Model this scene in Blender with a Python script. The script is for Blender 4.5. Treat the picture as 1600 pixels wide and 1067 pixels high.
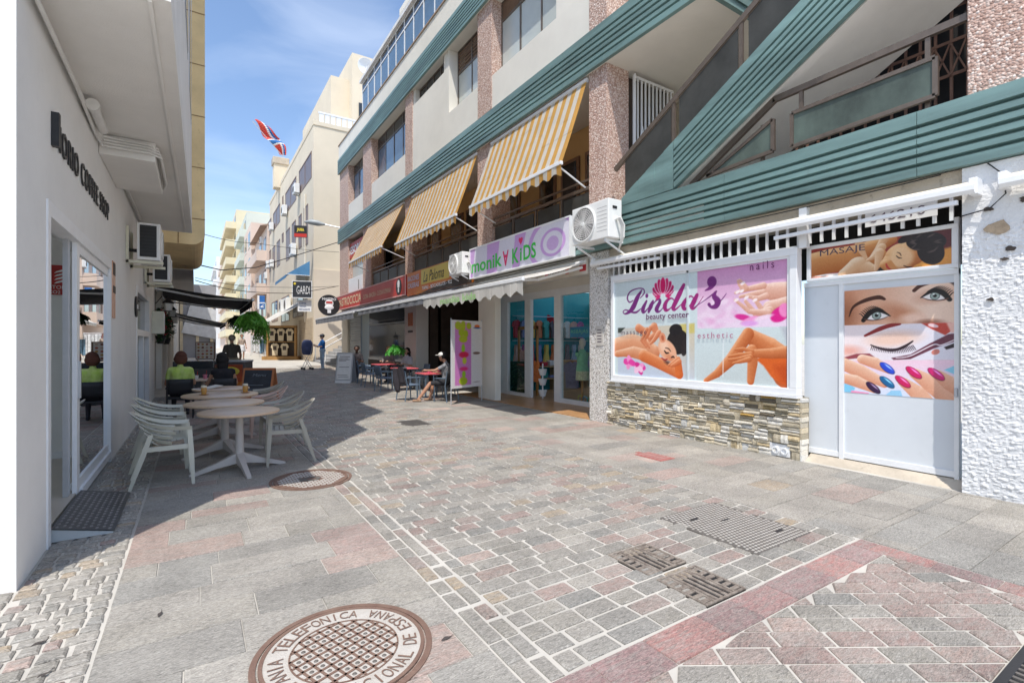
import bpy, bmesh, math, random
import numpy as np
from math import sin, cos, pi, radians, sqrt, atan2
from mathutils import Vector, Matrix
random.seed(7); rng = np.random.default_rng(7)
for o in list(bpy.data.objects): bpy.data.objects.remove(o)
scene = bpy.context.scene
COL = scene.collection

# ------------------------------------------------------------------ camera, sky, sun, exposure
FPX, VX, HY, CH = 770.0, 305.0, 536.0, 1.6          # focal length and street vanishing point in photo pixels, eye height
YAW = math.atan((800 - VX) / FPX); SN, CS = sin(YAW), cos(YAW)
cam = bpy.data.cameras.new('camera'); cam.sensor_width = 36; cam.lens = FPX / 1600 * 36
cam.shift_y = 2.5 / 1600; cam.clip_start = .05; cam.clip_end = 3000
camo = bpy.data.objects.new('camera', cam); COL.objects.link(camo)
camo.location = (0, 0, CH); camo.rotation_euler = (pi / 2, 0, -YAW)
scene.camera = camo
SUNV = Vector((-.307, -.398, 1)).normalized()       # towards the sun
world = bpy.data.worlds.new('World'); scene.world = world; world.use_nodes = True
nt = world.node_tree; nt.nodes.clear()
sky = nt.nodes.new('ShaderNodeTexSky'); sky.sky_type = 'NISHITA'; sky.sun_disc = False
sky.sun_elevation = math.asin(SUNV.z); sky.sun_rotation = atan2(SUNV.x, SUNV.y)
sky.air_density = 1.0; sky.dust_density = .9; sky.ozone_density = 2.5
tc = nt.nodes.new('ShaderNodeTexCoord'); mp = nt.nodes.new('ShaderNodeMapping'); mp.inputs['Scale'].default_value = (1.2, 1.2, 3.2)
nz = nt.nodes.new('ShaderNodeTexNoise'); nz.inputs['Scale'].default_value = 2.3; nz.inputs['Detail'].default_value = 8; nz.inputs['Distortion'].default_value = .8
rp = nt.nodes.new('ShaderNodeValToRGB'); rp.color_ramp.elements[0].position = .42; rp.color_ramp.elements[0].color = (.0, .0, .0, 1); rp.color_ramp.elements[1].position = .78
rp.color_ramp.elements[1].color = (.24, .24, .24, 1)
mx = nt.nodes.new('ShaderNodeMix'); mx.data_type = 'RGBA'; mx.inputs[7].default_value = (7.2, 7.6, 8.2, 1)
bg = nt.nodes.new('ShaderNodeBackground'); bg.inputs['Strength'].default_value = .15
out = nt.nodes.new('ShaderNodeOutputWorld')
L = nt.links.new
L(tc.outputs['Generated'], mp.inputs[0]); L(mp.outputs[0], nz.inputs['Vector']); L(nz.outputs['Fac'], rp.inputs[0])
L(rp.outputs[0], mx.inputs[0]); L(sky.outputs[0], mx.inputs[6]); L(mx.outputs[2], bg.inputs[0]); L(bg.outputs[0], out.inputs[0])
sun = bpy.data.lights.new('sun', 'SUN'); sun.energy = 2.9; sun.angle = radians(.53); sun.color = (1, .95, .87)
suno = bpy.data.objects.new('sun', sun); COL.objects.link(suno); suno.location = (-8, -10, 26)
suno.rotation_euler = (-SUNV).to_track_quat('-Z', 'Y').to_euler()
vs = scene.view_settings; vs.view_transform = 'Standard'; vs.look = 'None'; vs.exposure = .70; vs.gamma = 1
try: vs.use_curve_mapping = False
except Exception: pass
scene.render.engine = 'CYCLES'
scene.cycles.max_bounces = 8; scene.cycles.diffuse_bounces = 5; scene.cycles.transparent_max_bounces = 16

# ------------------------------------------------------------------ photo pixel -> place
def G(px, py, z=0.0):                 # point on level z
    D = FPX * (CH - z) / (py - HY); u = (px - 800) / FPX
    return D * (SN + u * CS), D * (CS - u * SN)
def PX(px, py, X):                    # (y, z) on the wall plane x = X
    u = (px - 800) / FPX; D = X / (SN + u * CS)
    return D * (CS - u * SN), CH + (HY - py) * D / FPX
def YX(px, X): return PX(px, 0, X)[0]
def PY(px, py, Y):                    # (x, z) on the plane y = Y
    u = (px - 800) / FPX; D = Y / (CS - u * SN)
    return D * (SN + u * CS), CH + (HY - py) * D / FPX
def PD(px, py, D):
    u = (px - 800) / FPX
    return Vector((D * (SN + u * CS), D * (CS - u * SN), CH + (HY - py) * D / FPX))
def gz(y): return min(max(0, .025 * (y - 14)), .45)

# ------------------------------------------------------------------ materials
MATS = {}
def base(name):
    m = bpy.data.materials.new(name); m.use_nodes = True
    return m, m.node_tree, m.node_tree.nodes['Principled BSDF']
def pm(name, col, rough=.6, nscale=3, namt=.12, bscale=60, bstr=.15, metal=0, col2=None, spots=0, coat=0, spec=.5, bdist=.01, sheen=0, streak=None):
    """painted / plain material: base colour with soft tone variation, optional second colour, fine bump"""
    if name in MATS: return MATS[name]
    m, t, b = base(name); N = t.nodes.new; L = t.links.new
    geo = N('ShaderNodeNewGeometry'); pos = geo.outputs['Position']
    if streak:
        mpn = N('ShaderNodeMapping'); mpn.inputs['Scale'].default_value = streak; L(pos, mpn.inputs[0]); pos2 = mpn.outputs[0]
    else: pos2 = pos
    n = N('ShaderNodeTexNoise'); n.inputs['Scale'].default_value = nscale; n.inputs['Detail'].default_value = 6; n.inputs['Roughness'].default_value = .62
    L(pos2, n.inputs['Vector'])
    mr = N('ShaderNodeMapRange'); mr.inputs[1].default_value = .3; mr.inputs[2].default_value = .7; L(n.outputs['Fac'], mr.inputs[0])
    mix = N('ShaderNodeMix'); mix.data_type = 'RGBA'
    c = np.array(col[:3])
    c2 = np.array(col2[:3]) if col2 else np.clip(c * (1 + namt), 0, 1)
    c1 = c * (1 - namt) if not col2 else c
    mix.inputs[6].default_value = (*c1, 1); mix.inputs[7].default_value = (*c2, 1)
    L(mr.outputs[0], mix.inputs[0]); cur = mix.outputs[2]
    if spots:
        n2 = N('ShaderNodeTexNoise'); n2.inputs['Scale'].default_value = 9; n2.inputs['Detail'].default_value = 10; L(pos, n2.inputs['Vector'])
        r2 = N('ShaderNodeMapRange'); r2.inputs[1].default_value = .62; r2.inputs[2].default_value = .75; r2.inputs[4].default_value = spots; L(n2.outputs['Fac'], r2.inputs[0])
        mm = N('ShaderNodeMix'); mm.data_type = 'RGBA'; mm.inputs[7].default_value = (*(c * .45 + np.array([.03, .02, .01])), 1)
        L(r2.outputs[0], mm.inputs[0]); L(cur, mm.inputs[6]); cur = mm.outputs[2]
    L(cur, b.inputs['Base Color'])
    b.inputs['Roughness'].default_value = rough; b.inputs['Metallic'].default_value = metal
    b.inputs['Specular IOR Level'].default_value = spec
    if coat: b.inputs['Coat Weight'].default_value = coat
    if bstr:
        nb = N('ShaderNodeTexNoise'); nb.inputs['Scale'].default_value = bscale; nb.inputs['Detail'].default_value = 5; L(pos, nb.inputs['Vector'])
        bp = N('ShaderNodeBump'); bp.inputs['Strength'].default_value = bstr; bp.inputs['Distance'].default_value = bdist
        L(nb.outputs['Fac'], bp.inputs['Height']); L(bp.outputs[0], b.inputs['Normal'])
    MATS[name] = m; return m
def vor(name, cols, scale, rough=.85, bstr=.9, bdist=.012):
    """pebble dash: voronoi pebbles of several colours"""
    if name in MATS: return MATS[name]
    m, t, b = base(name); N = t.nodes.new; L = t.links.new
    geo = N('ShaderNodeNewGeometry'); v = N('ShaderNodeTexVoronoi'); v.inputs['Scale'].default_value = scale; L(geo.outputs['Position'], v.inputs['Vector'])
    sp = N('ShaderNodeSeparateColor'); L(v.outputs['Color'], sp.inputs[0])
    r = N('ShaderNodeValToRGB'); cr = r.color_ramp; cr.interpolation = 'CONSTANT'
    for i, (p, c) in enumerate(cols):
        e = cr.elements[i] if i < 2 else cr.elements.new(p)
        e.position = p; e.color = (*c, 1)
    L(sp.outputs[0], r.inputs[0]); L(r.outputs[0], b.inputs['Base Color']); b.inputs['Roughness'].default_value = rough
    inv = N('ShaderNodeMath'); inv.operation = 'SUBTRACT'; inv.inputs[0].default_value = 1; L(v.outputs['Distance'], inv.inputs[1])
    bp = N('ShaderNodeBump'); bp.inputs['Strength'].default_value = bstr; bp.inputs['Distance'].default_value = bdist
    L(inv.outputs[0], bp.inputs['Height']); L(bp.outputs[0], b.inputs['Normal'])
    MATS[name] = m; return m
def attr_mat(name, attr='pc', rough=.75, grain=True, spec=.4, streak=(1, 1, 1), amt=.35, bstr=.5, fine=55, soften=None):
    if name in MATS: return MATS[name]
    m, t, b = base(name); N = t.nodes.new; L = t.links.new
    a = N('ShaderNodeAttribute'); a.attribute_name = attr
    b.inputs['Roughness'].default_value = rough; b.inputs['Specular IOR Level'].default_value = spec
    if grain:
        geo = N('ShaderNodeNewGeometry'); mpn = N('ShaderNodeMapping'); mpn.inputs['Scale'].default_value = streak; mpn.inputs['Rotation'].default_value = (0, 0, .5)
        L(geo.outputs['Position'], mpn.inputs[0])
        n = N('ShaderNodeTexNoise'); n.inputs['Scale'].default_value = fine; n.inputs['Detail'].default_value = 8; n.inputs['Roughness'].default_value = .7; n.inputs['Distortion'].default_value = 1.2
        L(mpn.outputs[0], n.inputs['Vector'])
        n2 = N('ShaderNodeTexNoise'); n2.inputs['Scale'].default_value = 2.2; n2.inputs['Detail'].default_value = 6; L(geo.outputs['Position'], n2.inputs['Vector'])
        ad = N('ShaderNodeMath'); ad.operation = 'MULTIPLY_ADD'; ad.inputs[1].default_value = .22; L(n2.outputs['Fac'], ad.inputs[0]); L(n.outputs['Fac'], ad.inputs[2])
        mr = N('ShaderNodeMapRange'); mr.inputs[1].default_value = .40; mr.inputs[2].default_value = .82; mr.inputs[3].default_value = 1 - amt; mr.inputs[4].default_value = 1 + amt; L(ad.outputs[0], mr.inputs[0])
        mul = N('ShaderNodeMix'); mul.data_type = 'RGBA'; mul.blend_type = 'MULTIPLY'; mul.inputs[0].default_value = 1
        src = a.outputs['Color']
        if soften:                     # the stone's own colour runs out in cloudy patches
            n3 = N('ShaderNodeTexNoise'); n3.inputs['Scale'].default_value = 9; n3.inputs['Detail'].default_value = 9; n3.inputs['Roughness'].default_value = .7; n3.inputs['Distortion'].default_value = 1; L(mpn.outputs[0], n3.inputs['Vector'])
            r3 = N('ShaderNodeMapRange'); r3.inputs[1].default_value = .38; r3.inputs[2].default_value = .68; r3.inputs[4].default_value = .85; L(n3.outputs['Fac'], r3.inputs[0])
            m3 = N('ShaderNodeMix'); m3.data_type = 'RGBA'; m3.inputs[7].default_value = (*soften, 1); L(r3.outputs[0], m3.inputs[0]); L(src, m3.inputs[6]); src = m3.outputs[2]
        L(src, mul.inputs[6]); L(mr.outputs[0], mul.inputs[7]); L(mul.outputs[2], b.inputs['Base Color'])
        bp = N('ShaderNodeBump'); bp.inputs['Strength'].default_value = bstr; bp.inputs['Distance'].default_value = .006
        L(n.outputs['Fac'], bp.inputs['Height']); L(bp.outputs[0], b.inputs['Normal'])
    else: L(a.outputs['Color'], b.inputs['Base Color'])
    MATS[name] = m; return m
def glass_mat(name, tint=(.75, .82, .8), refl=1.0, rough=.0):
    if name in MATS: return MATS[name]
    m = bpy.data.materials.new(name); m.use_nodes = True; t = m.node_tree; t.nodes.clear(); N = t.nodes.new; L = t.links.new
    o = N('ShaderNodeOutputMaterial'); mixs = N('ShaderNodeMixShader'); tr = N('ShaderNodeBsdfTransparent'); gl = N('ShaderNodeBsdfGlossy')
    tr.inputs[0].default_value = (*tint, 1); gl.inputs['Roughness'].default_value = rough; gl.inputs[0].default_value = (.95, .97, 1, 1)
    fr = N('ShaderNodeFresnel'); fr.inputs[0].default_value = 1.5
    mu = N('ShaderNodeMath'); mu.operation = 'MULTIPLY'; mu.use_clamp = True; mu.inputs[1].default_value = refl; L(fr.outputs[0], mu.inputs[0])
    ge = N('ShaderNodeNewGeometry'); nb = N('ShaderNodeMath'); nb.operation = 'SUBTRACT'; nb.inputs[0].default_value = 1; L(ge.outputs['Backfacing'], nb.inputs[1]); m2 = N('ShaderNodeMath'); m2.operation = 'MULTIPLY'; L(mu.outputs[0], m2.inputs[0]); L(nb.outputs[0], m2.inputs[1]); mu = m2
    L(mu.outputs[0], mixs.inputs[0]); L(tr.outputs[0], mixs.inputs[1]); L(gl.outputs[0], mixs.inputs[2]); L(mixs.outputs[0], o.inputs[0])
    MATS[name] = m; return m

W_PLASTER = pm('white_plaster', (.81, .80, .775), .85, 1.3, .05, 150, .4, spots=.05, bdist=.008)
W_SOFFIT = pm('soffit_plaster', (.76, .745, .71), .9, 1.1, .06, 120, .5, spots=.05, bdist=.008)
CREAM = pm('cream_plaster', (.76, .70, .58), .9, .5, .07, 60, .25, bdist=.01)
CREAM2 = pm('cream_facade', (.68, .60, .47), .9, .35, .08, 50, .25, bdist=.01)
OFFWH = pm('offwhite_render', (.74, .71, .64), .9, .8, .06, 90, .4, bdist=.008)
YELLOW = pm('ochre_sheet', (.82, .63, .34), .75, 1.2, .15, 60, .15, spots=.4)
ALU = pm('white_aluminium', (.80, .81, .82), .35, 6, .04, 100, .03, spec=.5)
ALUG = pm('grey_aluminium', (.52, .54, .57), .35, 6, .06, 100, .03, metal=.4)
BRONZE = pm('bronze_aluminium', (.17, .135, .11), .4, 8, .15, 100, .05, metal=.5)
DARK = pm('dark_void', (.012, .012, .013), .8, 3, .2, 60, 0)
DBROWN = pm('dark_brown', (.06, .042, .032), .6, 3, .3, 60, .1)
BLACK = pm('black_plastic', (.018, .018, .02), .45, 6, .2, 80, .08)
GREEN = pm('green_sheet', (.155, .25, .24), .42, 1.1, .35, 70, .06, spec=.5, spots=.25, streak=(1, .35, 3))
AC_W = pm('ac_white', (.80, .80, .78), .45, 5, .04, 90, .03, spots=.15)
PEB = vor('pebble_dash', [(0, (.47, .31, .25)), (.2, (.58, .41, .34)), (.42, (.38, .24, .19)), (.6, (.64, .50, .43)), (.8, (.43, .29, .24)), (.92, (.74, .63, .57))], 42, bdist=.015)
PEBW = vor('white_pebble_dash', [(0, (.60, .57, .53)), (.25, (.74, .72, .70)), (.5, (.42, .39, .36)), (.62, (.70, .66, .62)), (.8, (.25, .23, .21)), (.9, (.78, .77, .76))], 48, bdist=.012)
ROUGHW = pm('rough_render', (.70, .70, .70), .92, 2.5, .07, 70, .5, bdist=.008)
GLASS = glass_mat('clear_glass', (.90, .93, .92), 1.0)
GLASS_D = glass_mat('door_glass', (.55, .6, .6), 2.6)
WIN_B = pm('blue_window_glass', (.10, .17, .25), .06, .6, .3, 3, .02, spec=1.0)
WIN_G = pm('frosted_window_glass', (.50, .54, .52), .25, .7, .10, 4, .03, spec=.7)
WIN_D = pm('dark_window_glass', (.03, .035, .04), .08, .6, .3, 3, .02, spec=.8)
SMOKE = pm('smoked_reeded_glass', (.052, .052, .048), .38, 2, .3, 90, .15, spec=.3)
REEDED = pm('green_reeded_glass', (.05, .062, .055), .4, 1.1, .3, 60, .1, spec=.3, col2=(.13, .17, .145), streak=(1, 1.5, 1))
WOODB = pm('brown_shutter', (.20, .125, .085), .55, 4, .2, 80, .15)
CONC = pm('old_concrete', (.48, .42, .34), .9, 2.2, .18, 40, .6, spots=.7, bdist=.012)
CABLE = pm('cable_black', (.02, .02, .022), .6, 4, .1, 60, 0)
CABLEW = pm('cable_white', (.68, .67, .64), .6, 4, .08, 60, .05)

# ------------------------------------------------------------------ mesh building
class MB:
    def __init__(s): s.v = []; s.f = []; s.m = []; s.mi = 0; s.smooth = False
    def add(s, vs_, fs):
        o = len(s.v); s.v += [tuple(v) for v in vs_]
        for f in fs: s.f.append(tuple(i + o for i in f)); s.m.append(s.mi)
        return s
    def box(s, x0, x1, y0, y1, z0, z1):
        x0, x1 = sorted((x0, x1)); y0, y1 = sorted((y0, y1)); z0, z1 = sorted((z0, z1))
        return s.add([(x0, y0, z0), (x1, y0, z0), (x1, y1, z0), (x0, y1, z0), (x0, y0, z1), (x1, y0, z1), (x1, y1, z1), (x0, y1, z1)],
                     [(0, 3, 2, 1), (4, 5, 6, 7), (0, 1, 5, 4), (1, 2, 6, 5), (2, 3, 7, 6), (3, 0, 4, 7)])
    def bbox(s, x0, x1, y0, y1, z0, z1, b=.01):
        """box with chamfered edges"""
        x0, x1 = sorted((x0, x1)); y0, y1 = sorted((y0, y1)); z0, z1 = sorted((z0, z1))
        bm = bmesh.new(); bmesh.ops.create_cube(bm, size=1)
        for v in bm.verts: v.co = Vector(((x0 + x1) / 2 + v.co.x * (x1 - x0), (y0 + y1) / 2 + v.co.y * (y1 - y0), (z0 + z1) / 2 + v.co.z * (z1 - z0)))
        bmesh.ops.bevel(bm, geom=list(bm.edges), offset=b, segments=2, profile=.5, affect='EDGES')
        bm.verts.index_update(); s.add([v.co[:] for v in bm.verts], [[v.index for v in f.verts] for f in bm.faces]); bm.free(); return s
    def bar(s, a, b, w, h=None, up=(0, 0, 1)):
        """rectangular bar from a to b, w across, h along 'up'"""
        h = h or w; a = Vector(a); b = Vector(b); d = (b - a).normalized(); up = Vector(up)
        if abs(d.dot(up)) > .98: up = Vector((1, 0, 0))
        r = d.cross(up).normalized(); u = r.cross(d)
        P = []
        for c in (a, b):
            for i, j in ((-1, -1), (1, -1), (1, 1), (-1, 1)): P.append(c + r * (i * w / 2) + u * (j * h / 2))
        return s.add(P, [(3, 2, 1, 0), (4, 5, 6, 7), (0, 1, 5, 4), (1, 2, 6, 5), (2, 3, 7, 6), (3, 0, 4, 7)])
    def tube(s, pts, r, n=8, caps=True):
        pts = [Vector(p) for p in pts]; k = len(pts); rr = r if hasattr(r, '__len__') else [r] * k
        P = []; F = []
        for i, p in enumerate(pts):
            d = (pts[min(i + 1, k - 1)] - pts[max(i - 1, 0)]).normalized()
            up = Vector((0, 0, 1)) if abs(d.z) < .9 else Vector((1, 0, 0))
            a = d.cross(up).normalized(); b = a.cross(d)
            for j in range(n): t = 2 * pi * j / n; P.append(p + (a * cos(t) + b * sin(t)) * rr[i])
        for i in range(k - 1):
            for j in range(n): F.append((i * n + j, i * n + (j + 1) % n, (i + 1) * n + (j + 1) % n, (i + 1) * n + j))
        if caps: F.append(tuple(range(n))[::-1]); F.append(tuple((k - 1) * n + j for j in range(n)))
        return s.add(P, F)
    def lathe(s, prof, c=(0, 0, 0), n=24, axis='z', caps=True):
        P = []; F = []
        for (r, h) in prof:
            for j in range(n):
                t = 2 * pi * j / n; a, b = r * cos(t), r * sin(t)
                q = (a, b, h) if axis == 'z' else ((h, a, b) if axis == 'x' else (a, h, b))
                P.append((q[0] + c[0], q[1] + c[1], q[2] + c[2]))
        k = len(prof)
        for i in range(k - 1):
            for j in range(n): F.append((i * n + j, i * n + (j + 1) % n, (i + 1) * n + (j + 1) % n, (i + 1) * n + j))
        if caps: F.append(tuple(range(n))[::-1]); F.append(tuple((k - 1) * n + j for j in range(n)))
        return s.add(P, F)
    def prism(s, poly, a, b, ax='x'):
        """polygon (2-D) extruded from a to b along an axis; 2-D coords are the two other axes in order"""
        n = len(poly)
        def q(p, h): return (h, p[0], p[1]) if ax == 'x' else ((p[0], h, p[1]) if ax == 'y' else (p[0], p[1], h))
        return s.add([q(p, a) for p in poly] + [q(p, b) for p in poly],
                     [tuple(range(n))[::-1], tuple(range(n, 2 * n))] + [(i, (i + 1) % n, n + (i + 1) % n, n + i) for i in range(n)])
    def ball(s, c, r, nu=12, nv=8, sc=(1, 1, 1), jit=0):
        P = []; F = []
        for i in range(nv + 1):
            ph = pi * i / nv
            for j in range(nu):
                t = 2 * pi * j / nu; k = 1 + (random.uniform(-jit, jit) if jit else 0)
                P.append((c[0] + r * sc[0] * sin(ph) * cos(t) * k, c[1] + r * sc[1] * sin(ph) * sin(t) * k, c[2] + r * sc[2] * cos(ph) * k))
        for i in range(nv):
            for j in range(nu): F.append((i * nu + j, (i + 1) * nu + j, (i + 1) * nu + (j + 1) % nu, i * nu + (j + 1) % nu))
        return s.add(P, F)
    def grid(s, fn, nu, nv):
        P = [fn(i / nu, j / nv) for j in range(nv + 1) for i in range(nu + 1)]
        return s.add(P, [(j * (nu + 1) + i, j * (nu + 1) + i + 1, (j + 1) * (nu + 1) + i + 1, (j + 1) * (nu + 1) + i) for j in range(nv) for i in range(nu)])
    def mesh(s, name, mats, off=None, smooth=False, recalc=True):
        me = bpy.data.meshes.new(name); v = s.v
        if off is not None: v = [(a[0] - off[0], a[1] - off[1], a[2] - off[2]) for a in v]
        me.from_pydata(v, [], s.f)
        for mm in (mats if isinstance(mats, (list, tuple)) else [mats]): me.materials.append(mm)
        if any(s.m): me.polygons.foreach_set('material_index', s.m)
        if recalc:
            bm = bmesh.new(); bm.from_mesh(me); bmesh.ops.recalc_face_normals(bm, faces=bm.faces); bm.to_mesh(me); bm.free()
        if smooth:
            me.polygons.foreach_set('use_smooth', [True] * len(me.polygons))
            try: me.set_sharp_from_angle(angle=radians(38))
            except Exception: pass
        me.update(); return me

def tag(o, label=None, cat=None, group=None, kind=None):
    if label: o['label'] = label
    if cat: o['category'] = cat
    if group: o['group'] = group
    if kind: o['kind'] = kind
    return o
def thing(name, label, cat, loc=(0, 0, 0), rz=0, group=None):
    o = bpy.data.objects.new(name, None); COL.objects.link(o); o.empty_display_size = .1
    o.location = loc; o.rotation_euler = (0, 0, rz)
    return tag(o, label, cat, group)
def obj(name, me, parent=None, loc=None):
    o = bpy.data.objects.new(name, me); COL.objects.link(o)
    if parent is not None: o.parent = parent
    if loc is not None: o.location = loc
    return o
def root_off(t):
    off = Vector((0, 0, 0))
    while t is not None: off += t.location; t = t.parent
    return off
def part(t, name, mb, mat, smooth=False, w=False, label=None, kind=None):
    """a part; w: its coordinates are world coordinates (its thing is then unrotated)"""
    o = obj(name, mb.mesh(name, mat, root_off(t) if w else None, smooth), t)
    if label: o['label'] = label
    if kind: o['kind'] = kind
    return o
def struct(name, mb, mat, smooth=False):
    return tag(obj(name, mb.mesh(name, mat, None, smooth)), kind='structure')
def solo(name, mb, mat, label, cat, loc=(0, 0, 0), smooth=False, group=None, w=False, rz=0):
    o = obj(name, mb.mesh(name, mat, Vector(loc) if w else None, smooth)); o.location = loc; o.rotation_euler = (0, 0, rz)
    return tag(o, label, cat, group)
def dup(t, loc, rz=0, label=None):
    r = t.copy(); COL.objects.link(r); r.location = loc; r.rotation_euler = (0, 0, rz)
    if label: r['label'] = label
    for ch in list(t.children):
        c = ch.copy(); COL.objects.link(c); c.parent = r
        for g in list(ch.children):
            d = g.copy(); COL.objects.link(d); d.parent = c
    return r
# text and remeshed bodies are evaluated in a small scene of their own
TMP = bpy.data.scenes.new('workbench')
def evaluated(o):
    TMP.collection.objects.link(o)
    with bpy.context.temp_override(scene=TMP, view_layer=TMP.view_layers[0]): dg = bpy.context.evaluated_depsgraph_get()
    dg.update(); me = bpy.data.meshes.new_from_object(o.evaluated_get(dg)); TMP.collection.objects.unlink(o); return me
def orient(kind, o):
    """maps flat (right, up, out) coordinates on to a wall: R faces -x, L faces +x, S faces -y"""
    X, Y, Z = o
    if kind == 'R': return lambda a, b, c=0: (X - c, Y - a, Z + b)
    if kind == 'L': return lambda a, b, c=0: (X + c, Y + a, Z + b)
    return lambda a, b, c=0: (X + a, Y - c, Z + b)
def text(mb, s, fn, w, h, depth=.004, shear=0, bold=0, space=1.0):
    """adds lettering to mb, stretched into a w x h box with its lower left corner at fn(0,0)"""
    cu = bpy.data.curves.new('t', 'FONT'); cu.body = s; cu.size = 1; cu.shear = shear; cu.offset = bold; cu.space_character = space; cu.resolution_u = 3
    o = bpy.data.objects.new('t', cu); me = evaluated(o)
    V = np.array([v.co[:] for v in me.vertices]); F = [list(p.vertices) for p in me.polygons]
    bpy.data.objects.remove(o); bpy.data.curves.remove(cu)
    lo = V.min(0); hi = V.max(0); sx = w / (hi[0] - lo[0]); sy = h / (hi[1] - lo[1])
    n = len(V)
    P = [fn((v[0] - lo[0]) * sx, (v[1] - lo[1]) * sy, depth) for v in V]
    mb.add(P, F)
    if depth > .008:                  # side walls of thick letters
        from collections import Counter
        ed = Counter(); dr = {}
        for f in F:
            for i in range(len(f)):
                a, b = f[i], f[(i + 1) % len(f)]; k = (min(a, b), max(a, b)); ed[k] += 1; dr[k] = (a, b)
        o0 = len(mb.v) - n; base_i = len(mb.v)
        mb.v += [fn((v[0] - lo[0]) * sx, (v[1] - lo[1]) * sy, 0) for v in V]
        for k, c in ed.items():
            if c == 1: a, b = dr[k]; mb.f.append((o0 + a, o0 + b, base_i + b, base_i + a)); mb.m.append(mb.mi)
    bpy.data.meshes.remove(me); return mb
def colour_mesh(name, V, F, C, mat, attr='pc', off=None):
    me = bpy.data.meshes.new(name)
    if off is not None: V = [(a[0] - off[0], a[1] - off[1], a[2] - off[2]) for a in V]
    me.from_pydata([tuple(v) for v in V], [], F); me.materials.append(mat)
    at = me.attributes.new(attr, 'FLOAT_COLOR', 'POINT')
    C = np.asarray(C, dtype=np.float32); C4 = np.ones((len(V), 4), np.float32); C4[:, :3] = C[:, :3]
    at.data.foreach_set('color', C4.ravel()); me.update(); return me
# ------------------------------------------------------------------ ground and paving
def proj(x, y, z=0):
    D = x * SN + y * CS; r = x * CS - y * SN
    return 800 + FPX * r / D, HY - FPX * (z - CH) / D, D
mb = MB()
xs = [-400, -60, -14, -4, -1.05, 1, 3, 5, 7.0, 8.4, 14, 60, 400]; ys = [-300, -40, -8, 0, 3, 6, 9, 12, 14, 16, 18, 20, 24, 28, 32, 40, 60, 120, 400, 1500]
for j in range(len(ys) - 1):
    for i in range(len(xs) - 1):
        a, b, c, d = xs[i], xs[i + 1], ys[j], ys[j + 1]
        o = len(mb.v); mb.v += [(a, c, gz(c)), (b, c, gz(c)), (b, d, gz(d)), (a, d, gz(d))]; mb.f.append((o, o + 1, o + 2, o + 3)); mb.m.append(0)
MORTAR = pm('pale_mortar', (.47, .445, .40), .9, 1.4, .16, 110, .6, spots=.12, bdist=.004)
ground = struct('ground', mb, MORTAR)
PAVE = attr_mat('split_quartzite', 'pc', .66, True, .45, (1, 4.0, 1), .78, 1.0, 38, (.295, .277, .248))
GREYS = [(0.314, 0.29, 0.253), (0.275, 0.259, 0.23), (0.347, 0.32, 0.279), (0.303, 0.279, 0.238), (0.258, 0.248, 0.225), (0.33, 0.304, 0.264)]
PINKS = [(0.351, 0.249, 0.215), (0.345, 0.266, 0.231), (0.383, 0.283, 0.24), (0.322, 0.226, 0.197)]
OCHR = [(0.372, 0.29, 0.198), (0.361, 0.285, 0.202)]
REDS = [(0.33, 0.162, 0.144), (0.3, 0.168, 0.156), (0.36, 0.192, 0.168), (0.282, 0.174, 0.166)]
def shade(c, a=.88, b=1.14): k = random.uniform(a, b); return [q * k for q in c]
def pick(pp=.22, po=.06):
    r = random.random()
    c = random.choice(PINKS) if r < pp else random.choice(OCHR) if r < pp + po else random.choice(GREYS)
    k = random.uniform(.86, 1.14); return tuple(a * k for a in c)
def paver(cor, col, bev=.006, h=.009, jit=.003):
    """one stone: four corners (counter-clockwise), worn edges, a slightly tilted top"""
    cx = sum(p[0] for p in cor) / 4; cy = sum(p[1] for p in cor) / 4; V = []
    z0 = gz(cy); dz = random.uniform(-.0025, .0025); tx, ty = random.uniform(-.006, .006), random.uniform(-.006, .006)
    cor = [(p[0] + random.uniform(-jit, jit), p[1] + random.uniform(-jit, jit)) for p in cor]
    sx = max(abs(cor[0][0] - cor[1][0]), abs(cor[0][0] - cor[2][0]))
    for lev in range(3):
        for p in cor:
            k = 1.0
            if lev == 2:
                d = sqrt((p[0] - cx) ** 2 + (p[1] - cy) ** 2); k = 1 - bev * 1.4 / d
            x = cx + (p[0] - cx) * k; y = cy + (p[1] - cy) * k
            z = z0 + (-.004 if lev == 0 else (h * .45 if lev == 1 else h + dz + tx * (x - cx) + ty * (y - cy)))
            V.append((x, y, z))
    F = [(8, 9, 10, 11)]
    for a, b in ((0, 4), (4, 8)):
        for i in range(4): F.append((a + i, a + (i + 1) % 4, b + (i + 1) % 4, b + i))
    return V, F, [col] * 12
def pave_set(sname, piece, stones, nmax=300):
    """the stones that show largest become objects of their own, the rest one mesh"""
    st = tag(bpy.data.objects.new(sname, None), kind='structure'); COL.objects.link(st)
    def size(s):
        V = s[0]; cx = sum(v[0] for v in V[8:]) / 4; cy = sum(v[1] for v in V[8:]) / 4
        x, y, D = proj(cx, cy)
        if D < .5 or not (-30 < x < 1630 and 400 < y < 1100): return 0
        return (abs(V[8][0] - V[10][0]) + abs(V[8][1] - V[10][1])) / D ** 1.5
    order = sorted(stones, key=size, reverse=True)
    for s in order[:nmax]:
        c = s[0][8]; obj(piece, colour_mesh(piece, s[0], s[1], s[2], PAVE, off=c), st, c)
    rest = order[nmax:]
    if rest:
        V = []; F = []; C = []
        for s in rest:
            o = len(V); V += s[0]; F += [tuple(i + o for i in f) for f in s[1]]; C += s[2]
        o = obj(piece + '_field', colour_mesh(piece + '_field', V, F, C, PAVE), st); o['kind'] = 'stuff'
    return st
def rect(x0, x1, y0, y1): return [(x0, y0), (x1, y0), (x1, y1), (x0, y1)]
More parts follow.
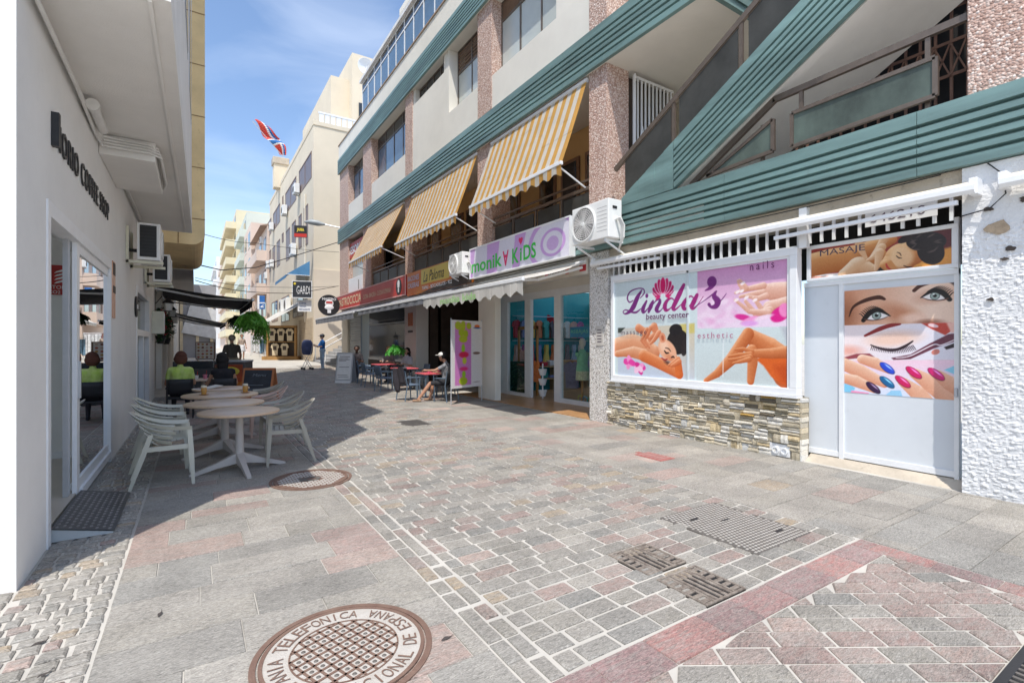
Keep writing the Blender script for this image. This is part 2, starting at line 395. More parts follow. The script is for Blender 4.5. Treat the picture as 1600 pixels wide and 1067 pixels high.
COVERS = [(.655, 2.62, .445), (1.145, 6.12, .45)]
RECTC = [(3.55, 4.36, 2.12, 3.05), (2.60, 3.0, 2.325, 2.715), (2.60, 3.0, 1.865, 2.255), (5.27, 5.58, 4.5, 5.0), (3.42, 3.9, 8.95, 9.68)]
def inside(x0, x1, y0, y1):
    for (cx, cy, r) in COVERS:
        if max((x - cx) ** 2 + (y - cy) ** 2 for x in (x0, x1) for y in (y0, y1)) < r * r: return True
    for (a, b, c, d) in RECTC:
        if x0 > a - .02 and x1 < b + .02 and y0 > c - .02 and y1 < d + .02: return True
    return False
def rows(x0, x1, y0, y1, rh, ln, joint, pp, po, bev=.006, h=.009, jit=.003):
    out_ = []; y = y0
    while y < y1 - .04:
        r = random.uniform(*rh); r = min(r, y1 - y); x = x0 - random.uniform(0, ln[0] * .8)
        while x < x1 - .03:
            l = random.uniform(*ln); a = max(x, x0); b = min(x + l, x1)
            if x1 - b < .06: b = x1
            if b - a > .045 and not inside(a, b, y, y + r):
                out_.append(paver(rect(a + joint / 2, b - joint / 2, y + joint / 2, y + r - joint / 2), pick(pp, po), bev, h, jit))
            x = b if b >= x1 else x + l
        y += r
    return out_
cob = rows(-.96, -.44, 2.4, 17, (.085, .12), (.08, .14), .020, .08, .10, .012, .015, .006)
cob += rows(-2.8, -.965, 1.8, 4.38, (.085, .12), (.08, .14), .020, .08, .06, .012, .015, .006)
pave_set('cobble_strip', 'cobble', cob, 300)
fl = rows(-.43, 1.295, 1.0, 27, (.2, .36), (.32, .8), .0055, .26, .02, .003, .008, .0015)
fl += rows(4.56, 6.88, 1.9, 28.5, (.26, .42), (.35, .85), .0055, .15, .02, .003, .008, .0015)
fl += rows(4.58, 6.88, -.5, 1.9, (.26, .42), (.35, .85), .0055, .15, .02, .003, .008, .0015)
pave_set('flagstone_paving', 'flagstone', fl, 300)
br = []
y = 1.86
while y < 27:                          # the two edging courses
    for (a, b) in ((1.305, 1.40), (1.412, 1.50)):
        l = random.uniform(.16, .24)
        br.append(paver(rect(a + .004, b - .004, y, y + l - .018), pick(.22, .10), .007, .011, .004))
    y += .205
br += rows(1.515, 4.54, 1.86, 27, (.134, .152), (.21, .32), .025, .17, .05, .008, .012, .005)
br = [(v, f, [tuple(q * .86 for q in c) for c in cc]) for v, f, cc in br]
pave_set('sett_paving', 'sett', br, 300)
rb = []
x = -.42
while x < 4.2:
    l = random.uniform(.32, .5); rb.append(paver(rect(x, min(x + l, 4.37) - .006, 1.615, 1.845), shade(random.choice(REDS)), .003, .009, .002)); x += l
y = -1.0
while y < 1.84:
    l = random.uniform(.32, .5); e = min(y + l, 1.845); rb.append(paver(rect(4.385, 4.56, y, e - .006), shade(random.choice(REDS)), .003, .009, .002)); y += l
pave_set('red_border', 'red_stone', rb, 300)
dg = []                                # setts laid on the skew inside the red border
ca, sa = cos(-.56), sin(-.56)
def clip(P, n, d):                     # keep the part of polygon P with n.p < d
    o_ = []
    for i in range(len(P)):
        a, b = P[i], P[(i + 1) % len(P)]; fa = n[0] * a[0] + n[1] * a[1] - d; fb = n[0] * b[0] + n[1] * b[1] - d
        if fa <= 0: o_.append(a)
        if fa * fb < 0: t = fa / (fa - fb); o_.append((a[0] + (b[0] - a[0]) * t, a[1] + (b[1] - a[1]) * t))
    return o_
for j in range(-26, 44):
    x = -6 + random.uniform(0, .27)
    while x < 6:
        l = random.uniform(.22, .32); q = [(x, j * .138), (x + l - .018, j * .138), (x + l - .018, j * .138 + .119), (x, j * .138 + .119)]; x += l
        q = [(2.2 + a * ca - b * sa, .2 + a * sa + b * ca) for a, b in q]
        for n, d in (((0, 1), 1.603), ((1, 0), 4.373), ((-1, 0), -.9), ((0, -1), -.735)):
            q = clip(q, n, d) if q else q
        if len(q) < 3: continue
        ar_ = abs(sum(q[i][0] * q[(i + 1) % len(q)][1] - q[(i + 1) % len(q)][0] * q[i][1] for i in range(len(q)))) / 2
        if ar_ < .0025: continue
        while len(q) > 4:                # drop the least telling corner
            k = min(range(len(q)), key=lambda i: abs((q[i][0] - q[i - 1][0]) * (q[(i + 1) % len(q)][1] - q[i][1]) - (q[i][1] - q[i - 1][1]) * (q[(i + 1) % len(q)][0] - q[i][0]))); q.pop(k)
        if len(q) == 3: q.insert(2, ((q[1][0] + q[2][0]) / 2 + .001, (q[1][1] + q[2][1]) / 2))
        dg.append(paver(q, [q_ * .9 for q_ in pick(.66, .04)], .007, .011, .002))
pave_set('skew_sett_paving', 'skew_sett', dg, 300)

# ------------------------------------------------------------------ covers and grates in the paving
RUST = pm('rusted_iron', (.155, .088, .065), .75, 9, .3, 90, .6, metal=.1, col2=(.21, .135, .10))
DUST = pm('dusty_iron', (.40, .365, .32), .8, 14, .18, 120, .5, col2=(.48, .45, .41))
IRON = pm('worn_grey_iron', (.15, .135, .12), .65, 20, .25, 120, .4, metal=.4)
def ring(mb, r0, r1, z0, z1, n=72, c=(0, 0)):
    P = []; F = []
    for j in range(n):
        t = 2 * pi * j / n
        for (r, z) in ((r0, z0), (r0, z1), (r1, z1), (r1, z0)): P.append((c[0] + r * cos(t), c[1] + r * sin(t), z))
    for j in range(n):
        k = (j + 1) % n
        for i in range(4): F.append((j * 4 + i, k * 4 + i, k * 4 + (i + 1) % 4, j * 4 + (i + 1) % 4))
    mb.add(P, F)
t = thing('manhole_cover', 'large round rusty telephone manhole cover with ring of raised lettering and grid centre', 'manhole cover', (.655, 2.62, 0))
mb = MB(); ring(mb, .415, .445, 0, .016); ring(mb, .385, .405, 0, .019); part(t, 'frame', mb, RUST, True)
mb = MB(); mb.lathe([(.404, .0), (.404, .015), (.0001, .0151)], n=72, caps=False); part(t, 'plate', mb, DUST)
mb = MB(); ring(mb, .262, .270, .0152, .0185); part(t, 'inner_ring', mb, RUST)
mb = MB(); TH = .32
for k in range(-4, 5):
    o_ = k * .0585; hl = sqrt(max(.264 ** 2 - o_ ** 2, 0))
    for (ax, ay) in ((cos(TH), sin(TH)), (-sin(TH), cos(TH))):
        mb.bar((-ay * o_ - ax * hl, ax * o_ - ay * hl, .0165), (-ay * o_ + ax * hl, ax * o_ + ay * hl, .0165), .0135, .004)
part(t, 'grid_rib', mb, RUST)
mb = MB()
for i in range(-5, 5):
    for j in range(-5, 5):
        u, v = (i + .5) * .0585, (j + .5) * .0585
        if u * u + v * v < .225 ** 2: mb.ball((u * cos(TH) - v * sin(TH), u * sin(TH) + v * cos(TH), .0145), .013, 8, 4, (1, 1, .35))
part(t, 'stud', mb, IRON, True, kind='stuff')
def arc_text(mb, s, r, a0, step, h):
    """letters standing on the circle, tops outward, running clockwise from angle a0"""
    for i, ch in enumerate(s):
        if ch == ' ': continue
        a = a0 - i * step; ux, uy = cos(a), sin(a); tx_, ty_ = sin(a), -cos(a); w = h * (.13 if ch == 'I' else .66)
        text(mb, ch, lambda p, q, d: (ux * (r + q) + tx_ * (p - w / 2), uy * (r + q) + ty_ * (p - w / 2), .0158 + d), w, h, .0035)
mb = MB(); arc_text(mb, 'COMPANIA', .293, radians(148 + 9 * 9.1), radians(9.1), .072); part(t, 'lettering', mb, RUST); mb = MB(); arc_text(mb, 'TELEFONICA', .293, radians(148), radians(9.1), .072)
part(t, 'lettering', mb, RUST)
mb = MB()
for i, ch in enumerate('NACIONAL DE ESPANA'):      # read from the far side of the cover
    if ch == ' ': part(t, 'lettering', mb, RUST); mb = MB(); continue
    a = radians(47 - (17 - i) * 9.0); ux, uy = cos(a), sin(a); tx_, ty_ = -sin(a), cos(a); h = .072; w = h * (.13 if ch == 'I' else .62)
    text(mb, ch, lambda p, q, d: (ux * (.365 - q) + tx_ * (p - w / 2), uy * (.365 - q) + ty_ * (p - w / 2), .0158 + d), w, h, .0035)
part(t, 'lettering', mb, RUST)
t.rotation_euler = (0, 0, radians(2))

t = thing('manhole_cover', 'round rusty manhole cover half in shade beside the near cafe chair', 'manhole cover', (1.145, 6.12, 0))
mb = MB(); ring(mb, .415, .45, 0, .016); ring(mb, .39, .405, 0, .019); part(t, 'frame', mb, RUST, True)
mb = MB(); mb.lathe([(.404, .0), (.404, .013), (.0001, .0131)], n=72, caps=False); part(t, 'plate', mb, RUST)
mb = MB()
for i in range(-6, 7):
    for j in range(-10, 11):
        u, v = i * .066 + (.033 if j % 2 else 0), j * .040
        if u * u + v * v < .355 ** 2 and not (abs(u) < .13 and abs(v) < .10): mb.box(u - .024, u + .024, v - .012, v + .012, .012, .0175)
part(t, 'tread_bar', mb, DUST, kind='stuff')
mb = MB(); mb.lathe([(.0999, .013), (.0999, .019), (.055, .019), (.0549, .013)], n=36, caps=False); mb.box(-.13, -.10, -.1, .1, .013, .018); part(t, 'centre_boss', mb, IRON, True)
t = thing('access_cover', 'large rectangular studded metal access cover set in the setts', 'access cover', (3.955, 2.585, 0))
mb = MB(); mb.bbox(-.405, .405, -.465, .465, 0, .013, .004); part(t, 'plate', mb, IRON)
mb = MB()
for i in range(20):
    for j in range(26):
        u, v = -.375 + i * .039 + (.0195 if j % 2 else 0), -.44 + j * .035
        if u > .385: continue
        mb.box(u - .0115, u + .0115, v - .0085, v + .0085, .0125, .0165)
part(t, 'tread', mb, DUST, kind='stuff')
for q in ((-.18, .26), (.2, -.3), (.05, .1)): mb = MB(); mb.box(q[0] - .05, q[0] + .05, q[1] - .012, q[1] + .012, .0165, .0185); part(t, 'lifting_slot', mb, BLACK)
def grate(cy, label):
    t = thing('drain_grate', label, 'drain grate', (2.80, cy, 0), 0, 'cast iron drain grates')
    WI = pm('worn_brown_iron', (.13, .10, .08), .6, 24, .3, 120, .6, metal=.2, col2=(.36, .31, .26))
    mb = MB(); mb.box(-.2, .2, -.195, .195, 0, .009); part(t, 'pit', mb, DARK)
    mb = MB()
    for a, b, c, d in ((-.2, .2, -.195, -.178), (-.2, .2, .178, .195), (-.2, -.183, -.178, .178), (.183, .2, -.178, .178)): mb.bbox(a, b, c, d, 0, .02, .003)
    part(t, 'frame', mb, WI)
    for k in range(4): mb = MB(); x = -.075 + k * .05; mb.bbox(x - .012, x + .012, -.176, .176, .004, .019, .004); part(t, 'long_rib', mb, WI)
    for s in (-1, 1):
        mb = MB(); mb.bbox(s * .095, s * .112, -.176, .176, .004, .018, .003); part(t, 'long_rib', mb, WI)
        for k in range(6): mb = MB(); y = -.15 + k * .06; mb.bbox(.114 * s, .181 * s, y - .016, y + .016, .004, .0185, .004); part(t, 'bar', mb, WI)
    return t
grate(2.52, 'worn iron drain grate nearer the shops, upper one of the pair'); grate(2.06, 'worn iron drain grate touching the red stone border')
t = thing('hydrant_cover', 'small red painted iron cover in the paving before the stone plinth', 'hydrant cover', (5.425, 4.74, 0))
REDP = pm('worn_red_paint', (.33, .115, .10), .6, 12, .2, 90, .3, spots=.6)
mb = MB(); mb.bbox(-.15, .15, -.24, .24, 0, .016, .01); part(t, 'plate', mb, REDP)
for k in range(6):
    mb = MB(); mb.bbox(-.11, .11, -.18 + k * .07, -.15 + k * .07, .0155, .021, .003); part(t, 'rib', mb, pm('pink_worn_iron', (.38, .23, .205), .6, 20, .2, 90, .3))
mb = MB(); mb.bbox(-.04, .04, .25, .33, 0, .014, .006); part(t, 'lug', mb, REDP)
t = thing('access_cover', 'small dark square metal cover in the paving near the restaurant terrace', 'access cover', (3.66, 9.32, 0))
mb = MB(); mb.bbox(-.25, .25, -.36, .36, 0, .014, .004); part(t, 'plate', mb, IRON)
mb = MB()
for k in range(8): mb.box(-.2, .2, -.3 + k * .085 - .008, -.3 + k * .085 + .008, .0135, .017)
part(t, 'rib', mb, BLACK)
t = thing('channel_drain', 'black slotted channel drain at the right front corner', 'channel drain', (3.4, .62, 0))
mb = MB(); mb.box(-1.2, 1.0, -.09, .09, 0, .008); part(t, 'channel', mb, DARK)
mb = MB()
for s in (-1, 1): mb.bbox(-1.2, 1.0, s * .085 - .02, s * .085 + .02, 0, .016, .003)
part(t, 'edge_rail', mb, BLACK)
mb = MB()
for k in range(44): mb.box(-1.18 + k * .05, -1.16 + k * .05, -.066, .066, .006, .015)
part(t, 'slat', mb, IRON)
# ------------------------------------------------------------------ left: coffee shop building
LX = -.97
b = thing('coffee_shop_building', 'white plastered building with deep balcony soffit and black coffee shop lettering at left edge', 'building', (-3, 9, 0))
mb = MB()
mb.box(LX - .3, LX, 4.4, 5.16, 0, 4.1); mb.box(LX - .3, LX, 5.16, 8.62, 2.72, 4.1); mb.box(LX - .3, LX, 8.62, 12.1, 0, 4.1)
mb.box(LX - .3, LX, 12.1, 15.3, 2.75, 4.1); mb.box(LX - .3, LX, 15.3, 17.2, 0, 4.1); mb.box(-9, LX - .3, 4.4, 4.7, 0, 4.1)
part(b, 'wall', mb, W_PLASTER, w=True)
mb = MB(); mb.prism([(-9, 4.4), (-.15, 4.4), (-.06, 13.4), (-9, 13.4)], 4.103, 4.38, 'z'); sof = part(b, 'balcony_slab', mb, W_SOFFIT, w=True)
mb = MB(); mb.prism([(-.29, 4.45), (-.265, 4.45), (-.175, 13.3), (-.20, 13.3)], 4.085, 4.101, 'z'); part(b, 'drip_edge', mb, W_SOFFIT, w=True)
mb = MB(); FX = lambda y: -.155 + .01 * (y - 4.4)
for ya, z0, z1 in ((4.9, 4.383, 5.7), (5.4, 5.7, 9.2), (6.3, 9.2, 12.5), (8.3, 12.5, 18.5)): mb.prism([(-9, ya), (FX(ya), ya), (FX(13.35), 13.35), (-9, 13.35)], z0, z1, 'z')
part(b, 'upper_storey', mb, W_PLASTER, w=True)
for y0, y1, z0, z1 in ((8.0, 9.6, 6.2, 8.4), (10.6, 12.4, 6.2, 8.4), (9, 10.4, 9.9, 11.8), (11.2, 12.6, 9.9, 11.8)):
    e = FX(y0); mb = MB(); mb.prism([(e - .02, y0), (e + .006, y0), (FX(y1) + .006, y1), (e - .02, y1)], z0, z1, 'z'); f = part(b, 'window', mb, ALUG, w=True)
    mb = MB(); mb.prism([(e, y0 + .08), (e + .011, y0 + .08), (FX(y1) + .009, y1 - .08), (e, y1 - .08)], z0 + .08, z1 - .08, 'z'); part(f, 'pane', mb, WIN_D, w=True)
mb = MB(); mb.bbox(LX + .003, -.42, 7.6, 9.2, 3.86, 4.099, .008); part(b, 'soffit_box', mb, W_SOFFIT, w=True)
for k in range(4):                                   # conduits run along the wall, round the box and on
    o_ = k * .036; z = 4.05 - o_
    mb = MB(); pts = [(LX + .02 + .012 * k, 4.42, z + .01), (LX + .02 + .012 * k, 6.0, z), (LX + .03, 7.2, z), (LX + .05, 7.5, z - .01), (-.72, 7.575 - .012 * k, z), (-.48, 7.57 - .012 * k, z), (-.40 + .012 * k, 7.66, z), (-.395 + .012 * k, 8.9, z), (-.40, 9.2, z)]
    mb.tube(pts, .0145, 8); part(b, 'conduit', mb, CABLEW, True, w=True)
    mb = MB(); mb.tube([(LX + .015 + .02 * k, 9.2, 4.08 - .02 * k), (LX + .015 + .02 * k, 13.2, 4.08 - .02 * k)], .010, 6); part(b, 'conduit', mb, CABLEW, True, w=True)
mb = MB(); mb.tube([(LX + .10, 6.5, 3.99), (LX + .10, 7.15, 3.99)], .045, 12); mb.tube([(LX + .10, 6.45, 4.0), (LX + .10, 6.5, 4.0)], .06, 12); part(b, 'junction_pipe', mb, CABLEW, True, w=True)
# door
d = part(b, 'sliding_door', MB().box(LX - .12, LX + .012, 5.16, 5.25, 0, 2.72), ALU, w=True)
mb = MB(); mb.box(LX - .12, LX + .012, 5.25, 8.62, 2.60, 2.719); mb.box(LX - .12, LX + .012, 8.53, 8.62, .0, 2.60); mb.box(LX - .12, LX + .014, 6.55, 8.53, .06, .14); part(d, 'door_frame', mb, ALU, w=True)
mb = MB(); mb.box(LX - .05, LX - .012, 6.42, 6.55, .1, 2.598); mb.box(LX - .05, LX - .012, 6.55, 8.52, .142, .24); mb.box(LX - .05, LX - .012, 6.55, 8.52, 2.50, 2.598); part(d, 'leaf_frame', mb, ALU, w=True)
mb = MB(); mb.box(LX - .10, LX - .06, 6.30, 6.40, .12, 2.598); part(d, 'slid_leaf_stile', mb, ALUG, w=True)
mb = MB(); mb.box(LX - .035, LX - .027, 6.55, 8.53, .24, 2.5); part(d, 'pane', mb, GLASS_D, w=True)
mb = MB(); mb.bbox(LX - .015, LX + .01, 6.46, 6.50, 1.05, 1.42, .004); part(d, 'handle', mb, ALUG, w=True)
# the room behind it; its back is left open so daylight brightens it
TILE = pm('beige_floor_tile', (.50, .44, .37), .3, .8, .12, 20, .03)
mb = MB(); mb.box(-6, LX - .02, 4.72, 9.4, .05, .12); part(b, 'room_floor', mb, TILE, w=True)
mb = MB(); mb.box(-6, LX - .31, 8.5, 8.7, .12, 3.3); part(b, 'room_wall', mb, W_PLASTER, w=True)
mb = MB(); mb.box(-6, LX - .31, 4.7, 8.7, 3.3, 3.4); part(b, 'room_ceiling', mb, W_PLASTER, w=True)
mb = MB(); mb.box(-5.9, LX - .32, 8.47, 8.498, .12, .2); part(b, 'skirting', mb, ALU, w=True)
# second shop window further along
f = part(b, 'shop_window', MB().box(LX - .14, LX + .01, 12.1, 12.25, 0, 2.75), ALU, w=True)
mb = MB(); mb.box(LX - .14, LX + .01, 15.15, 15.3, 0, 2.75); mb.box(LX - .14, LX + .008, 12.25, 15.15, 2.62, 2.75); mb.box(LX - .14, LX + .008, 12.25, 15.15, 1.75, 1.88); mb.box(LX - .14, LX + .008, 13.6, 13.75, 0, 1.75); part(f, 'frame', mb, ALU, w=True)
mb = MB(); mb.box(LX - .1, LX - .08, 12.25, 15.15, 0, 2.62); part(f, 'pane', mb, WIN_D, w=True)
# lettering
t = thing('shop_sign', 'black raised coffee shop lettering on the white wall above the sliding door', 'sign', (LX, 5.3, 3.2))
mb = MB(); text(mb, 'INORIO COFFEE SHOP'[1:], orient('L', (LX + .005, 5.42, 3.2)), 2.93, .225, .012, bold=.0, space=1.2); part(t, 'lettering', mb, BLACK, w=True)
mb = MB(); mb.box(LX + .001, LX + .05, 5.30, 5.36, 3.18, 3.45); part(t, 'end_bar', mb, BLACK, w=True)
# entrance ramp
t = thing('entrance_ramp', 'dark chequer plate wedge ramp at the coffee shop door', 'ramp', (-.97, 5.9, 0))
mb = MB(); mb.prism([(LX + .005, .012), (-.58, .012), (-.575, .028), (LX + .005, .115)], 5.28, 6.5, 'y'); part(t, 'wedge', mb, pm('ramp_side_grey', (.46, .49, .50), .5), w=True)
CHQ = pm('chequer_plate', (.10, .098, .10), .42, 8, .2, 80, .1, metal=.5)
mb = MB(); mb.add([(LX + .003, 5.27, .119), (-.57, 5.27, .032), (-.57, 6.51, .032), (LX + .003, 6.51, .119)], [(0, 1, 2, 3)]); mb.add([(LX + .003, 5.27, .125), (-.57, 5.27, .038), (-.57, 6.51, .038), (LX + .003, 6.51, .125)], [(0, 1, 2, 3)]); part(t, 'tread_plate', mb, CHQ, w=True)
mb = MB()
for i in range(9):
    for j in range(15):
        x = LX + .03 + i * .042; y = 5.32 + j * .08 + (.04 if i % 2 else 0)
        if y > 6.46: continue
        z = .125 - (x - LX) * .2175; mb.ball((x, y, z), .03, 8, 4, (.45, 1, .12))
part(t, 'tread_lozenge', mb, pm('worn_lozenge', (.25, .245, .25), .35, 8, .2, 80, .1, metal=.6), True, w=True)
# things inside the doorway
t = thing('fire_extinguisher_sign', 'red fire extinguisher sign on the wall inside the coffee shop doorway', 'sign', (-1.5, 8.49, 2.3))
fn = orient('S', (-1.74, 8.496, 2.22)); RED = pm('sign_red', (.42, .03, .03), .4, 3, .1, 60, 0)
mb = MB(); mb.box(-1.74, -1.38, 8.484, 8.496, 2.22, 2.60); part(t, 'plate', mb, RED, w=True)
mb = MB(); fn = orient('S', (-1.74, 8.483, 2.22)); text(mb, 'EXTINTOR', fn, .31, .045, .003); o2 = orient('S', (-1.70, 8.483, 2.165)); 
mb.v = [(v[0] + .02, v[1], v[2] + .075) for v in mb.v]; part(t, 'lettering', mb, ALU, w=True); mb = MB(); text(mb, 'DE CO2', orient('S', (-1.66, 8.483, 2.235)), .2, .04, .003); part(t, 'lettering', mb, ALU, w=True)
mb = MB(); mb.box(-1.70, -1.60, 8.479, 8.483, 2.36, 2.50); mb.box(-1.675, -1.625, 8.479, 8.483, 2.50, 2.53); mb.box(-1.66, -1.55, 8.4785, 8.4825, 2.53, 2.55); part(t, 'extinguisher_symbol', mb, pm('sign_pale_green', (.60, .72, .55), .5), w=True)
mb = MB()
for k in range(4): mb.prism([(-1.52 + .0 * k, 2.36 + k * .045), (-1.44, 2.385 + k * .045), (-1.42, 2.42 + k * .045), (-1.50, 2.385 + k * .045)], 8.479, 8.483, 'y')
part(t, 'flame_symbol', mb, ALU, w=True)
t = thing('security_camera', 'small white dome camera above the red extinguisher sign', 'camera', (-1.72, 8.49, 2.74))
mb = MB(); mb.bbox(-.06, .06, -.06, .008, -.13, .06, .02); part(t, 'body', mb, ALU)
mb = MB(); mb.ball((0, -.06, .03), .045, 14, 10, (1, .5, .9)); part(t, 'lens', mb, BLACK, True)
t = thing('wall_poster', 'narrow orange and black poster on the white wall right of the sliding door', 'poster', (LX, 8.8, 2.0))
mb = MB(); mb.box(LX + .001, LX + .012, 8.72, 8.98, 1.95, 2.74); part(t, 'sheet', mb, pm('poster_orange', (.55, .27, .16), .5, 6, .4, 60, 0, col2=(.75, .5, .38)), w=True)
mb = MB(); mb.box(LX + .0125, LX + .016, 8.72, 8.98, 2.30, 2.40); mb.box(LX + .0125, LX + .016, 8.74, 8.96, 2.55, 2.72); part(t, 'print', mb, DBROWN, w=True)
# air conditioners on the left wall
def left_ac(loc, label):
    t = thing('air_conditioner', label, 'air conditioner', loc, 0, 'air conditioners on the left wall')
    BR = pm('cream_bracket', (.66, .64, .50), .6, 5, .08, 60, .1)
    for y in (.05, .72): mb = MB(); mb.box(-.148, -.11, y - .02, y + .02, -.08, .55); mb.box(-.148, .36, y - .02, y + .02, -.06, -.015); part(t, 'bracket', mb, BR)
    mb = MB(); mb.bbox(0, .32, 0, .8, 0, .62, .012); part(t, 'casing', mb, AC_W)
    mb = MB(); mb.box(.04, .27, -.012, -.001, .05, .58); part(t, 'intake_grille', mb, BLACK)
    for k in range(9): mb = MB(); mb.box(.045, .265, -.016, -.0125, .075 + k * .056, .081 + k * .056); part(t, 'fin', mb, DARK)
    mb = MB(); mb.lathe([(.24, .33), (.24, .345), (.20, .345)], (0, .36, .31), 28, 'x', False); part(t, 'fan_ring', mb, AC_W, True)
    mb = MB(); mb.tube([(-.14, .4, .2), (.0, .4, .2)], .03); part(t, 'pipe', mb, BLACK)
    return t
left_ac((-.82, 10.3, 3.0), 'wall air conditioner with dark side grille on pale bracket over the cafe tables')
left_ac((-.80, 13.6, 2.98), 'second wall air conditioner just beyond the dark grilled one')
# yellow clad bay of the next building
t = thing('yellow_clad_bay', 'ochre sheet clad bay with rounded foot hanging beyond the white balcony', 'bay', (-.4, 14.2, 3.98))
pr = []
for k in range(7): a = pi / 2 * k / 6; pr.append((.2 - .28 + .28 * sin(a), 3.98 + .28 - .28 * cos(a)))
mb = MB(); mb.prism([(-.96, 3.98)] + pr + [(.2, 18.4), (-.96, 18.4)], 14.2, 19, 'y'); part(t, 'cladding', mb, YELLOW, w=True)
for z in (4.6, 5.85, 7.1, 8.35, 9.6, 10.9, 12.2, 13.5, 14.8):
    mb = MB(); mb.box(-.955, .204, 14.192, 14.199, z, z + .02); part(t, 'panel_joint', mb, pm('joint_brown', (.30, .19, .09), .8), w=True)
for x in (-.35,): mb = MB(); mb.box(x, x + .02, 14.19, 14.199, 3.99, 18.2); part(t, 'panel_joint', mb, MATS['joint_brown'], w=True)
# further left row
b = thing('left_row_building', 'shaded grey cream building on the left beyond the cafe awnings', 'building', (-4, 26, 0))
mb = MB(); mb.box(-9, LX - .1, 17.21, 60, 0, 10.5); mb.box(-9, LX - .02, 17.2, 17.5, 0, 4.2); part(b, 'wall', mb, OFFWH, w=True)
mb = MB(); mb.box(-2, -.05, 19.3, 30, 4.0, 4.25); part(b, 'balcony_slab', mb, W_SOFFIT, w=True)
for y in (19.4, 23, 26.5, 30, 33.5, 37):
    mb = MB(); mb.box(LX - .09, LX + .06, y, y + .4, 0, 4.0); part(b, 'pilaster', mb, OFFWH, w=True)
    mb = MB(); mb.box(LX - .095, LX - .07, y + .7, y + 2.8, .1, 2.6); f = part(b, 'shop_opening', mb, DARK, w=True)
b = thing('left_end_building', 'low grey building closing the left side far down the street', 'building', (0, 50, .4))
mb = MB(); mb.box(-6, 1.4, 46, 62, .3, 6.2); part(b, 'wall', mb, pm('grey_wall', (.34, .34, .36), .9, .6, .12, 40, .2), w=True)
for x in (-.9, .15, 1.1): mb = MB(); mb.box(x - .1, x + .1, 45.8, 46.0, .35, 5.2); part(b, 'post', mb, pm('pale_timber', (.62, .52, .36), .8), w=True)
mb = MB(); mb.prism([(-.9, 2.4), (1.4, 1.9), (1.4, 4.2), (-.2, 5.0)], 45.7, 45.78, 'y'); part(b, 'hanging_sheet', mb, pm('pale_sheet', (.62, .63, .65), .8), w=True)

# ------------------------------------------------------------------ right: main building
R = 6.9
def corr(mb, A, B, H, n=5, lip=.11, x=None):
    """profiled green sheet: A,B lower ends (y,z), vertical height H, ridges run from A to B"""
    x = R if x is None else x
    pr = [(-.02, 0), (.055, .005), (.058, lip)]
    step = (H - 2 * lip) / n
    for k in range(n):
        z = lip + k * step
        pr += [(-.012, z + step * .06), (-.012, z + step * .30), (.058, z + step * .42), (.058, z + step * .99)]
    pr += [(.055, H - lip), (.055, H - .01), (.03, H), (-.02, H)]
    P = [(x - dx, A[0], A[1] + h) for dx, h in pr] + [(x - dx, B[0], B[1] + h) for dx, h in pr]
    m = len(pr); mb.add(P, [(i, (i + 1) % m, m + (i + 1) % m, m + i) for i in range(m)] + [tuple(range(m))[::-1], tuple(range(m, 2 * m))])
    return mb
cA = (YX(948, R), YX(920, R)); cB = (YX(768, R), YX(746, R)); cC = (YX(644, R), YX(633, R)); cD = (YX(580, R), YX(567, R)); cE = (YX(544, R), YX(531, R))
YEND = cE[1] + .05
bd = thing('arcade_building', 'long cream building with green ribbed bands, pebble dash columns and outside stair over the shops', 'building', (8, 14, 0))
for c in (cA, cB, cC, cD, cE):
    mb = MB(); mb.bbox(R, R + .62, c[0], c[1], 3.9, 7.2, .012); part(bd, 'column', mb, PEB, w=True)
    mb = MB(); mb.bbox(R + .002, R + .62, c[0], c[1], 7.8, 11.15, .012); part(bd, 'column', mb, PEB, w=True)
mb = MB(); mb.bbox(R, R + .6, 1.36, 1.79, 4.2, 11, .012); part(bd, 'column', mb, PEB, w=True)
mb = MB(); mb.bbox(R, R + .6, .7, 1.34, 4.2, 11, .012); part(bd, 'column', mb, pm('pinkish_render', (.60, .47, .41), .9, 3, .1, 60, .6, bdist=.02), w=True)
BE = 4.9
SP = [-1.0, 2.2, 4.6, 7.0, 9.9, 13.1]
for a, c in zip(SP[:-1], SP[1:]): mb = MB(); corr(mb, (a + .003, 3.47), (c - .003, 3.47), .74, 5, .1, R - .02); part(bd, 'green_band_sheet', mb, GREEN, w=True)
for a, c in zip([BE, 8.5, 12.7, 17, 21.5, 25.5], [8.5, 12.7, 17, 21.5, 25.5, YEND]):
    mb = MB(); corr(mb, (a + .003, 7.18), (c - .003, 7.18), .80, 5, .11, R - .06); part(bd, 'green_band_sheet', mb, GREEN, w=True)
    mb = MB(); corr(mb, (a + .003 - (1.5 if a == BE else 0), 11.12), (c - .003, 11.12), .80, 6, .09, R - .06); part(bd, 'green_band_sheet', mb, GREEN, w=True)
mb = MB(); mb.box(R - .058, 9.6, BE + .05, YEND, 7.19, 7.95); mb.box(R - .058, 9.6, 3.4, YEND, 11.13, 11.9); part(bd, 'floor_slab', mb, OFFWH, w=True)
mb = MB()                                       # ribbed fascia on the near end of the slab, over the stair well
for k in range(7): mb.box(R - .1, 9.5, BE - .03 - (.03 if k % 2 else 0), BE + .048, 7.16 + k * .115, 7.16 + (k + 1) * .115)
part(bd, 'green_end_fascia', mb, GREEN, w=True)
mb = MB(); mb.box(R - .02, 9.6, BE + .1, YEND, 3.5, 3.88); mb.box(R + .02, 9, -1, BE + .1, 3.52, 4.0); part(bd, 'floor_slab', mb, OFFWH, w=True)
mb = MB(); mb.box(R - .05, R + .12, 3.3, YEND, 11.93, 12.72); part(bd, 'roof_parapet', mb, OFFWH, w=True)
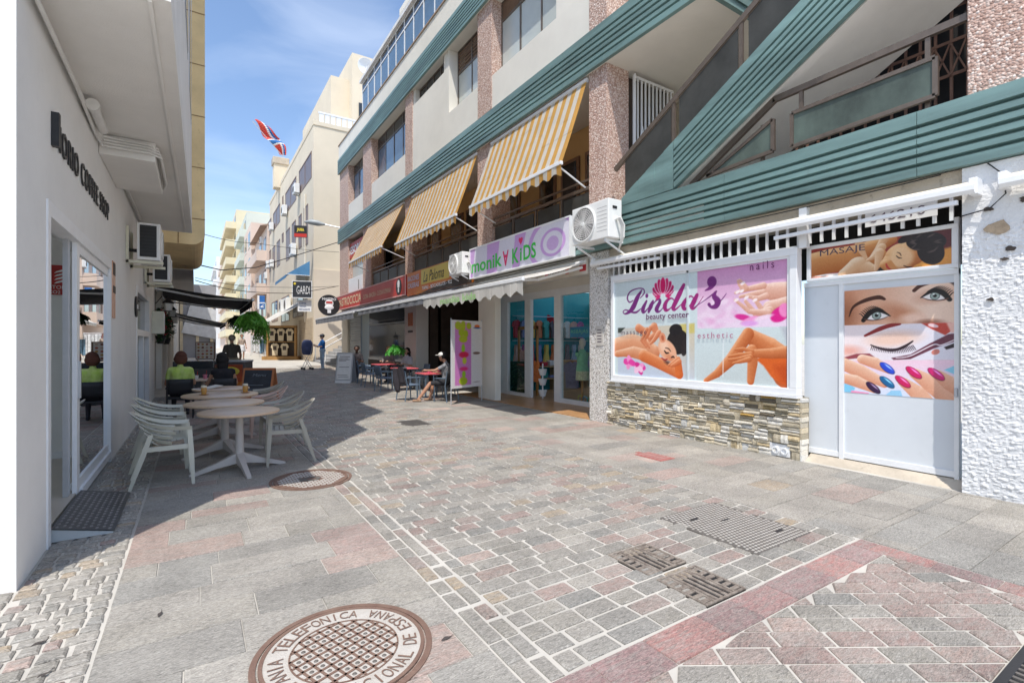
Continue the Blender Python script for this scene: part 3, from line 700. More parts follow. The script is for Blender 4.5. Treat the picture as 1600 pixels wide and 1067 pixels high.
mb = MB(); mb.box(R - .09, R + .15, 3.3, YEND + .03, 12.723, 12.77); part(bd, 'parapet_coping', mb, pm('coping_brown', (.36, .26, .19), .8), w=True)
mb = MB(); mb.box(9.5, 9.6, -1, YEND, 3.9, 12); mb.box(12.2, 12.3, 13.5, YEND, 0, 3.45); mb.box(R + .1, 9.6, YEND - .25, YEND, 3.4, 12); mb.box(R + .1, 11, YEND - .35, YEND - .05, 0, 3.4); part(bd, 'wall', mb, CREAM, w=True)  # rear wall set forward, leaving the shop's back open to sky light
# first floor: recessed terrace behind the awnings
TERR = pm('terrace_sunlit_ochre', (.62, .44, .22), .85, .8, .1, 50, .2)  # warm sunlight through the awnings is put into this wall colour
mb = MB(); mb.box(8.5, 8.7, cA[1], YEND - .3, 3.9, 7.18); part(bd, 'terrace_wall', mb, TERR, w=True)
for (a, c) in ((cA, cB), (cB, cC), (cC, cD), (cD, cE)):
    y0, y1 = a[1], c[0]; n = 4 if y1 - y0 > 3 else 2
    for k in range(n):
        w0 = y0 + (y1 - y0) * k / n; w1 = y0 + (y1 - y0) * (k + 1) / n
        mb = MB(); mb.box(8.44, 8.49, w0 + .12, w1 - .12, 4.2, 6.5); f = part(bd, 'terrace_window', mb, WOODB, w=True)
        mb = MB(); mb.box(8.425, 8.438, w0 + .22, w1 - .22, 4.3, 6.4); part(f, 'pane', mb, WIN_D, w=True)
    if (a, c) == (cD, cE):
        mb = MB(); mb.box(R + .25, R + .3, y0, y1, 3.9, 6.4); part(bd, 'office_window', mb, WIN_G, w=True)
        continue
    mb = MB(); mb.box(R + .05, R + .11, y0, y1, 4.83, 4.9); mb.box(R + .06, R + .1, y0, y1, 5.02, 5.06); part(bd, 'handrail', mb, BRONZE, w=True)
    for k in range(n):
        w0 = y0 + (y1 - y0) * k / n; w1 = y0 + (y1 - y0) * (k + 1) / n
        mb = MB(); mb.box(R + .06, R + .1, w0 - .025 + (.03 if k == 0 else 0), w0 + .025, 3.9, 4.83); part(bd, 'rail_post', mb, BRONZE, w=True)
        mb = MB(); mb.box(R + .07, R + .085, w0 + .08, w1 - .08, 4.0, 4.78); part(bd, 'rail_panel', mb, SMOKE, w=True)
# second floor walls and windows
WX = R + .32
def win(name, y0, y1, z0, z1, nv, pane, frame, x=WX, top=0, topm=None):
    """frame with nv panes side by side, and louvred top lights"""
    f = part(bd, name, MB().box(x, x + .05, y0, y0 + .05, z0, z1), frame, w=True)
    mb = MB(); mb.box(x, x + .05, y1 - .05, y1, z0, z1); mb.box(x - .002, x + .05, y0 + .05, y1 - .05, z0, z0 + .05); mb.box(x - .002, x + .05, y0 + .05, y1 - .05, z1 - .05, z1)
    zt = z1 - top
    if top: mb.box(x - .004, x + .05, y0 + .05, y1 - .05, zt - .03, zt + .03)
    for k in range(1, nv): yy = y0 + (y1 - y0) * k / nv; mb.box(x - .003, x + .048, yy - .025, yy + .025, z0 + .05, z1 - .05)
    part(f, 'frame', mb, frame, w=True)
    for k in range(nv):
        a = y0 + (y1 - y0) * k / nv + .03; c = y0 + (y1 - y0) * (k + 1) / nv - .03; s = (k % 2) * .006
        mb = MB(); mb.box(x + .015 + s, x + .025 + s, a, c, z0 + .05, zt); part(f, 'pane', mb, pane, w=True)
        if top:
            if topm is WOODB:
                for q in range(6): zz = zt + .05 + q * (top - .1) / 6; mb = MB(); mb.bar((x + .02, a, zz + .04), (x + .02, c, zz + .04), .05, .012, (1, 0, .8)); part(f, 'louvre', mb, WOODB, w=True)
            else: mb = MB(); mb.box(x + .015, x + .025, a, c, zt + .03, z1 - .05); part(f, 'pane', mb, topm or pane, w=True)
    return f
mb = MB()
mb.box(R + .02, WX + .3, cA[1], cB[0], 7.96, 9.0); ym = YX(884, WX)
mb.box(R + .04, WX + .3, cA[1], ym, 9.0, 11.13)
yq = YX(700, R); yr = YX(692, R)
mb.box(R + .02, WX + .3, cB[1], cC[0], 7.96, 9.05); mb.box(R + .03, WX + .3, yq, cC[0], 9.05, 10.55); mb.box(R + .04, WX + .3, yq, yr, 10.55, 11.12)
mb.box(R + .05, WX + .3, cC[0] - .2, cC[0], 10.55, 11.12)
mb.box(R + .02, WX + .3, cC[1], cD[0], 7.96, 9.0); mb.box(R + .02, WX + .3, cD[1], cE[0], 7.96, 9.0)
part(bd, 'window_apron', mb, OFFWH, w=True)
win('triple_window', ym, cB[0], 9.0, 11.12, 3, WIN_G, BRONZE, WX, .55, WOODB)
win('double_window', cB[1], yq - .02, 9.05, 11.12, 2, WIN_G, BRONZE, WX + .02, .75, WOODB)
win('strip_window', yr + .02, cC[0] - .2, 10.56, 11.12, 4, WIN_D, BRONZE, WX - .1)
win('blue_sliding_window', cC[1], cD[0], 9.0, 11.12, 4, WIN_B, BRONZE, WX, .5, WIN_D)
win('blue_sliding_window', cD[1], cE[0], 9.0, 11.12, 3, WIN_B, BRONZE, WX, .5, WIN_D)
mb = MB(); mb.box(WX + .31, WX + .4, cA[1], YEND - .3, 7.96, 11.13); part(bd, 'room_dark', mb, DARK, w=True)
# penthouse
yp = 24.7
win('penthouse_window', 14.9, yp, 12.9, 14.5, 10, WIN_B, ALU, 7.0, .42, WIN_D); win('penthouse_window', 4.8, 14.6, 12.9, 14.5, 9, WIN_B, ALU, 7.0, .42, WIN_D)
mb = MB(); mb.box(6.88, 9.6, 3.5, yp + .1, 14.52, 14.66); part(bd, 'penthouse_roof', mb, pm('roof_edge_white', (.72, .71, .69), .6), w=True)
mb = MB(); mb.box(7.08, 9.6, 4.8, yp, 12.0, 14.5); part(bd, 'penthouse_wall', mb, CREAM, w=True)
mb = MB(); mb.box(7.3, 9.6, 4, 20.2, 15.5, 15.75); part(bd, 'upper_roof_slab', mb, OFFWH, w=True)
mb = MB(); mb.box(8.0, 9.6, 4, 20.0, 14.66, 15.5); part(bd, 'upper_wall', mb, CREAM, w=True)
# outside stair: ribbed stringer rising towards the camera
SX = R - .03
p1 = PX(973, 311, SX); p2 = PX(1260, 0, SX); q1 = PX(1053, 298, SX); q2 = PX(1300, 48, SX)
sl = (p2[1] - p1[1]) / (p2[0] - p1[0]); slq = (q2[1] - q1[1]) / (q2[0] - q1[0]); slm = (sl + slq) / 2
zt_ = lambda y: p1[1] + slm * (y - p1[0]); zb_ = lambda y: q1[1] + slm * (y - q1[0])
HB = zt_(5) - zb_(5); yb = p1[0] + .0; y_hi = 1.0
y_cut = q1[0] + (4.21 - q1[1]) / slm                # where the stringer's foot meets the band
mb = MB(); corr(mb, (y_cut - .02, zb_(y_cut - .02)), (y_hi, zb_(y_hi)), HB, 6, .10, SX); part(bd, 'green_stringer_sheet', mb, GREEN, w=True)
mb = MB()                                           # its triangular foot: the ribs run out on to the band
yy = [y_cut + (p1[0] - y_cut) * k / 6 for k in range(7)]
for k in range(6):
    a, c = yy[k], yy[k + 1]
    mb.prism([(a, 4.215), (c, 4.215), (c, max(zt_(c), 4.216)), (a, zt_(a))], SX - .045 + .008 * (k % 2), SX + .05, 'x')
part(bd, 'green_stringer_foot', mb, GREEN, w=True)
mb = MB(); ya, yz = y_cut - .05, y_hi
mb.add([(SX + .06, ya, zb_(ya) + .01), (8.45, ya, zb_(ya) + .01), (8.45, yz, zb_(yz) + .01), (SX + .06, yz, zb_(yz) + .01), (SX + .06, ya, zb_(ya) + .25), (8.45, ya, zb_(ya) + .25), (8.45, yz, zb_(yz) + .25), (SX + .06, yz, zb_(yz) + .25)],
       [(0, 3, 2, 1), (4, 5, 6, 7), (0, 1, 5, 4), (1, 2, 6, 5), (2, 3, 7, 6), (3, 0, 4, 7)]); part(bd, 'stair_flight', mb, W_SOFFIT, w=True)
zr = lambda y: PX(968.5, 255, R)[1] + slm * (y - PX(968.5, 255, R)[0])
y0 = PX(968.5, 255, R)[0]
mb = MB(); mb.bar((R + .03, y0 + .15, zr(y0 + .15)), (R + .03, y_hi, zr(y_hi)), .06, .09); part(bd, 'stair_handrail', mb, BRONZE, w=True)
for k in range(4):
    a = y0 - .12 - k * 1.25; c = a - 1.08
    mb = MB(); mb.prism([(a, zt_(a) + .03), (c, zt_(c) + .03), (c, zr(c) - .07), (a, zr(a) - .07)], R + .02, R + .035, 'x'); part(bd, 'stair_rail_panel', mb, SMOKE, w=True)
    mb = MB(); mb.prism([(c - .02, zt_(c) - .1), (c - .08, zt_(c - .06) - .1), (c - .08, zr(c - .06)), (c - .02, zr(c))], R + .01, R + .05, 'x'); part(bd, 'rail_post', mb, BRONZE, w=True)
# lower flight's rail and the landing rail behind the band
k1 = PX(1080, 290, R + .1); k2 = PX(1211, 156, R + .1); k3 = PX(1512, 30, R + .1)
mb = MB(); mb.bar((R + .1, *k1), (R + .1, *k2), .06, .08); mb.bar((R + .1, k2[0] + .02, k2[1]), (R + .1, k3[0], k2[1] + .02), .06, .08); part(bd, 'landing_handrail', mb, BRONZE, w=True)
def framed(pts, mat, nm, x):
    ys_ = [p[0] for p in pts]; mb = MB()
    for i in range(len(pts)): mb.bar((x, *pts[i]), (x, *pts[(i + 1) % len(pts)]), .05, .05, (1, 0, 0))
    f = part(bd, nm, mb, BRONZE, w=True); mb = MB(); mb.prism(pts, x - .006, x + .006, 'x'); part(f, 'pane', mb, mat, w=True)
framed([PX(1238, 230, R + .03), PX(1462, 150, R + .03), PX(1462, 90, R + .03), PX(1238, 178, R + .03)], REEDED, 'landing_panel', R + .03)
framed([PX(1105, 276, R + .06), PX(1208, 236, R + .06), PX(1208, 187, R + .06)], REEDED, 'landing_panel', R + .06)
for px in (1192, 1252, 1450): mb = MB(); y = YX(px, R + .1); mb.box(R + .085, R + .12, y - .025, y + .025, 4.0, k2[1] - .03 if px > 1200 else k2[1] - .3); part(bd, 'rail_post', mb, BRONZE, w=True)
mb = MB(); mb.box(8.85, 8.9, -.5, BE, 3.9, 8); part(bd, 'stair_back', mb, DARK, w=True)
LATT = pm('rust_brown_lattice', (.20, .11, .08), .6, 6, .2, 60, .2)
for k in range(28):
    y = .0 + k * .17; mb = MB(); mb.box(8.60, 8.63, y, y + .03, 3.95, 7.8); part(bd, 'lattice_bar', mb, LATT, w=True)
mb = MB()
for z in (4.3, 4.75, 5.2, 5.65, 6.1, 6.55, 7.0): mb.box(8.585, 8.60, 0, 4.7, z, z + .04)
for k in range(27):
    for z in (4.3, 5.2, 6.1): y = k * .17 + .015; mb.bar((8.57, y, z), (8.57, y + .17, z + .45), .018); mb.bar((8.57, y + .17, z), (8.57, y, z + .45), .018)
part(bd, 'lattice_diagonal', mb, LATT, w=True)
# white grille gate beside the first column
gy = cA[0] - .08
for k in range(11):
    x = 7.58 + k * .115; mb = MB(); mb.box(x, x + .028, gy, gy + .03, 4.1, 7.1); part(bd, 'grille_bar', mb, ALU, w=True)
mb = MB()
for z in (4.9, 7.05): mb.box(7.56, 8.8, gy - .012, gy - .001, z, z + .05)
for x in (7.82, 8.4):
    for s in (-1, 1): mb.tube([(x, gy - .01, 5.2), (x + s * .1, gy - .01, 5.65), (x, gy - .01, 6.1)], .012, 6); mb.tube([(x, gy - .01, 5.35), (x + s * .06, gy - .01, 5.65), (x, gy - .01, 5.95)], .010, 6)
part(bd, 'grille_scroll', mb, ALU, w=True)
mb = MB(); mb.box(7.5, 8.9, gy + .2, gy + .25, 3.95, 7.15); part(bd, 'gate_dark', mb, DBROWN, w=True)
mb = MB(); mb.tube([(R + .66, gy - .05, 4.2), (R + .66, gy - .05, 5.3), (R + .66, gy - .05, 7.1)], .016, 8); part(bd, 'drain_pipe', mb, ALU, True, w=True)
# ground floor piers and openings
mb = MB(); mb.bbox(R, R + .7, YX(950, R), YX(921, R), 0, 3.45, .01); part(bd, 'pier', mb, PEBW, w=True)
mb = MB(); mb.bbox(R + .03, R + .22, YX(772, R), YX(746, R), 0, 3.4, .01); part(bd, 'pier', mb, OFFWH, w=True)
mb = MB(); mb.bbox(R, R + .5, YX(650, R), YX(632, R), 0, 3.4, .01); part(bd, 'pier', mb, W_SOFFIT, w=True)
mb = MB(); mb.bbox(R, R + .5, YX(543, R), YX(535, R), 0, 3.4, .01); part(bd, 'pier', mb, CREAM, w=True)
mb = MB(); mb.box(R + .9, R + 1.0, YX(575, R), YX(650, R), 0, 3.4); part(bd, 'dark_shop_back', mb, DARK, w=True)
mb = MB(); mb.box(10.0, 10.1, 13.75, YX(650, R) + .1, 0, 3.4); mb.box(R + .55, 9.99, YX(650, R), YX(650, R) + .1, 0, 3.4); mb.box(9.45, 10.1, 13.6, YX(650, R) + .1, 3.403, 3.49); part(bd, 'bar_back_wall', mb, DBROWN, w=True)  # cross wall and ceiling strip added to keep daylight out of the bar
# rough rendered pier beside the white door (real relief)
mb = MB(); NY, NZ = 200, 300; yA, yB = -1.0, 1.83
nzv = rng.normal(size=(NZ + 1, NY + 1)); 
nzv = (2 * nzv + np.roll(nzv, 1, 0) + np.roll(nzv, -1, 0) + np.roll(nzv, 1, 1) + np.roll(nzv, -1, 1)) / 2.8
mb.grid(lambda u, v: (R - .004 - float(max(nzv[int(v * NZ + .5), int(u * NY + .5)], -.6)) * .0040 * (1 if v < .80 else .3), yB + (yA - yB) * u, 3.46 * v), NY, NZ)
mb.box(R + .001, R + .6, yA, yB, 0, 3.46); part(bd, 'rough_pier', mb, ROUGHW, w=True)
STAIN = pm('bare_render_patch', (.42, .32, .22), .9, 12, .3, 90, .5)
for (y, z, s) in ((1.55, 2.78, .10), (1.25, 2.80, .09), (1.62, 2.98, .04), (1.35, 3.02, .045), (1.45, 2.55, .04), (1.28, 2.52, .04), (1.5, 2.45, .03), (1.6, 2.05, .03), (1.2, 3.05, .05)):
    mb = MB(); a = [(y + s * cos(t) * random.uniform(.6, 1.3), z + s * .7 * sin(t) * random.uniform(.5, 1.2)) for t in [k * pi / 6 for k in range(12)]]
    mb.prism(a, R - .022, R, 'x'); part(bd, 'render_patch', mb, STAIN if s > .05 else DBROWN, w=True)
# strip with old concrete, above the beauty shop
mb = MB(); mb.box(R + .05, R + .4, 1.83, YX(921, R), 3.22, 3.47); part(bd, 'lintel', mb, CONC, w=True)
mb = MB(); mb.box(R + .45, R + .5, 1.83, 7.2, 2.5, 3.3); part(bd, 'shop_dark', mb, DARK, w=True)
# ------------------------------------------------------------------ printed pictures (flat prints, painted per point)
def lin(c): c = np.asarray(c, float) / 255; return np.where(c <= .04045, c / 12.92, ((c + .055) / 1.055) ** 2.4)
class Art:
    """a flat print of w x h metres; points are (right, up) in metres from its lower left corner"""
    def __init__(s, w, h, cell, bg):
        s.w, s.h = w, h; s.nx, s.ny = max(int(w / cell), 2), max(int(h / cell), 2)
        s.A, s.B = np.meshgrid(np.linspace(0, w, s.nx + 1), np.linspace(0, h, s.ny + 1)); s.cell = cell
        s.I = np.ones((s.ny + 1, s.nx + 1, 3)) * np.array(bg, float)
    def blend(s, m, col): m = np.clip(m, 0, 1)[..., None]; s.I = s.I * (1 - m) + np.asarray(col, float) * m
    def sd_poly(s, P):
        P = np.array(P); A, B = s.A, s.B; ins = np.zeros(A.shape, bool); d = np.full(A.shape, 1e9)
        for i in range(len(P)):
            x0, y0 = P[i]; x1, y1 = P[(i + 1) % len(P)]; dx, dy = x1 - x0, y1 - y0
            t = np.clip(((A - x0) * dx + (B - y0) * dy) / (dx * dx + dy * dy + 1e-12), 0, 1)
            d = np.minimum(d, np.hypot(A - x0 - t * dx, B - y0 - t * dy))
            c = (y0 > B) != (y1 > B); ins ^= c & (A < dx * (B - y0) / (dy if dy else 1e-9) + x0)
        return np.where(ins, d, -d)
    def poly(s, P, col, soft=None, al=1): soft = soft or s.cell; s.blend((s.sd_poly(P) / soft + .5) * al if al == 1 else np.clip(s.sd_poly(P) / soft + .5, 0, 1) * al, col)
    def grad(s, P, c0, c1, a, b, soft=None):
        """polygon filled with a gradient from point a to point b"""
        soft = soft or s.cell; dx, dy = b[0] - a[0], b[1] - a[1]
        t = np.clip(((s.A - a[0]) * dx + (s.B - a[1]) * dy) / (dx * dx + dy * dy), 0, 1)[..., None]
        s.blend(s.sd_poly(P) / soft + .5, np.asarray(c0, float) * (1 - t) + np.asarray(c1, float) * t)
    def ell(s, c, rx, ry, col, rot=0, soft=None, al=1):
        soft = soft or s.cell; x = s.A - c[0]; y = s.B - c[1]; X = x * cos(rot) + y * sin(rot); Y = -x * sin(rot) + y * cos(rot)
        d = (1 - np.sqrt((X / rx) ** 2 + (Y / ry) ** 2)) * min(rx, ry); s.blend(np.clip(d / soft + .5, 0, 1) * al, col)
    def limb(s, pts, rad, col, dark, lit=None, light=(-.4, .9)):
        """rounded form along a path, shaded across as a photograph of skin would be"""
        best = np.full(s.A.shape, -1e9); side = np.zeros(s.A.shape)
        for i in range(len(pts) - 1):
            (x0, y0), (x1, y1) = pts[i], pts[i + 1]; dx, dy = x1 - x0, y1 - y0
            t = np.clip(((s.A - x0) * dx + (s.B - y0) * dy) / (dx * dx + dy * dy + 1e-12), 0, 1)
            ex, ey = s.A - x0 - t * dx, s.B - y0 - t * dy; r = rad[i] + (rad[i + 1] - rad[i]) * t
            d = r - np.hypot(ex, ey); q = (ex * light[0] + ey * light[1]) / r
            side = np.where(d > best, q, side); best = np.maximum(best, d)
        k = np.clip(.55 + .55 * side, 0, 1)[..., None]
        c = np.asarray(dark, float) * (1 - k) + np.asarray(col, float) * k
        if lit is not None: kk = np.clip((side - .35) * 1.2, 0, 1)[..., None]; c = c * (1 - kk) + np.asarray(lit, float) * kk
        s.blend(best / s.cell + .5, c)
    def stroke(s, pts, wid, col, soft=None):
        pts = smooth_path(pts, 6); n = len(pts); w = np.interp(np.linspace(0, 1, n), np.linspace(0, 1, len(wid)), wid); best = np.full(s.A.shape, -1e9)
        for i in range(n - 1):
            (x0, y0), (x1, y1) = pts[i], pts[i + 1]; dx, dy = x1 - x0, y1 - y0
            t = np.clip(((s.A - x0) * dx + (s.B - y0) * dy) / (dx * dx + dy * dy + 1e-12), 0, 1)
            best = np.maximum(best, w[i] - np.hypot(s.A - x0 - t * dx, s.B - y0 - t * dy))
        s.blend(best / (soft or s.cell) + .5, col)
    def mesh(s, name, fn, mat, off=None):
        g = rng.normal(size=s.I.shape[:2]); g = (g + np.roll(g, 1, 0) + np.roll(g, 1, 1)) * 1.5; s.I = s.I + g[..., None]
        V = [fn(a, b, 0) for a, b in zip(s.A.ravel(), s.B.ravel())]; n = s.nx + 1
        F = [(j * n + i, j * n + i + 1, (j + 1) * n + i + 1, (j + 1) * n + i) for j in range(s.ny) for i in range(s.nx)]
        return colour_mesh(name, V, F, lin(np.clip(s.I, 0, 255)).reshape(-1, 3), mat, off=off)
def smooth_path(P, k):
    P = [np.array(p, float) for p in P]; out_ = []
    for i in range(len(P) - 1):
        p0, p1, p2, p3 = P[max(i - 1, 0)], P[i], P[i + 1], P[min(i + 2, len(P) - 1)]
        for j in range(k):
            t = j / k; out_.append(tuple(.5 * (2 * p1 + (p2 - p0) * t + (2 * p0 - 5 * p1 + 4 * p2 - p3) * t * t + (3 * p1 - p0 - 3 * p2 + p3) * t ** 3)))
    return out_ + [tuple(P[-1])]
PRINT = attr_mat('printed_film', 'pc', .28, False, .5)
def print_part(t, name, art, fn): return obj(name, art.mesh(name, fn, PRINT, off=root_off(t)), t)
SK, SKD, SKL = (232, 168, 128), (170, 92, 58), (250, 214, 186)
SP1, SP1D, SP1L = (240, 196, 176), (196, 128, 104), (252, 228, 214)

# ------------------------------------------------------------------ beauty shop
WL, WR = YX(957, R), YX(1248, R); WB, WT = .88, 2.90
t = thing('shop_window', 'wide white framed beauty shop window covered with pink and skin toned advertising pictures', 'shop window', (R, (WL + WR) / 2, WB))
mb = MB(); x0, x1 = R - .05, R + .08
for a, b_, c, d in ((WR, WL, WB, WB + .10), (WR, WL, WT - .10, WT), (WR, WR + .10, WB + .10, WT - .10), (WL - .07, WL, WB + .10, WT - .10)): mb.bbox(x0, x1, a, b_, c, d, .006)
part(t, 'frame', mb, ALU, w=True)
mb = MB(); mb.box(x0 - .03, x1, WR - .01, WL + .02, WB - .03, WB - .003); part(t, 'sill', mb, ALU, w=True)
mb = MB(); mb.box(x0 + .02, x0 + .03, WR + .1, WR + .14, WB + .1, WT - .1); mb.box(x0 + .02, x0 + .03, WR + .14, WL - .07, WT - .135, WT - .10); part(t, 'sash', mb, ALU, w=True)
aw, ah = (WL - .07) - (WR + .10), WT - WB - .20; A0 = (R - .012, WL - .07, WB + .10)
def pt(px, py): y, z = PX(px, py, R - .012); return A0[1] - y, z - A0[2]
zA = lambda x, y: pt(960 + x / 5.333, 400 + y / 5.333)
zB = lambda x, y: pt(1080 + x / 4.963, 390 + y / 4.963)
ar = Art(aw, ah, .0085, (206, 219, 221))
# nails
ar.grad([zB(48, 100), zB(800, -20), zB(800, 595), zB(48, 612)], (206, 140, 186), (236, 212, 232), zB(500, 100), zB(500, 560))
for k in range(26):
    c = zB(random.uniform(60, 330), random.uniform(380, 600)); ar.ell(c, random.uniform(.05, .12), random.uniform(.02, .05), (228, 170, 210) if k % 2 else (246, 226, 240), random.uniform(-1, 1), .06, .6)
ar.limb([zB(790, 330), zB(640, 325), zB(560, 320)], [.15, .13, .10], SP1, SP1D, SP1L)
ar.limb([zB(790, 400), zB(680, 430), zB(600, 440)], [.09, .09, .08], SP1, SP1D, SP1L)
for P, r in (([zB(560, 280), zB(440, 305), zB(345, 335)], [.07, .055, .035]), ([zB(560, 330), zB(470, 345), zB(380, 365)], [.06, .05, .035]),
             ([zB(580, 360), zB(520, 380), zB(430, 360)], [.07, .055, .03]), ([zB(600, 450), zB(560, 480), zB(485, 375)], [.08, .06, .035]),
             ([zB(610, 470), zB(500, 500), zB(420, 400)], [.08, .06, .035]), ([zB(600, 490), zB(450, 480), zB(340, 390)], [.07, .05, .03]),
             ([zB(430, 300), zB(400, 260), zB(375, 235)], [.05, .035, .025]), ([zB(400, 310), zB(370, 270), zB(360, 240)], [.04, .03, .022])): ar.limb(P, [q * .72 for q in r], SP1, SP1D, SP1L)
for c in (zB(360, 330), zB(392, 322), zB(428, 372), zB(494, 392), zB(350, 392), zB(400, 262)): ar.ell(c, .04, .022, (250, 232, 232), .4)
for (c, rx, ry, rot, col) in ((zB(400, 525), .13, .045, -.2, (214, 40, 140)), (zB(455, 545), .14, .04, .3, (240, 150, 205)), (zB(690, 500), .15, .10, .5, (218, 24, 132)), (zB(725, 470), .08, .10, .2, (240, 130, 190)),
                              (zB(450, 572), .13, .04, 0, (226, 160, 224)), (zB(290, 545), .12, .035, -.2, (238, 206, 230)), (zB(560, 525), .14, .03, .2, (244, 214, 232))): ar.ell(c, rx, ry, col, rot, .02)
# esthetic
ar.grad([zB(40, 620), zB(800, 600), zB(800, 1060), zB(40, 1040)], (208, 221, 222), (196, 205, 204), zB(300, 650), zB(400, 1040))
ar.poly([zB(690, 600), zB(800, 600), zB(800, 740), zB(740, 720)], (186, 190, 196), .05)
SE, SED, SEL = (224, 138, 84), (172, 76, 30), (244, 186, 142)
ar.limb([zB(455, 668), zB(600, 770), zB(760, 940)], [.105, .17, .26], SE, SED, SEL, (.2, .95))
ar.poly([zB(500, 850), zB(640, 800), zB(800, 800), zB(800, 1065), zB(700, 1040), zB(620, 985), zB(560, 900)], (216, 92, 30), .02); ar.poly([zB(640, 900), zB(800, 880), zB(800, 1065), zB(700, 1040)], (196, 72, 20), .1)
ar.limb([zB(470, 780), zB(475, 880), zB(460, 1020)], [.085, .08, .055], SE, SED, SEL)
ar.limb([zB(440, 655), zB(310, 850), zB(200, 960), zB(110, 1015)], [.095, .095, .065, .035], SE, SED, SEL, (-.8, .5))
ar.limb([zB(790, 790), zB(620, 805), zB(470, 805)], [.09, .075, .06], SE, SED, SEL)
for k, P in enumerate(([zB(470, 790), zB(400, 770), zB(340, 775)], [zB(460, 810), zB(370, 815), zB(290, 828)], [zB(460, 830), zB(370, 845), zB(290, 855)], [zB(450, 850), zB(380, 868), zB(325, 880)])): ar.limb(P, [.04, .028, .016], SE, SED, SEL)
ar.poly([zB(246, 700), zB(251, 700), zB(249, 985), zB(244, 985)], (240, 244, 244))
# massage
ar.grad([zA(30, 606), zA(668, 565), zA(668, 1030), zA(30, 1000)], (206, 196, 176), (196, 206, 222), zA(400, 600), zA(300, 960))
ar.poly([zA(545, 568), zA(668, 560), zA(668, 640), zA(580, 650)], (206, 190, 110), .03)
ar.poly([zA(30, 600), zA(90, 597), zA(50, 640), zA(30, 640)], (60, 66, 60), .02)
ar.limb([zA(30, 760), zA(140, 740), zA(260, 770), zA(330, 800)], [.19, .21, .19, .13], (240, 178, 138), (196, 104, 62), (252, 216, 186))
ar.limb([zA(20, 810), zA(160, 800), zA(250, 825)], [.05, .11, .11], (240, 178, 138), (200, 110, 66), (252, 214, 184))
for P, r in (([zA(200, 600), zA(270, 640), zA(300, 700)], [.10, .08, .05]), ([zA(330, 590), zA(350, 640), zA(300, 680)], [.10, .08, .05]), ([zA(300, 600), zA(250, 700), zA(290, 760)], [.06, .045, .03]), ([zA(270, 610), zA(225, 700), zA(265, 755)], [.05, .04, .028]), ([zA(370, 640), zA(330, 700), zA(300, 730)], [.07, .05, .03])): ar.limb(P, [q * .8 for q in r], (236, 160, 118), (190, 88, 48), (250, 206, 176))
ar.limb([zA(240, 830), zA(370, 890), zA(540, 985)], [.11, .105, .08], (236, 146, 92), (196, 84, 34), (250, 196, 156))
ar.limb([zA(540, 985), zA(530, 900), zA(500, 850)], [.08, .075, .06], (230, 122, 60), (196, 78, 24), (244, 170, 118))
ar.ell(zA(525, 715), .225, .215, (34, 28, 28), .5); ar.ell(zA(510, 615), .135, .10, (30, 26, 28), .1); ar.ell(zA(585, 760), .07, .15, (40, 32, 32), -.2)
ar.ell(zA(440, 785), .23, .155, (238, 176, 140), -.75, .02); ar.ell(zA(470, 855), .12, .05, (206, 110, 66), -.5, .06, .6); ar.ell(zA(415, 750), .09, .08, (250, 208, 178), -.4, .07, .8)
ar.ell(zA(400, 680), .07, .09, (226, 146, 110), .3); ar.ell(zA(402, 682), .03, .05, (186, 92, 58), .3)
ar.stroke([zA(418, 790), zA(432, 808), zA(455, 806)], [.012, .016, .006], (40, 24, 20)); ar.stroke([zA(425, 765), zA(450, 772), zA(470, 795)], [.008, .012, .006], (80, 48, 36))
ar.stroke([zA(475, 845), zA(490, 838), zA(500, 848)], [.012, .014, .006], (50, 26, 22)); ar.stroke([zA(395, 850), zA(420, 866), zA(440, 858)], [.014, .018, .01], (188, 60, 52))
ar.ell(zA(445, 890), .08, .03, (70, 40, 36), -.4, .04, .8)
for P in ([zA(530, 860), zA(490, 890), zA(455, 910)], [zA(540, 880), zA(500, 905), zA(475, 915)]): ar.limb(P, [.05, .04, .025], (236, 146, 96), (190, 84, 40), (250, 200, 160))
for k in range(22):
    c0 = zA(120, 885) if k % 2 else zA(205, 930); a = k * 2.399; r = random.uniform(.02, .12)
    ar.ell((c0[0] + r * cos(a), c0[1] + r * sin(a) * .7), .07, .05, random.choice([(232, 60, 160), (246, 150, 205), (250, 200, 228), (214, 40, 140)]), a, .015)
# script lettering and lotus
PU, PUD = (108, 34, 110), (150, 30, 110)
ar.stroke([zA(155, 372), zA(125, 385), zA(108, 350), zA(130, 300), zA(190, 272), zA(240, 275), zA(248, 310), zA(215, 350)], [.010, .014, .018, .014, .010, .012, .014, .008], PU)
ar.stroke([zA(228, 285), zA(190, 350), zA(160, 420), zA(125, 465), zA(88, 482), zA(72, 465), zA(95, 450), zA(140, 466), zA(180, 470), zA(220, 440)], [.012, .05, .055, .03, .012, .010, .012, .018, .02, .006], PU)
ar.stroke([zA(268, 375), zA(240, 435), zA(238, 465), zA(258, 462), zA(300, 410)], [.02, .045, .03, .014, .006], PU); ar.ell(zA(270, 332), .035, .04, PU)
ar.stroke([zA(322, 375), zA(305, 415), zA(285, 466)], [.02, .045, .02], PU); ar.stroke([zA(296, 440), zA(340, 380), zA(372, 360), zA(378, 385), zA(352, 440), zA(362, 464), zA(385, 455), zA(420, 410)], [.006, .012, .02, .035, .045, .02, .010, .006], PU)
ar.stroke([zA(500, 372), zA(475, 352), zA(440, 372), zA(420, 415), zA(428, 450), zA(455, 445), zA(490, 410)], [.010, .014, .03, .045, .03, .012, .006], PUD)
ar.stroke([zA(578, 242), zA(545, 310), zA(512, 380), zA(490, 430), zA(505, 447), zA(545, 415), zA(575, 385)], [.03, .048, .045, .04, .018, .008, .006], PUD)
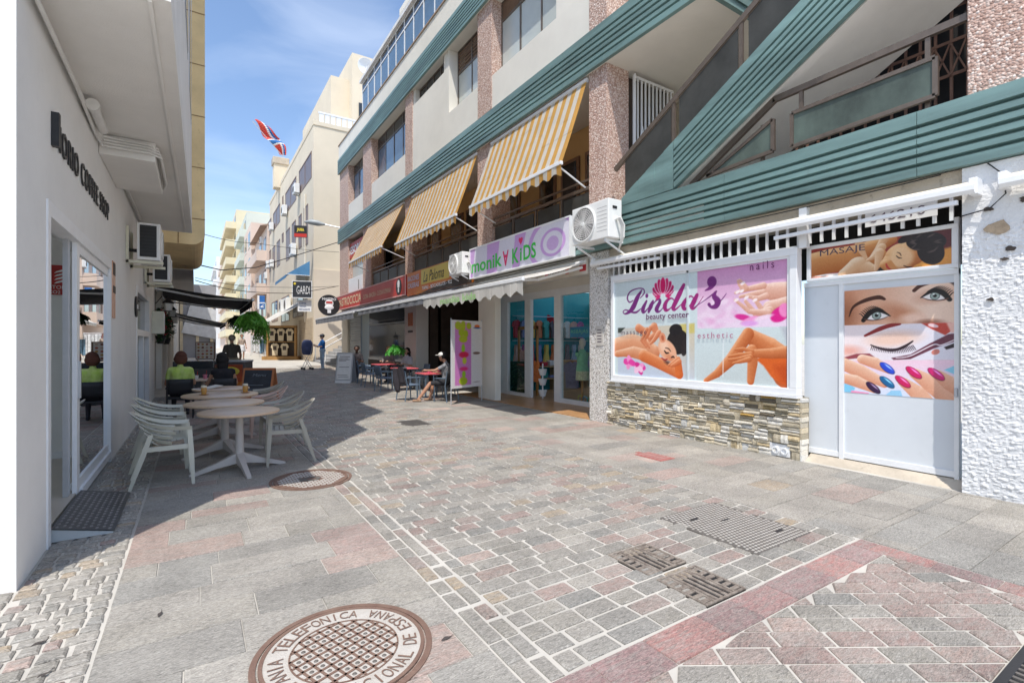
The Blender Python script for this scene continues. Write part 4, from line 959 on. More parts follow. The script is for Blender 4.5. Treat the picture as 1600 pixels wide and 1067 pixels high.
ar.stroke([zA(660, 350), zA(635, 335), zA(600, 360), zA(575, 405), zA(582, 440), zA(612, 430), zA(645, 390)], [.010, .014, .03, .045, .03, .012, .006], PUD)
ar.stroke([zA(688, 325), zA(665, 375), zA(645, 420), zA(660, 438), zA(695, 405), zA(740, 338)], [.03, .045, .04, .018, .008, .005], PUD)
ar.ell(zB(160, 250), .085, .09, PU, .4); ar.stroke([zB(172, 262), zB(150, 295), zB(108, 318)], [.05, .03, .004], PU)
ar.stroke([zB(20, 450), zB(110, 390), zB(195, 325)], [.005, .008, .016], PU); ar.stroke([zB(192, 325), zB(178, 362), zB(205, 400), zB(192, 438), zB(155, 445), zB(138, 425)], [.012, .04, .055, .04, .02, .03], PU); ar.stroke([zB(205, 420), zB(240, 385), zB(272, 342)], [.010, .008, .005], PU)
lc = zA(404, 330)
for k, (a, l, wv) in enumerate(((1.25, .36, .10), (-1.25, .36, .10), (.95, .42, .12), (-.95, .42, .12), (.6, .46, .12), (-.6, .46, .12), (.28, .5, .12), (-.28, .5, .12), (0, .52, .13))):
    l *= .66; wv *= .72; c = (lc[0] + sin(a) * l * .62, lc[1] + cos(a) * l * .52); ar.ell(c, wv * .62 + .012, l * .40 + .012, (224, 214, 226), -a); ar.ell(c, wv * .62, l * .40, (176 + 4 * k, 16, 92), -a)
for a in (1.6, -1.6, 2.0, -2.0): ar.ell((lc[0] + sin(a) * .12, lc[1] + cos(a) * .07 - .005), .02, .06, (200, 30, 104), -a)
ad = part(t, 'pane', MB().box(R - .008, R - .001, WR + .1, WL - .07, WB + .1, WT - .1), WIN_G, w=True)
ar.I = ar.I * .94 + np.array([208, 220, 226]) * .06  # pale veil painted over the print stands in for window glass reflections
f = print_part(t, 'printed_film', ar, orient('R', A0)); f['label'] = 'advertising film with script lettering, lotus flower and four treatment pictures'
mb = MB(); INK = pm('print_ink_plum', (.13, .03, .12), .4, 3, .05, 60, 0); INK2 = pm('print_ink_grey', (.10, .07, .10), .4, 3, .05, 60, 0); INKP = pm('print_ink_pink', (.45, .13, .25), .4, 3, .05, 60, 0)
def ptext(t, s, p_ll, p_lr, hpx, mat, pf, space=1.0, x=None, bold=0):
    """text from its lower-left to lower-right photo points on the window plane"""
    a, c = pf(*p_ll), pf(*p_lr); h = abs(pf(p_ll[0], p_ll[1] - hpx)[1] - a[1]); mb = MB()
    text(mb, s, orient('R', ((A0[0] if x is None else x) - .019, A0[1] - a[0], A0[2] + a[1])), c[0] - a[0], h, .003, space=space, bold=bold); part(t, 'lettering', mb, mat, w=True)
ptext(t, 'beauty center', (272, 545), (628, 525), 62, INK, zA, bold=.01); ptext(t, 'massage', (62, 668), (275, 650), 38, INK2, zA, 1.35); ptext(t, 'nails', (462, 165), (650, 150), 58, INK, zB, 1.5); ptext(t, 'esthetic', (56, 688), (330, 690), 45, INKP, zB, 1.35)
mb = MB(); ym_ = YX(1076, R); mb.box(R - .03, R - .016, ym_ - .02, ym_ + .02, WB + .1, WT - .1); part(t, 'sliding_stile', mb, pm('film_covered_stile', (.60, .66, .68), .3), w=True)

# stone plinth: every ledger stone is a piece
SY0, SY1 = YX(1250, R), YX(950, R) - .005
t = thing('stone_plinth', 'split ledger stone plinth under the beauty shop window', 'plinth', (R, (SY0 + SY1) / 2, 0))
mb = MB(); mb.box(R + .0, R + .4, SY0, SY1, 0, WB - .031); part(t, 'backing', mb, pm('dark_joint', (.26, .23, .18), .95, 8, .2, 60, .3), w=True)
LEDGE = attr_mat('ledger_stone', 'pc', .8, True, .4, (1, 1, 3), .3, .9, 38)
LC = [(.47, .42, .33), (.52, .48, .40), (.42, .37, .28), (.38, .33, .24), (.56, .53, .47), (.50, .43, .31), (.33, .29, .21), (.50, .49, .46), (.45, .36, .22)]
def ledger(y, e, z, zt):
    """one split stone: rough broken front, stepping in and out"""
    if z < .19 and SY0 + .12 < (y + e) / 2 < SY0 + .42: return
    d = random.uniform(.008, .05); g = .0018; c = random.choice(LC)
    if SY0 + .3 < y < SY0 + .7 and z > .45 and random.random() < .5: c = random.choice([(.12, .10, .07), (.40, .25, .07), (.20, .15, .07)])
    c = shade(c, .95, 1.4); nseg = 3; P = []; F = []
    for k in range(nseg + 1):
        yy = y + g + (e - y - 2 * g) * k / nseg; dj = d + random.uniform(-.009, .009); zb2, zt2 = z + g + random.uniform(0, .003), zt - g - random.uniform(0, .004)
        P += [(R + .01, yy, zb2), (R - dj * .85, yy, zb2 + .003), (R - dj, yy, (zb2 + zt2) / 2 + random.uniform(-.006, .006)), (R - dj * .8, yy, zt2 - .002), (R + .01, yy, zt2)]
    for k in range(nseg):
        for q in range(4): F.append((k * 5 + q, (k + 1) * 5 + q, (k + 1) * 5 + q + 1, k * 5 + q + 1))
    F += [(0, 1, 2, 3, 4), tuple(nseg * 5 + q for q in (4, 3, 2, 1, 0))]
    obj('ledger_stone', colour_mesh('ledger_stone', P, F, [c] * len(P), LEDGE, off=root_off(t)), t)
z = 0; top = WB - .032; courses = [.0]
while courses[-1] < top - .15: courses.append(courses[-1] + random.uniform(.085, .125))
courses.append(top)
for z, zt in zip(courses[:-1], courses[1:]):
    y = SY0
    while y < SY1 - .01:
        one = random.random() < .28; e = min(y + (random.uniform(.06, .12) if one else random.uniform(.13, .27)), SY1)
        if SY1 - e < .05: e = SY1
        if one: ledger(y, e, z, zt)
        else:
            n = random.choice([2, 2, 3]); cut = sorted([z, zt] + [z + (zt - z) * (k + random.uniform(-.15, .15)) / n for k in range(1, n)])
            for a, c in zip(cut[:-1], cut[1:]): ledger(y, e, a, c)
        y = e
mb = MB(); mb.bbox(R - .02, R + .02, SY0 + .13, SY0 + .41, .02, .19, .004); f = part(t, 'patch_plate', mb, pm('white_patch', (.72, .72, .72), .8, 10, .1, 60, .4), w=True)
for dy in (.2, .32): mb = MB(); mb.lathe([(.05, 0), (.05, -.018), (.035, -.02), (.034, 0)], (R - .02, SY0 + dy, .1), 16, 'x', False); part(f, 'round_fitting', mb, ALU, True, w=True)
z = 0
while z < WB - .06:                    # stones on the return by the door
    h = random.uniform(.05, .09); P = []; mb = MB(); mb.bbox(R - .01, R + .16, SY0 - .025 - random.uniform(0, .012), SY0 - .001, z, min(z + h, WB - .032) - .003, .004)
    c = shade(random.choice(LC), 1.0, 1.4)
    obj('ledger_stone', colour_mesh('ledger_stone', mb.v, mb.f, [c] * len(mb.v), LEDGE, off=root_off(t)), t); z += h

# bar grille over window and door
t = thing('bar_grille', 'white vertical bar grille above the beauty shop window and door', 'grille', (R + .1, 4.5, 2.9))
y = 1.92
while y < 7.15:
    mb = MB(); mb.box(R + .06, R + .085, y, y + .034, 2.86 if y > SY0 - .05 else 2.94, 3.42); part(t, 'bar', mb, ALU, w=True); y += .148
mb = MB(); mb.box(R + .055, R + .095, 1.86, 7.2, 3.36, 3.40); mb.box(R + .055, R + .095, SY0, 7.2, 2.905, 2.935); part(t, 'rail', mb, ALU, w=True)
mb = MB(); mb.box(R - .03, R + .05, YX(1262, R), YX(1250, R), 2.88, 3.42); part(t, 'stile', mb, ALU, w=True)
# white door
DX = R + .24
yl, yp_, yq_, yr_ = YX(1257, DX), YX(1312, DX), YX(1319, DX), YX(1499, DX)
zt = 2.37
GREYD = pm('pale_grey_door', (.66, .69, .72), .5, 1.0, .05, 80, .06, spots=.1)
t = thing('entrance_door', 'pale grey metal double door with eye and nail pictures and massage panel above', 'door', (DX, 2.6, .12))
mb = MB(); mb.box(DX, DX + .04, yp_, yl, .17, zt); part(t, 'side_panel', mb, GREYD, w=True)
mb = MB(); mb.box(DX, DX + .04, yr_ + .04, yq_, .17, zt); part(t, 'leaf', mb, GREYD, w=True)
mb = MB(); mb.box(DX - .02, DX + .05, yq_, yp_, .08, zt); mb.box(DX - .025, DX + .05, yr_, yl, zt, zt + .06); mb.box(DX - .02, DX + .05, yr_, yr_ + .04, .08, 3.0); mb.box(DX - .015, DX + .05, yr_ + .04, yq_, .10, .17); mb.box(DX - .012, DX + .05, yp_, yl, .10, .17)
part(t, 'frame', mb, ALU, w=True)
mb = MB(); mb.bbox(DX - .05, DX - .02, yr_ + .005, yr_ + .035, 1.0, 1.1, .006); part(t, 'lock', mb, ALUG, w=True)
mb = MB(); my0, my1 = YX(1500, DX), YX(1263, DX); mz0, mz1 = zt + .065, 2.93
for a, b_, c, d in ((my0, my1, mz0, mz0 + .05), (my0, my1, mz1 - .05, mz1), (my0, my0 + .06, mz0 + .05, mz1 - .05), (my1 - .05, my1, mz0 + .05, mz1 - .05)): mb.bbox(DX - .05, DX + .0, a, b_, c, d, .005)
part(t, 'picture_frame', mb, ALU, w=True)
pw, ph = my1 - my0 - .11, mz1 - mz0 - .10; A0 = (DX - .02, my1 - .05, mz0 + .05)
def pt2(px, py): y, z = PX(px, py, DX - .02); return A0[1] - y, z - A0[2]
zD = lambda x, y: pt2(1255 + x / 6.53, 350 + y / 6.53)
ar = Art(pw, ph, .005, (150, 60, 52))
ar.poly([zD(1050, 0), zD(1560, -60), zD(1560, 300), zD(1100, 320)], (92, 36, 40), .03); ar.poly([zD(1150, 330), zD(1560, 220), zD(1560, 480), zD(1100, 480)], (220, 150, 70), .03)
ar.poly([zD(60, 520), zD(1560, 420), zD(1560, 700), zD(60, 700)], (236, 228, 222), .02); ar.poly([zD(60, 545), zD(250, 535), zD(230, 575), zD(60, 620)], (222, 84, 38), .02)
MK, MKD, MKL = (226, 164, 104), (166, 92, 44), (248, 214, 170)
ar.limb([zD(90, 420), zD(260, 380), zD(560, 330), zD(760, 330)], [.16, .16, .15, .10], MK, MKD, MKL)
ar.limb([zD(620, 270), zD(760, 220), zD(900, 160)], [.10, .09, .06], MK, MKD, MKL)
ar.limb([zD(430, 520), zD(560, 440), zD(700, 470)], [.09, .13, .07], (230, 196, 158), (196, 130, 84), (246, 226, 200))
for P in ([zD(560, 170), zD(600, 280), zD(640, 350)], [zD(830, 150), zD(760, 260), zD(700, 330)], [zD(800, 240), zD(730, 330), zD(660, 370)], [zD(780, 290), zD(760, 400), zD(740, 470)]): ar.limb(P, [.05, .035, .02], (240, 206, 168), (196, 136, 92), (252, 230, 206))
ar.limb([zD(900, 430), zD(1000, 340), zD(1100, 300)], [.13, .17, .15], MK, MKD, MKL); ar.ell(zD(1000, 340), .12, .13, (242, 208, 168), .3, .05, .7); ar.limb([zD(850, 420), zD(900, 470)], [.07, .06], MK, MKD, MKL)
ar.ell(zD(1250, 180), .19, .115, (36, 30, 32), -.2); ar.ell(zD(1300, 280), .12, .16, (40, 32, 32), .4); ar.ell(zD(1060, 140), .10, .045, (44, 34, 34), .45)
for k in range(14): a = random.uniform(0, 6.28); c = zD(1250 + 130 * cos(a), 200 + 90 * sin(a)); ar.ell(c, .03, .008, (92, 78, 74), random.uniform(-1, 1), .01, .8)
ar.stroke([zD(950, 325), zD(975, 345), zD(1005, 350)], [.004, .007, .003], (50, 28, 22)); ar.stroke([zD(960, 290), zD(985, 300), zD(1000, 325)], [.004, .006, .003], (70, 44, 34))
ar.stroke([zD(1025, 425), zD(1065, 440), zD(1105, 440)], [.004, .008, .004], (50, 28, 22)); ar.stroke([zD(845, 405), zD(860, 440), zD(895, 470)], [.006, .012, .005], (186, 58, 50)); ar.poly([zD(720, 520), zD(785, 440), zD(850, 495)], (44, 36, 34), .01)
print_part(t, 'massage_picture', ar, orient('R', A0))
mb = MB(); a = zD(172, 350); c = zD(632, 292); h = .105
text(mb, 'MASAJE', orient('R', (A0[0], A0[1] - a[0], A0[2] + a[1])), c[0] - a[0], h, .003); part(t, 'lettering', mb, INK2, w=True)
# eye and nail picture
e0 = PX(1319, 615, DX); e1 = PX(1494, 622, DX); ez1 = PX(1494, 441, DX)[1]; ez0 = (e0[1] + e1[1]) / 2
A0 = (DX - .004, e0[0] - .005, ez0); pw, ph = e0[0] - e1[0] - .01, ez1 - ez0
ezl = PX(1319, 454, DX)[1]
def zC(x, y):
    y_, z_ = PX(1310 + x / 5.337, 430 + y / 5.337, DX - .004); return A0[1] - y_, z_ - A0[2]
ar = Art(pw, ph, .0052, (226, 184, 158)); P_ = ar
ar.grad([zC(20, 60), zC(1010, -20), zC(1010, 400), zC(20, 430)], (214, 150, 116), (238, 206, 184), zC(80, 300), zC(760, 250))
ar.ell(zC(520, 330), .20, .10, (190, 120, 84), -.5, .12, .8); ar.ell(zC(70, 330), .10, .2, (150, 88, 58), 0, .15, .7); ar.ell(zC(620, 360), .12, .06, (244, 206, 184), 0, .06, .9); ar.ell(zC(760, 395), .10, .03, (120, 60, 40), 0, .05, .8)
ar.ell(zC(300, 330), .17, .075, (196, 140, 112), .1, .08, .7); ar.ell(zC(800, 170), .16, .07, (196, 140, 112), .2, .08, .7)
ar.stroke([zC(90, 345), zC(125, 265), zC(220, 212), zC(330, 185), zC(385, 200)], [.006, .016, .024, .026, .012], (74, 40, 30)); ar.stroke([zC(632, 128), zC(690, 85), zC(800, 50)], [.02, .022, .016], (78, 42, 32)); ar.poly([zC(930, 60), zC(1010, 40), zC(1010, 120)], (60, 34, 28), .02)
def eye(c, s, fl):
    cx, cy = c; m = lambda a, b_: (cx + a * s * fl, cy + b_ * s)
    ar.poly(smooth_path([m(-1.15, -.35), m(-.6, .25), m(0, .52), m(.6, .3), m(1.2, -.1), m(.5, -.38), m(-.4, -.5), m(-1.15, -.35)], 5), (236, 230, 226), .008)
    ar.ell(m(0, 0), .44 * s, .44 * s, (70, 84, 80)); ar.ell(m(0, 0), .38 * s, .38 * s, (150, 164, 156)); ar.ell(m(0, 0), .17 * s, .17 * s, (20, 20, 22)); ar.ell(m(.1, .18), .08 * s, .07 * s, (250, 250, 250))
    ar.stroke([m(-1.25, -.5), m(-.65, .28), m(0, .56), m(.6, .34), m(1.25, -.12)], [.022 * s / .1, .028 * s / .1, .02 * s / .1, .014 * s / .1, .004], (24, 16, 16)); ar.stroke([m(-1.1, -.38), m(-.4, -.52), m(.5, -.4), m(1.1, -.12)], [.008, .006, .005, .003], (90, 54, 44))
    for k in range(13):
        u = -1.25 + k * .17; v = .55 - .42 * u * u; v = max(v, -.4); ar.stroke([m(u, v), m(u - .22, v + .28), m(u - .42, v + .5 - .1 * abs(u))], [.006, .005, .002], (22, 14, 14))
eye(zC(318, 335), .115, 1); eye(zC(805, 172), .105, -1)
ar.grad([zC(20, 420), zC(1010, 392), zC(1010, 705), zC(20, 712)], (240, 224, 224), (226, 222, 232), zC(200, 420), zC(700, 700))
ar.ell(zC(450, 530), .26, .09, (238, 200, 180), .1, .08, .9); ar.ell(zC(90, 630), .14, .06, (232, 168, 152), 0, .08, .9)
ar.stroke([zC(222, 505), zC(340, 450), zC(430, 420), zC(515, 408)], [.014, .026, .024, .008], (140, 38, 40))
ar.stroke([zC(268, 580), zC(350, 612), zC(450, 625), zC(540, 600), zC(620, 550)], [.006, .012, .016, .016, .006], (40, 22, 30))
for k in range(26):
    f_ = k / 25; x = 280 + 340 * f_; y = 585 + 45 * sin(f_ * 2.4) - 30 * f_; ar.stroke([zC(x, y), zC(x - 5 + 22 * f_, y + 22), zC(x - 12 + 40 * f_, y + 38)], [.005, .004, .002], (52, 34, 46))
ar.poly([zC(690, 400), zC(940, 395), zC(935, 470), zC(890, 500), zC(780, 450)], (196, 70, 56), .01); ar.ell(zC(790, 420), .05, .02, (238, 206, 210), -.3); ar.poly([zC(900, 395), zC(1010, 390), zC(1010, 470), zC(940, 480)], (238, 190, 176), .02)
ar.poly([zC(1010, 480), zC(920, 490), zC(760, 570), zC(600, 660), zC(440, 690), zC(460, 706), zC(600, 700), zC(800, 610), zC(870, 585), zC(1010, 540)], (104, 52, 70), .008); ar.stroke([zC(480, 690), zC(600, 672), zC(790, 580), zC(860, 582), zC(1010, 520)], [.004, .006, .006, .006, .004], (236, 226, 232))
ar.poly([zC(880, 600), zC(1010, 550), zC(1010, 590), zC(900, 620)], (40, 26, 34), .01); ar.ell(zC(810, 640), .04, .03, (214, 130, 116), .5); ar.poly([zC(30, 690), zC(150, 655), zC(260, 652), zC(335, 706), zC(180, 690), zC(30, 706)], (150, 70, 78), .01)
ar.grad([zC(20, 712), zC(1010, 705), zC(1010, 1080), zC(20, 1040)], (240, 206, 222), (214, 226, 244), zC(300, 720), zC(300, 1000))
ar.poly([zC(30, 860), zC(140, 940), zC(110, 1000), zC(30, 1000)], (130, 200, 232)); ar.poly([zC(440, 960), zC(520, 960), zC(540, 1030), zC(380, 1010)], (150, 204, 236)); ar.poly([zC(880, 790), zC(1000, 740), zC(1000, 840)], (140, 206, 230)); ar.poly([zC(110, 960), zC(260, 980), zC(200, 1020), zC(90, 1000)], (244, 150, 190))
FK, FKD, FKL = (240, 200, 172), (206, 128, 96), (252, 226, 206)
for P, r in (([zC(20, 730), zC(180, 800), zC(380, 900)], [.08, .085, .055]), ([zC(20, 850), zC(140, 880), zC(300, 950)], [.06, .075, .05]), ([zC(200, 700), zC(300, 730), zC(420, 790)], [.06, .07, .045]),
             ([zC(760, 1100), zC(660, 980), zC(540, 890)], [.09, .085, .055]), ([zC(980, 1060), zC(800, 920), zC(640, 820)], [.11, .10, .06]), ([zC(1060, 980), zC(930, 900), zC(830, 830)], [.08, .08, .055])): ar.limb(P, r, FK, FKD, FKL)
for c, col in ((zC(407, 775), (40, 72, 204)), (zC(405, 892), (24, 98, 150)), (zC(290, 938), (54, 26, 66)), (zC(537, 888), (206, 26, 94)), (zC(628, 812), (208, 22, 98)), (zC(815, 825), (206, 30, 112))):
    ar.ell(c, .098, .044, tuple(q * .55 for q in col), -.72); ar.ell((c[0], c[1] + .004), .092, .039, col, -.72); ar.ell((c[0] + .012, c[1] + .018), .05, .008, tuple(min(255, q + 130) for q in col), -.72, .008)
print_part(t, 'eye_and_nail_picture', ar, orient('R', A0))
mb = MB(); mb.prism([(DX - .16, -.0), (DX + .1, -.0), (DX + .1, .095), (DX - .02, .085), (DX - .12, .03)], 1.83, SY0 - .03, 'y'); part(t, 'threshold', mb, CONC, w=True)
# retracted awnings
def cassette(y0, y1, z, label, x=R - .22):
    t = thing('retracted_awning', label, 'awning', (R - .1, (y0 + y1) / 2, z))
    mb = MB(); mb.prism([(x, z), (x + .03, z - .035), (x + .07, z - .02), (x + .10, z + .055), (x + .04, z + .075), (x + .0, z + .05)], y0, y1, 'y'); part(t, 'front_bar', mb, ALU, w=True)
    mb = MB(); mb.tube([(x + .12, y0 + .05, z + .06), (x + .12, y1 - .05, z + .06)], .05, 14); part(t, 'fabric_roll', mb, pm('cream_canvas', (.72, .66, .54), .85, 3, .08, 80, .1), True, w=True)
    for y in (y0 + .02, y1 - .02): mb = MB(); mb.bbox(x + .04, R + .0, y - .035, y + .035, z - .04, z + .13, .006); part(t, 'end_bracket', mb, ALU, w=True)
    mb = MB(); yc = (y0 + y1) / 2
    if y1 - y0 > 3:
        mb.bar((x + .08, y1 - .15, z - .09), (x + .08, y1 - 1.7, z - .10), .05, .045); part(t, 'folded_arm', mb, ALU, w=True); mb = MB(); mb.bar((x + .08, y0 + .15, z - .09), (x + .08, y0 + 2.1, z - .12), .05, .045); part(t, 'folded_arm', mb, ALU, w=True)
    return t
cassette(1.68, 7.5, 3.17, 'long white retracted awning cassette over the beauty shop')
cassette(-1.0, 1.50, 3.17, 'white retracted awning cassette at the right edge over the rough wall')
t = thing('number_board', 'pale board with part of a telephone number behind the awning cassette', 'sign', (R + .03, 2.4, 2.98))
mb = MB(); mb.box(R + .03, R + .045, 2.05, 2.75, 3.02, 3.22); part(t, 'board', mb, ALU, w=True)
mb = MB(); text(mb, '646210', orient('R', (R + .029, 2.70, 3.06)), .55, .1, .003); part(t, 'lettering', mb, INK2, w=True)
t = thing('notice_plate', 'small grey notice plate on the pebble dashed pier between the shops', 'notice', (R, 7.5, 1.75))
mb = MB(); mb.box(R - .014, R - .001, YX(948, R) + .1, YX(932, R), 1.55, 1.95); part(t, 'plate', mb, pm('notice_grey', (.55, .52, .48), .5, 8, .15, 60, 0), w=True)
mb = MB()
for k in range(5): mb.box(R - .017, R - .0145, YX(946, R) + .1, YX(934, R), 1.62 + k * .06, 1.635 + k * .06)
part(t, 'print_line', mb, INK2, w=True)
# ------------------------------------------------------------------ children's shop
TEAL = pm('teal_paint', (.02, .30, .33), .6, 1.5, .1, 60, .1); ORT = pm('orange_floor_tile', (.46, .25, .11), .35, 1.2, .2, 20, .05)
GX = 8.2; py0, py1 = YX(921, R), YX(770, R)
MG0, MG1 = YX(921, GX) - .35, YX(783, GX)
t = thing('childrens_shop', "children's clothes shop front with white frames, teal interior and orange tiled entrance", 'shop front', (GX, 10.5, 0))
mb = MB(); mb.box(R + .02, 12, py0 - .0, MG1 + .6, .0, .022); part(t, 'floor', mb, ORT, w=True)
mb = MB(); mb.box(12, 12.1, py0 - .5, MG1 + .6, 0, 3.0); mb.box(GX + .1, 12, MG1 + .1, MG1 + .2, 0, 3.4); mb.box(R + .75, 12, py0 - .6, py0 - .5, 0, 3.4); mb.box(R + .7, GX, MG1 - .02, MG1 + .06, .02, 3.1); part(t, 'teal_wall', mb, TEAL, w=True)
mb = MB(); mb.box(R + .1, 9.6, py0 - .5, MG1 + .6, 3.25, 3.45); part(t, 'ceiling', mb, W_SOFFIT, w=True)  # stops short of the back wall to let sky light into the shop
mb = MB(); P = [(783, 795), (822, 831), (868, 878)]
for a, c in P: mb.box(GX - .05, GX + .05, YX(c, GX), YX(a, GX), .02, 3.0)
mb.box(GX - .06, GX + .06, MG0, MG1, 2.86, 3.05); mb.box(GX - .04, GX + .04, YX(822, GX), YX(795, GX), .02, .12); mb.box(GX - .04, GX + .04, MG0, YX(878, GX), .02, .14); part(t, 'frame', mb, ALU, w=True)
mb = MB(); mb.box(GX - .055, GX + .055, MG0, MG1, 3.05, 3.25); part(t, 'head_panel', mb, OFFWH, w=True)
mb = MB(); mb.box(GX - .005, GX + .005, YX(822, GX), YX(795, GX), .12, 2.86); part(t, 'pane', mb, GLASS, w=True)
mb = MB(); mb.box(GX - .006, GX + .006, MG0, YX(878, GX), .14, 2.86); part(t, 'pane', mb, GLASS, w=True)
mb = MB(); mb.box(GX + .06, GX + .1, YX(868, GX) - .9, YX(868, GX) - .02, .03, 2.82); part(t, 'open_door_edge', mb, ALU, w=True) if False else None
def cloth(name, label, cat, loc, w, h, col, kind='shirt', rz=0, group='clothes hung in the children\'s shop', stripe=None):
    """a small garment on a hanger, shaped front and back"""
    t = thing(name, label, cat, loc, rz, group)
    out_ = {'shirt': [(-.5, -.12), (-.62, -.35), (-.42, -.42), (-.38, -1), (.38, -1), (.42, -.42), (.62, -.35), (.5, -.12), (.16, 0), (0, -.07), (-.16, 0)],
            'dress': [(-.22, 0), (-.3, -.25), (-.22, -.45), (-.5, -1), (0, -1.04), (.5, -1), (.22, -.45), (.3, -.25), (.22, 0), (0, -.1)],
            'shorts': [(-.35, 0), (-.48, -1), (-.04, -1), (0, -.45), (.04, -1), (.48, -1), (.35, 0)]}[kind]
    m = pm('cloth_%02d%02d%02d' % tuple(int(c * 99) for c in col), col, .9, 14, .18, 90, .3, col2=stripe)
    mb = MB(); mb.prism([(x * w, z * h) for x, z in out_], -.035, .035, 'y'); part(t, 'garment', mb, m)
    mb = MB(); mb.tube([(-w * .4, 0, -.05 * h), (0, 0, .03), (0, 0, .09), (.02, 0, .11)], .005, 5); part(t, 'hanger', mb, BLACK); return t
def SPX(px, py, X): y, z = PX(px, py, X); return (X, y, z)
for i, (px, py, X, w, h, col, k, lab) in enumerate(((843, 492, 10.2, .5, .75, (.42, .03, .06), 'shirt', 'dark red child shirt hanging on the shop rail, left of the pair'), (853, 492, 10.1, .55, .8, (.50, .04, .05), 'shirt', 'bright red patterned child shirt hanging in the shop'),
        (868, 496, 10.3, .5, .75, (.05, .30, .25), 'shorts', 'green child trousers hanging beside the red shirts'), (808, 540, 8.9, .4, .62, (.70, .70, .70), 'shirt', 'white child shirt behind the left pane of the shop'),
        (806, 563, 8.8, .4, .5, (.28, .34, .52), 'shorts', 'blue child trousers below the white shirt behind the pane'), (817, 545, 8.75, .36, .95, (.66, .36, .32), 'dress', 'pink child dress behind the left pane'),
        (838, 563, 8.6, .34, .62, (.80, .22, .06), 'dress', 'orange striped child dress beside the shop opening'), (851, 560, 10.4, .5, .6, (.20, .18, .22), 'shirt', 'dark grey child top in the middle of the shop'),
        (866, 560, 10.4, .5, .6, (.55, .53, .5), 'shirt', 'pale grey child top in the middle of the shop'), (894, 565, 9.6, .5, .8, (.22, .20, .30), 'shirt', 'dusky purple child top behind the mannequin'), (918, 550, 9.4, .4, .8, (.24, .32, .5), 'shirt', 'blue child top at the right pane edge'))):
    cloth('child_garment', lab, 'garment', SPX(px, py, X), w, h, col, k, -pi / 2 + .5)
MW = MG1 + .1
HUES = [(.50, .04, .06), (.62, .60, .56), (.06, .30, .26), (.20, .24, .42), (.62, .36, .30), (.12, .11, .13), (.66, .50, .12), (.40, .12, .30), (.30, .42, .55), (.55, .18, .08)]
HN = ['red', 'off white', 'green', 'navy', 'salmon', 'black', 'yellow', 'plum', 'pale blue', 'rust']
for r, (z, n, k) in enumerate(((2.35, 10, 'shirt'), (1.55, 10, 'dress'))):
    for i in range(n):
        x = 8.75 + i * .30; cloth('child_garment', HN[(i * 3 + r * 4) % 10] + (' child shirt on the upper wall rail of the shop' if r == 0 else ' child dress on the lower wall rail of the shop'), 'garment', (x, MW - .16, z), .34, .58, HUES[(i * 3 + r * 4) % 10], k, .35)
for i, z in enumerate((2.48, 1.68)):
    t = thing('wall_rail', ['upper', 'lower'][i] + ' steel clothes rail on the teal shop wall', 'rail', (8.6, MW - .16, z)); mb = MB(); mb.tube([(0, 0, 0), (3.2, 0, 0)], .012, 8); part(t, 'bar', mb, ALUG, True)
    for x in (.1, 3.0): mb = MB(); mb.tube([(x, 0, 0), (x, .16, .0)], .01, 6); part(t, 'bracket', mb, ALUG)
t = thing('folding_shelf', 'pale wooden shelf with folded clothes against the teal shop wall', 'shelf', (10.2, MW - .22, .02)); mb = MB(); mb.box(-1.4, 1.4, -.2, .2, .38, .42); mb.box(-1.4, 1.4, -.2, .2, .78, .82)
for x in (-1.4, 0, 1.36): mb.box(x, x + .04, -.2, .2, 0, .78)
part(t, 'board', mb, pm('counter_wood', (.45, .30, .16), .5))
for i in range(16): mb = MB(); x = -1.3 + (i % 8) * .34; z = .42 if i < 8 else .82; mb.bbox(x, x + .26, -.18, .1, z + .002, z + .08 + .05 * (i * 7 % 3), .02); part(t, 'folded_clothes', mb, pm('fold_%d' % (i % 10), HUES[i % 10], .9, 9, .2, 40, .2))
t = thing('greenery_panel', 'panel of artificial greenery behind the left pane of the shop', 'plant', (8.55, YX(808, 8.55), .02)); mb = MB()
for k in range(420):
    p = Vector((random.uniform(-.12, .12), random.uniform(-.75, .55), random.uniform(.02, 1.0))); d = Vector((random.uniform(-1, .1), random.uniform(-1, 1), random.uniform(-.6, .8))).normalized(); s_ = d.cross(Vector((0, 0, 1))).normalized(); mb.add([p, p + d * .05 + s_ * .025, p + d * .12, p + d * .05 - s_ * .025], [(0, 1, 2), (0, 2, 3)])
part(t, 'foliage', mb, pm('artificial_leaf', (.05, .14, .04), .5, 5, .4, 40, 0)); mb = MB(); mb.box(-.06, .06, -.78, .58, 0, 1.0); part(t, 'backing', mb, pm('greenery_backing', (.02, .05, .02), .9))
OAK = pm('orange_wood', (.48, .22, .06), .5, 5, .2, 70, .2)
t = thing('clothes_rail', 'orange wooden display frame holding clothes in the shop doorway', 'clothes rail', (8.7, YX(838, 8.7), .02))
mb = MB(); y = 0
for dy in (-.05, .95): mb.box(-.03, .03, dy - .03, dy + .03, 0, 2.1)
mb.box(-.03, .03, -.08, .98, 2.0, 2.1); part(t, 'frame', mb, OAK)
t = thing('shop_shelf', 'brown counter with folded goods at the back of the shop', 'counter', (10.6, YX(862, 10.6), .02))
mb = MB(); mb.bbox(-.3, .3, -1.0, .9, 0, .95, .01); part(t, 'body', mb, pm('counter_brown', (.30, .20, .12), .5)); mb = MB(); mb.bbox(-.34, .34, -1.05, .95, .95, 1.0, .008); part(t, 'top', mb, OAK)
t = thing('white_shelf_stand', 'narrow white tiered stand with small buckets in the shop doorway', 'stand', (8.35, YX(848, 8.35), .02))
mb = MB(); mb.tube([(0, 0, 0), (0, 0, 1.0)], .02, 8); part(t, 'pole', mb, ALU)
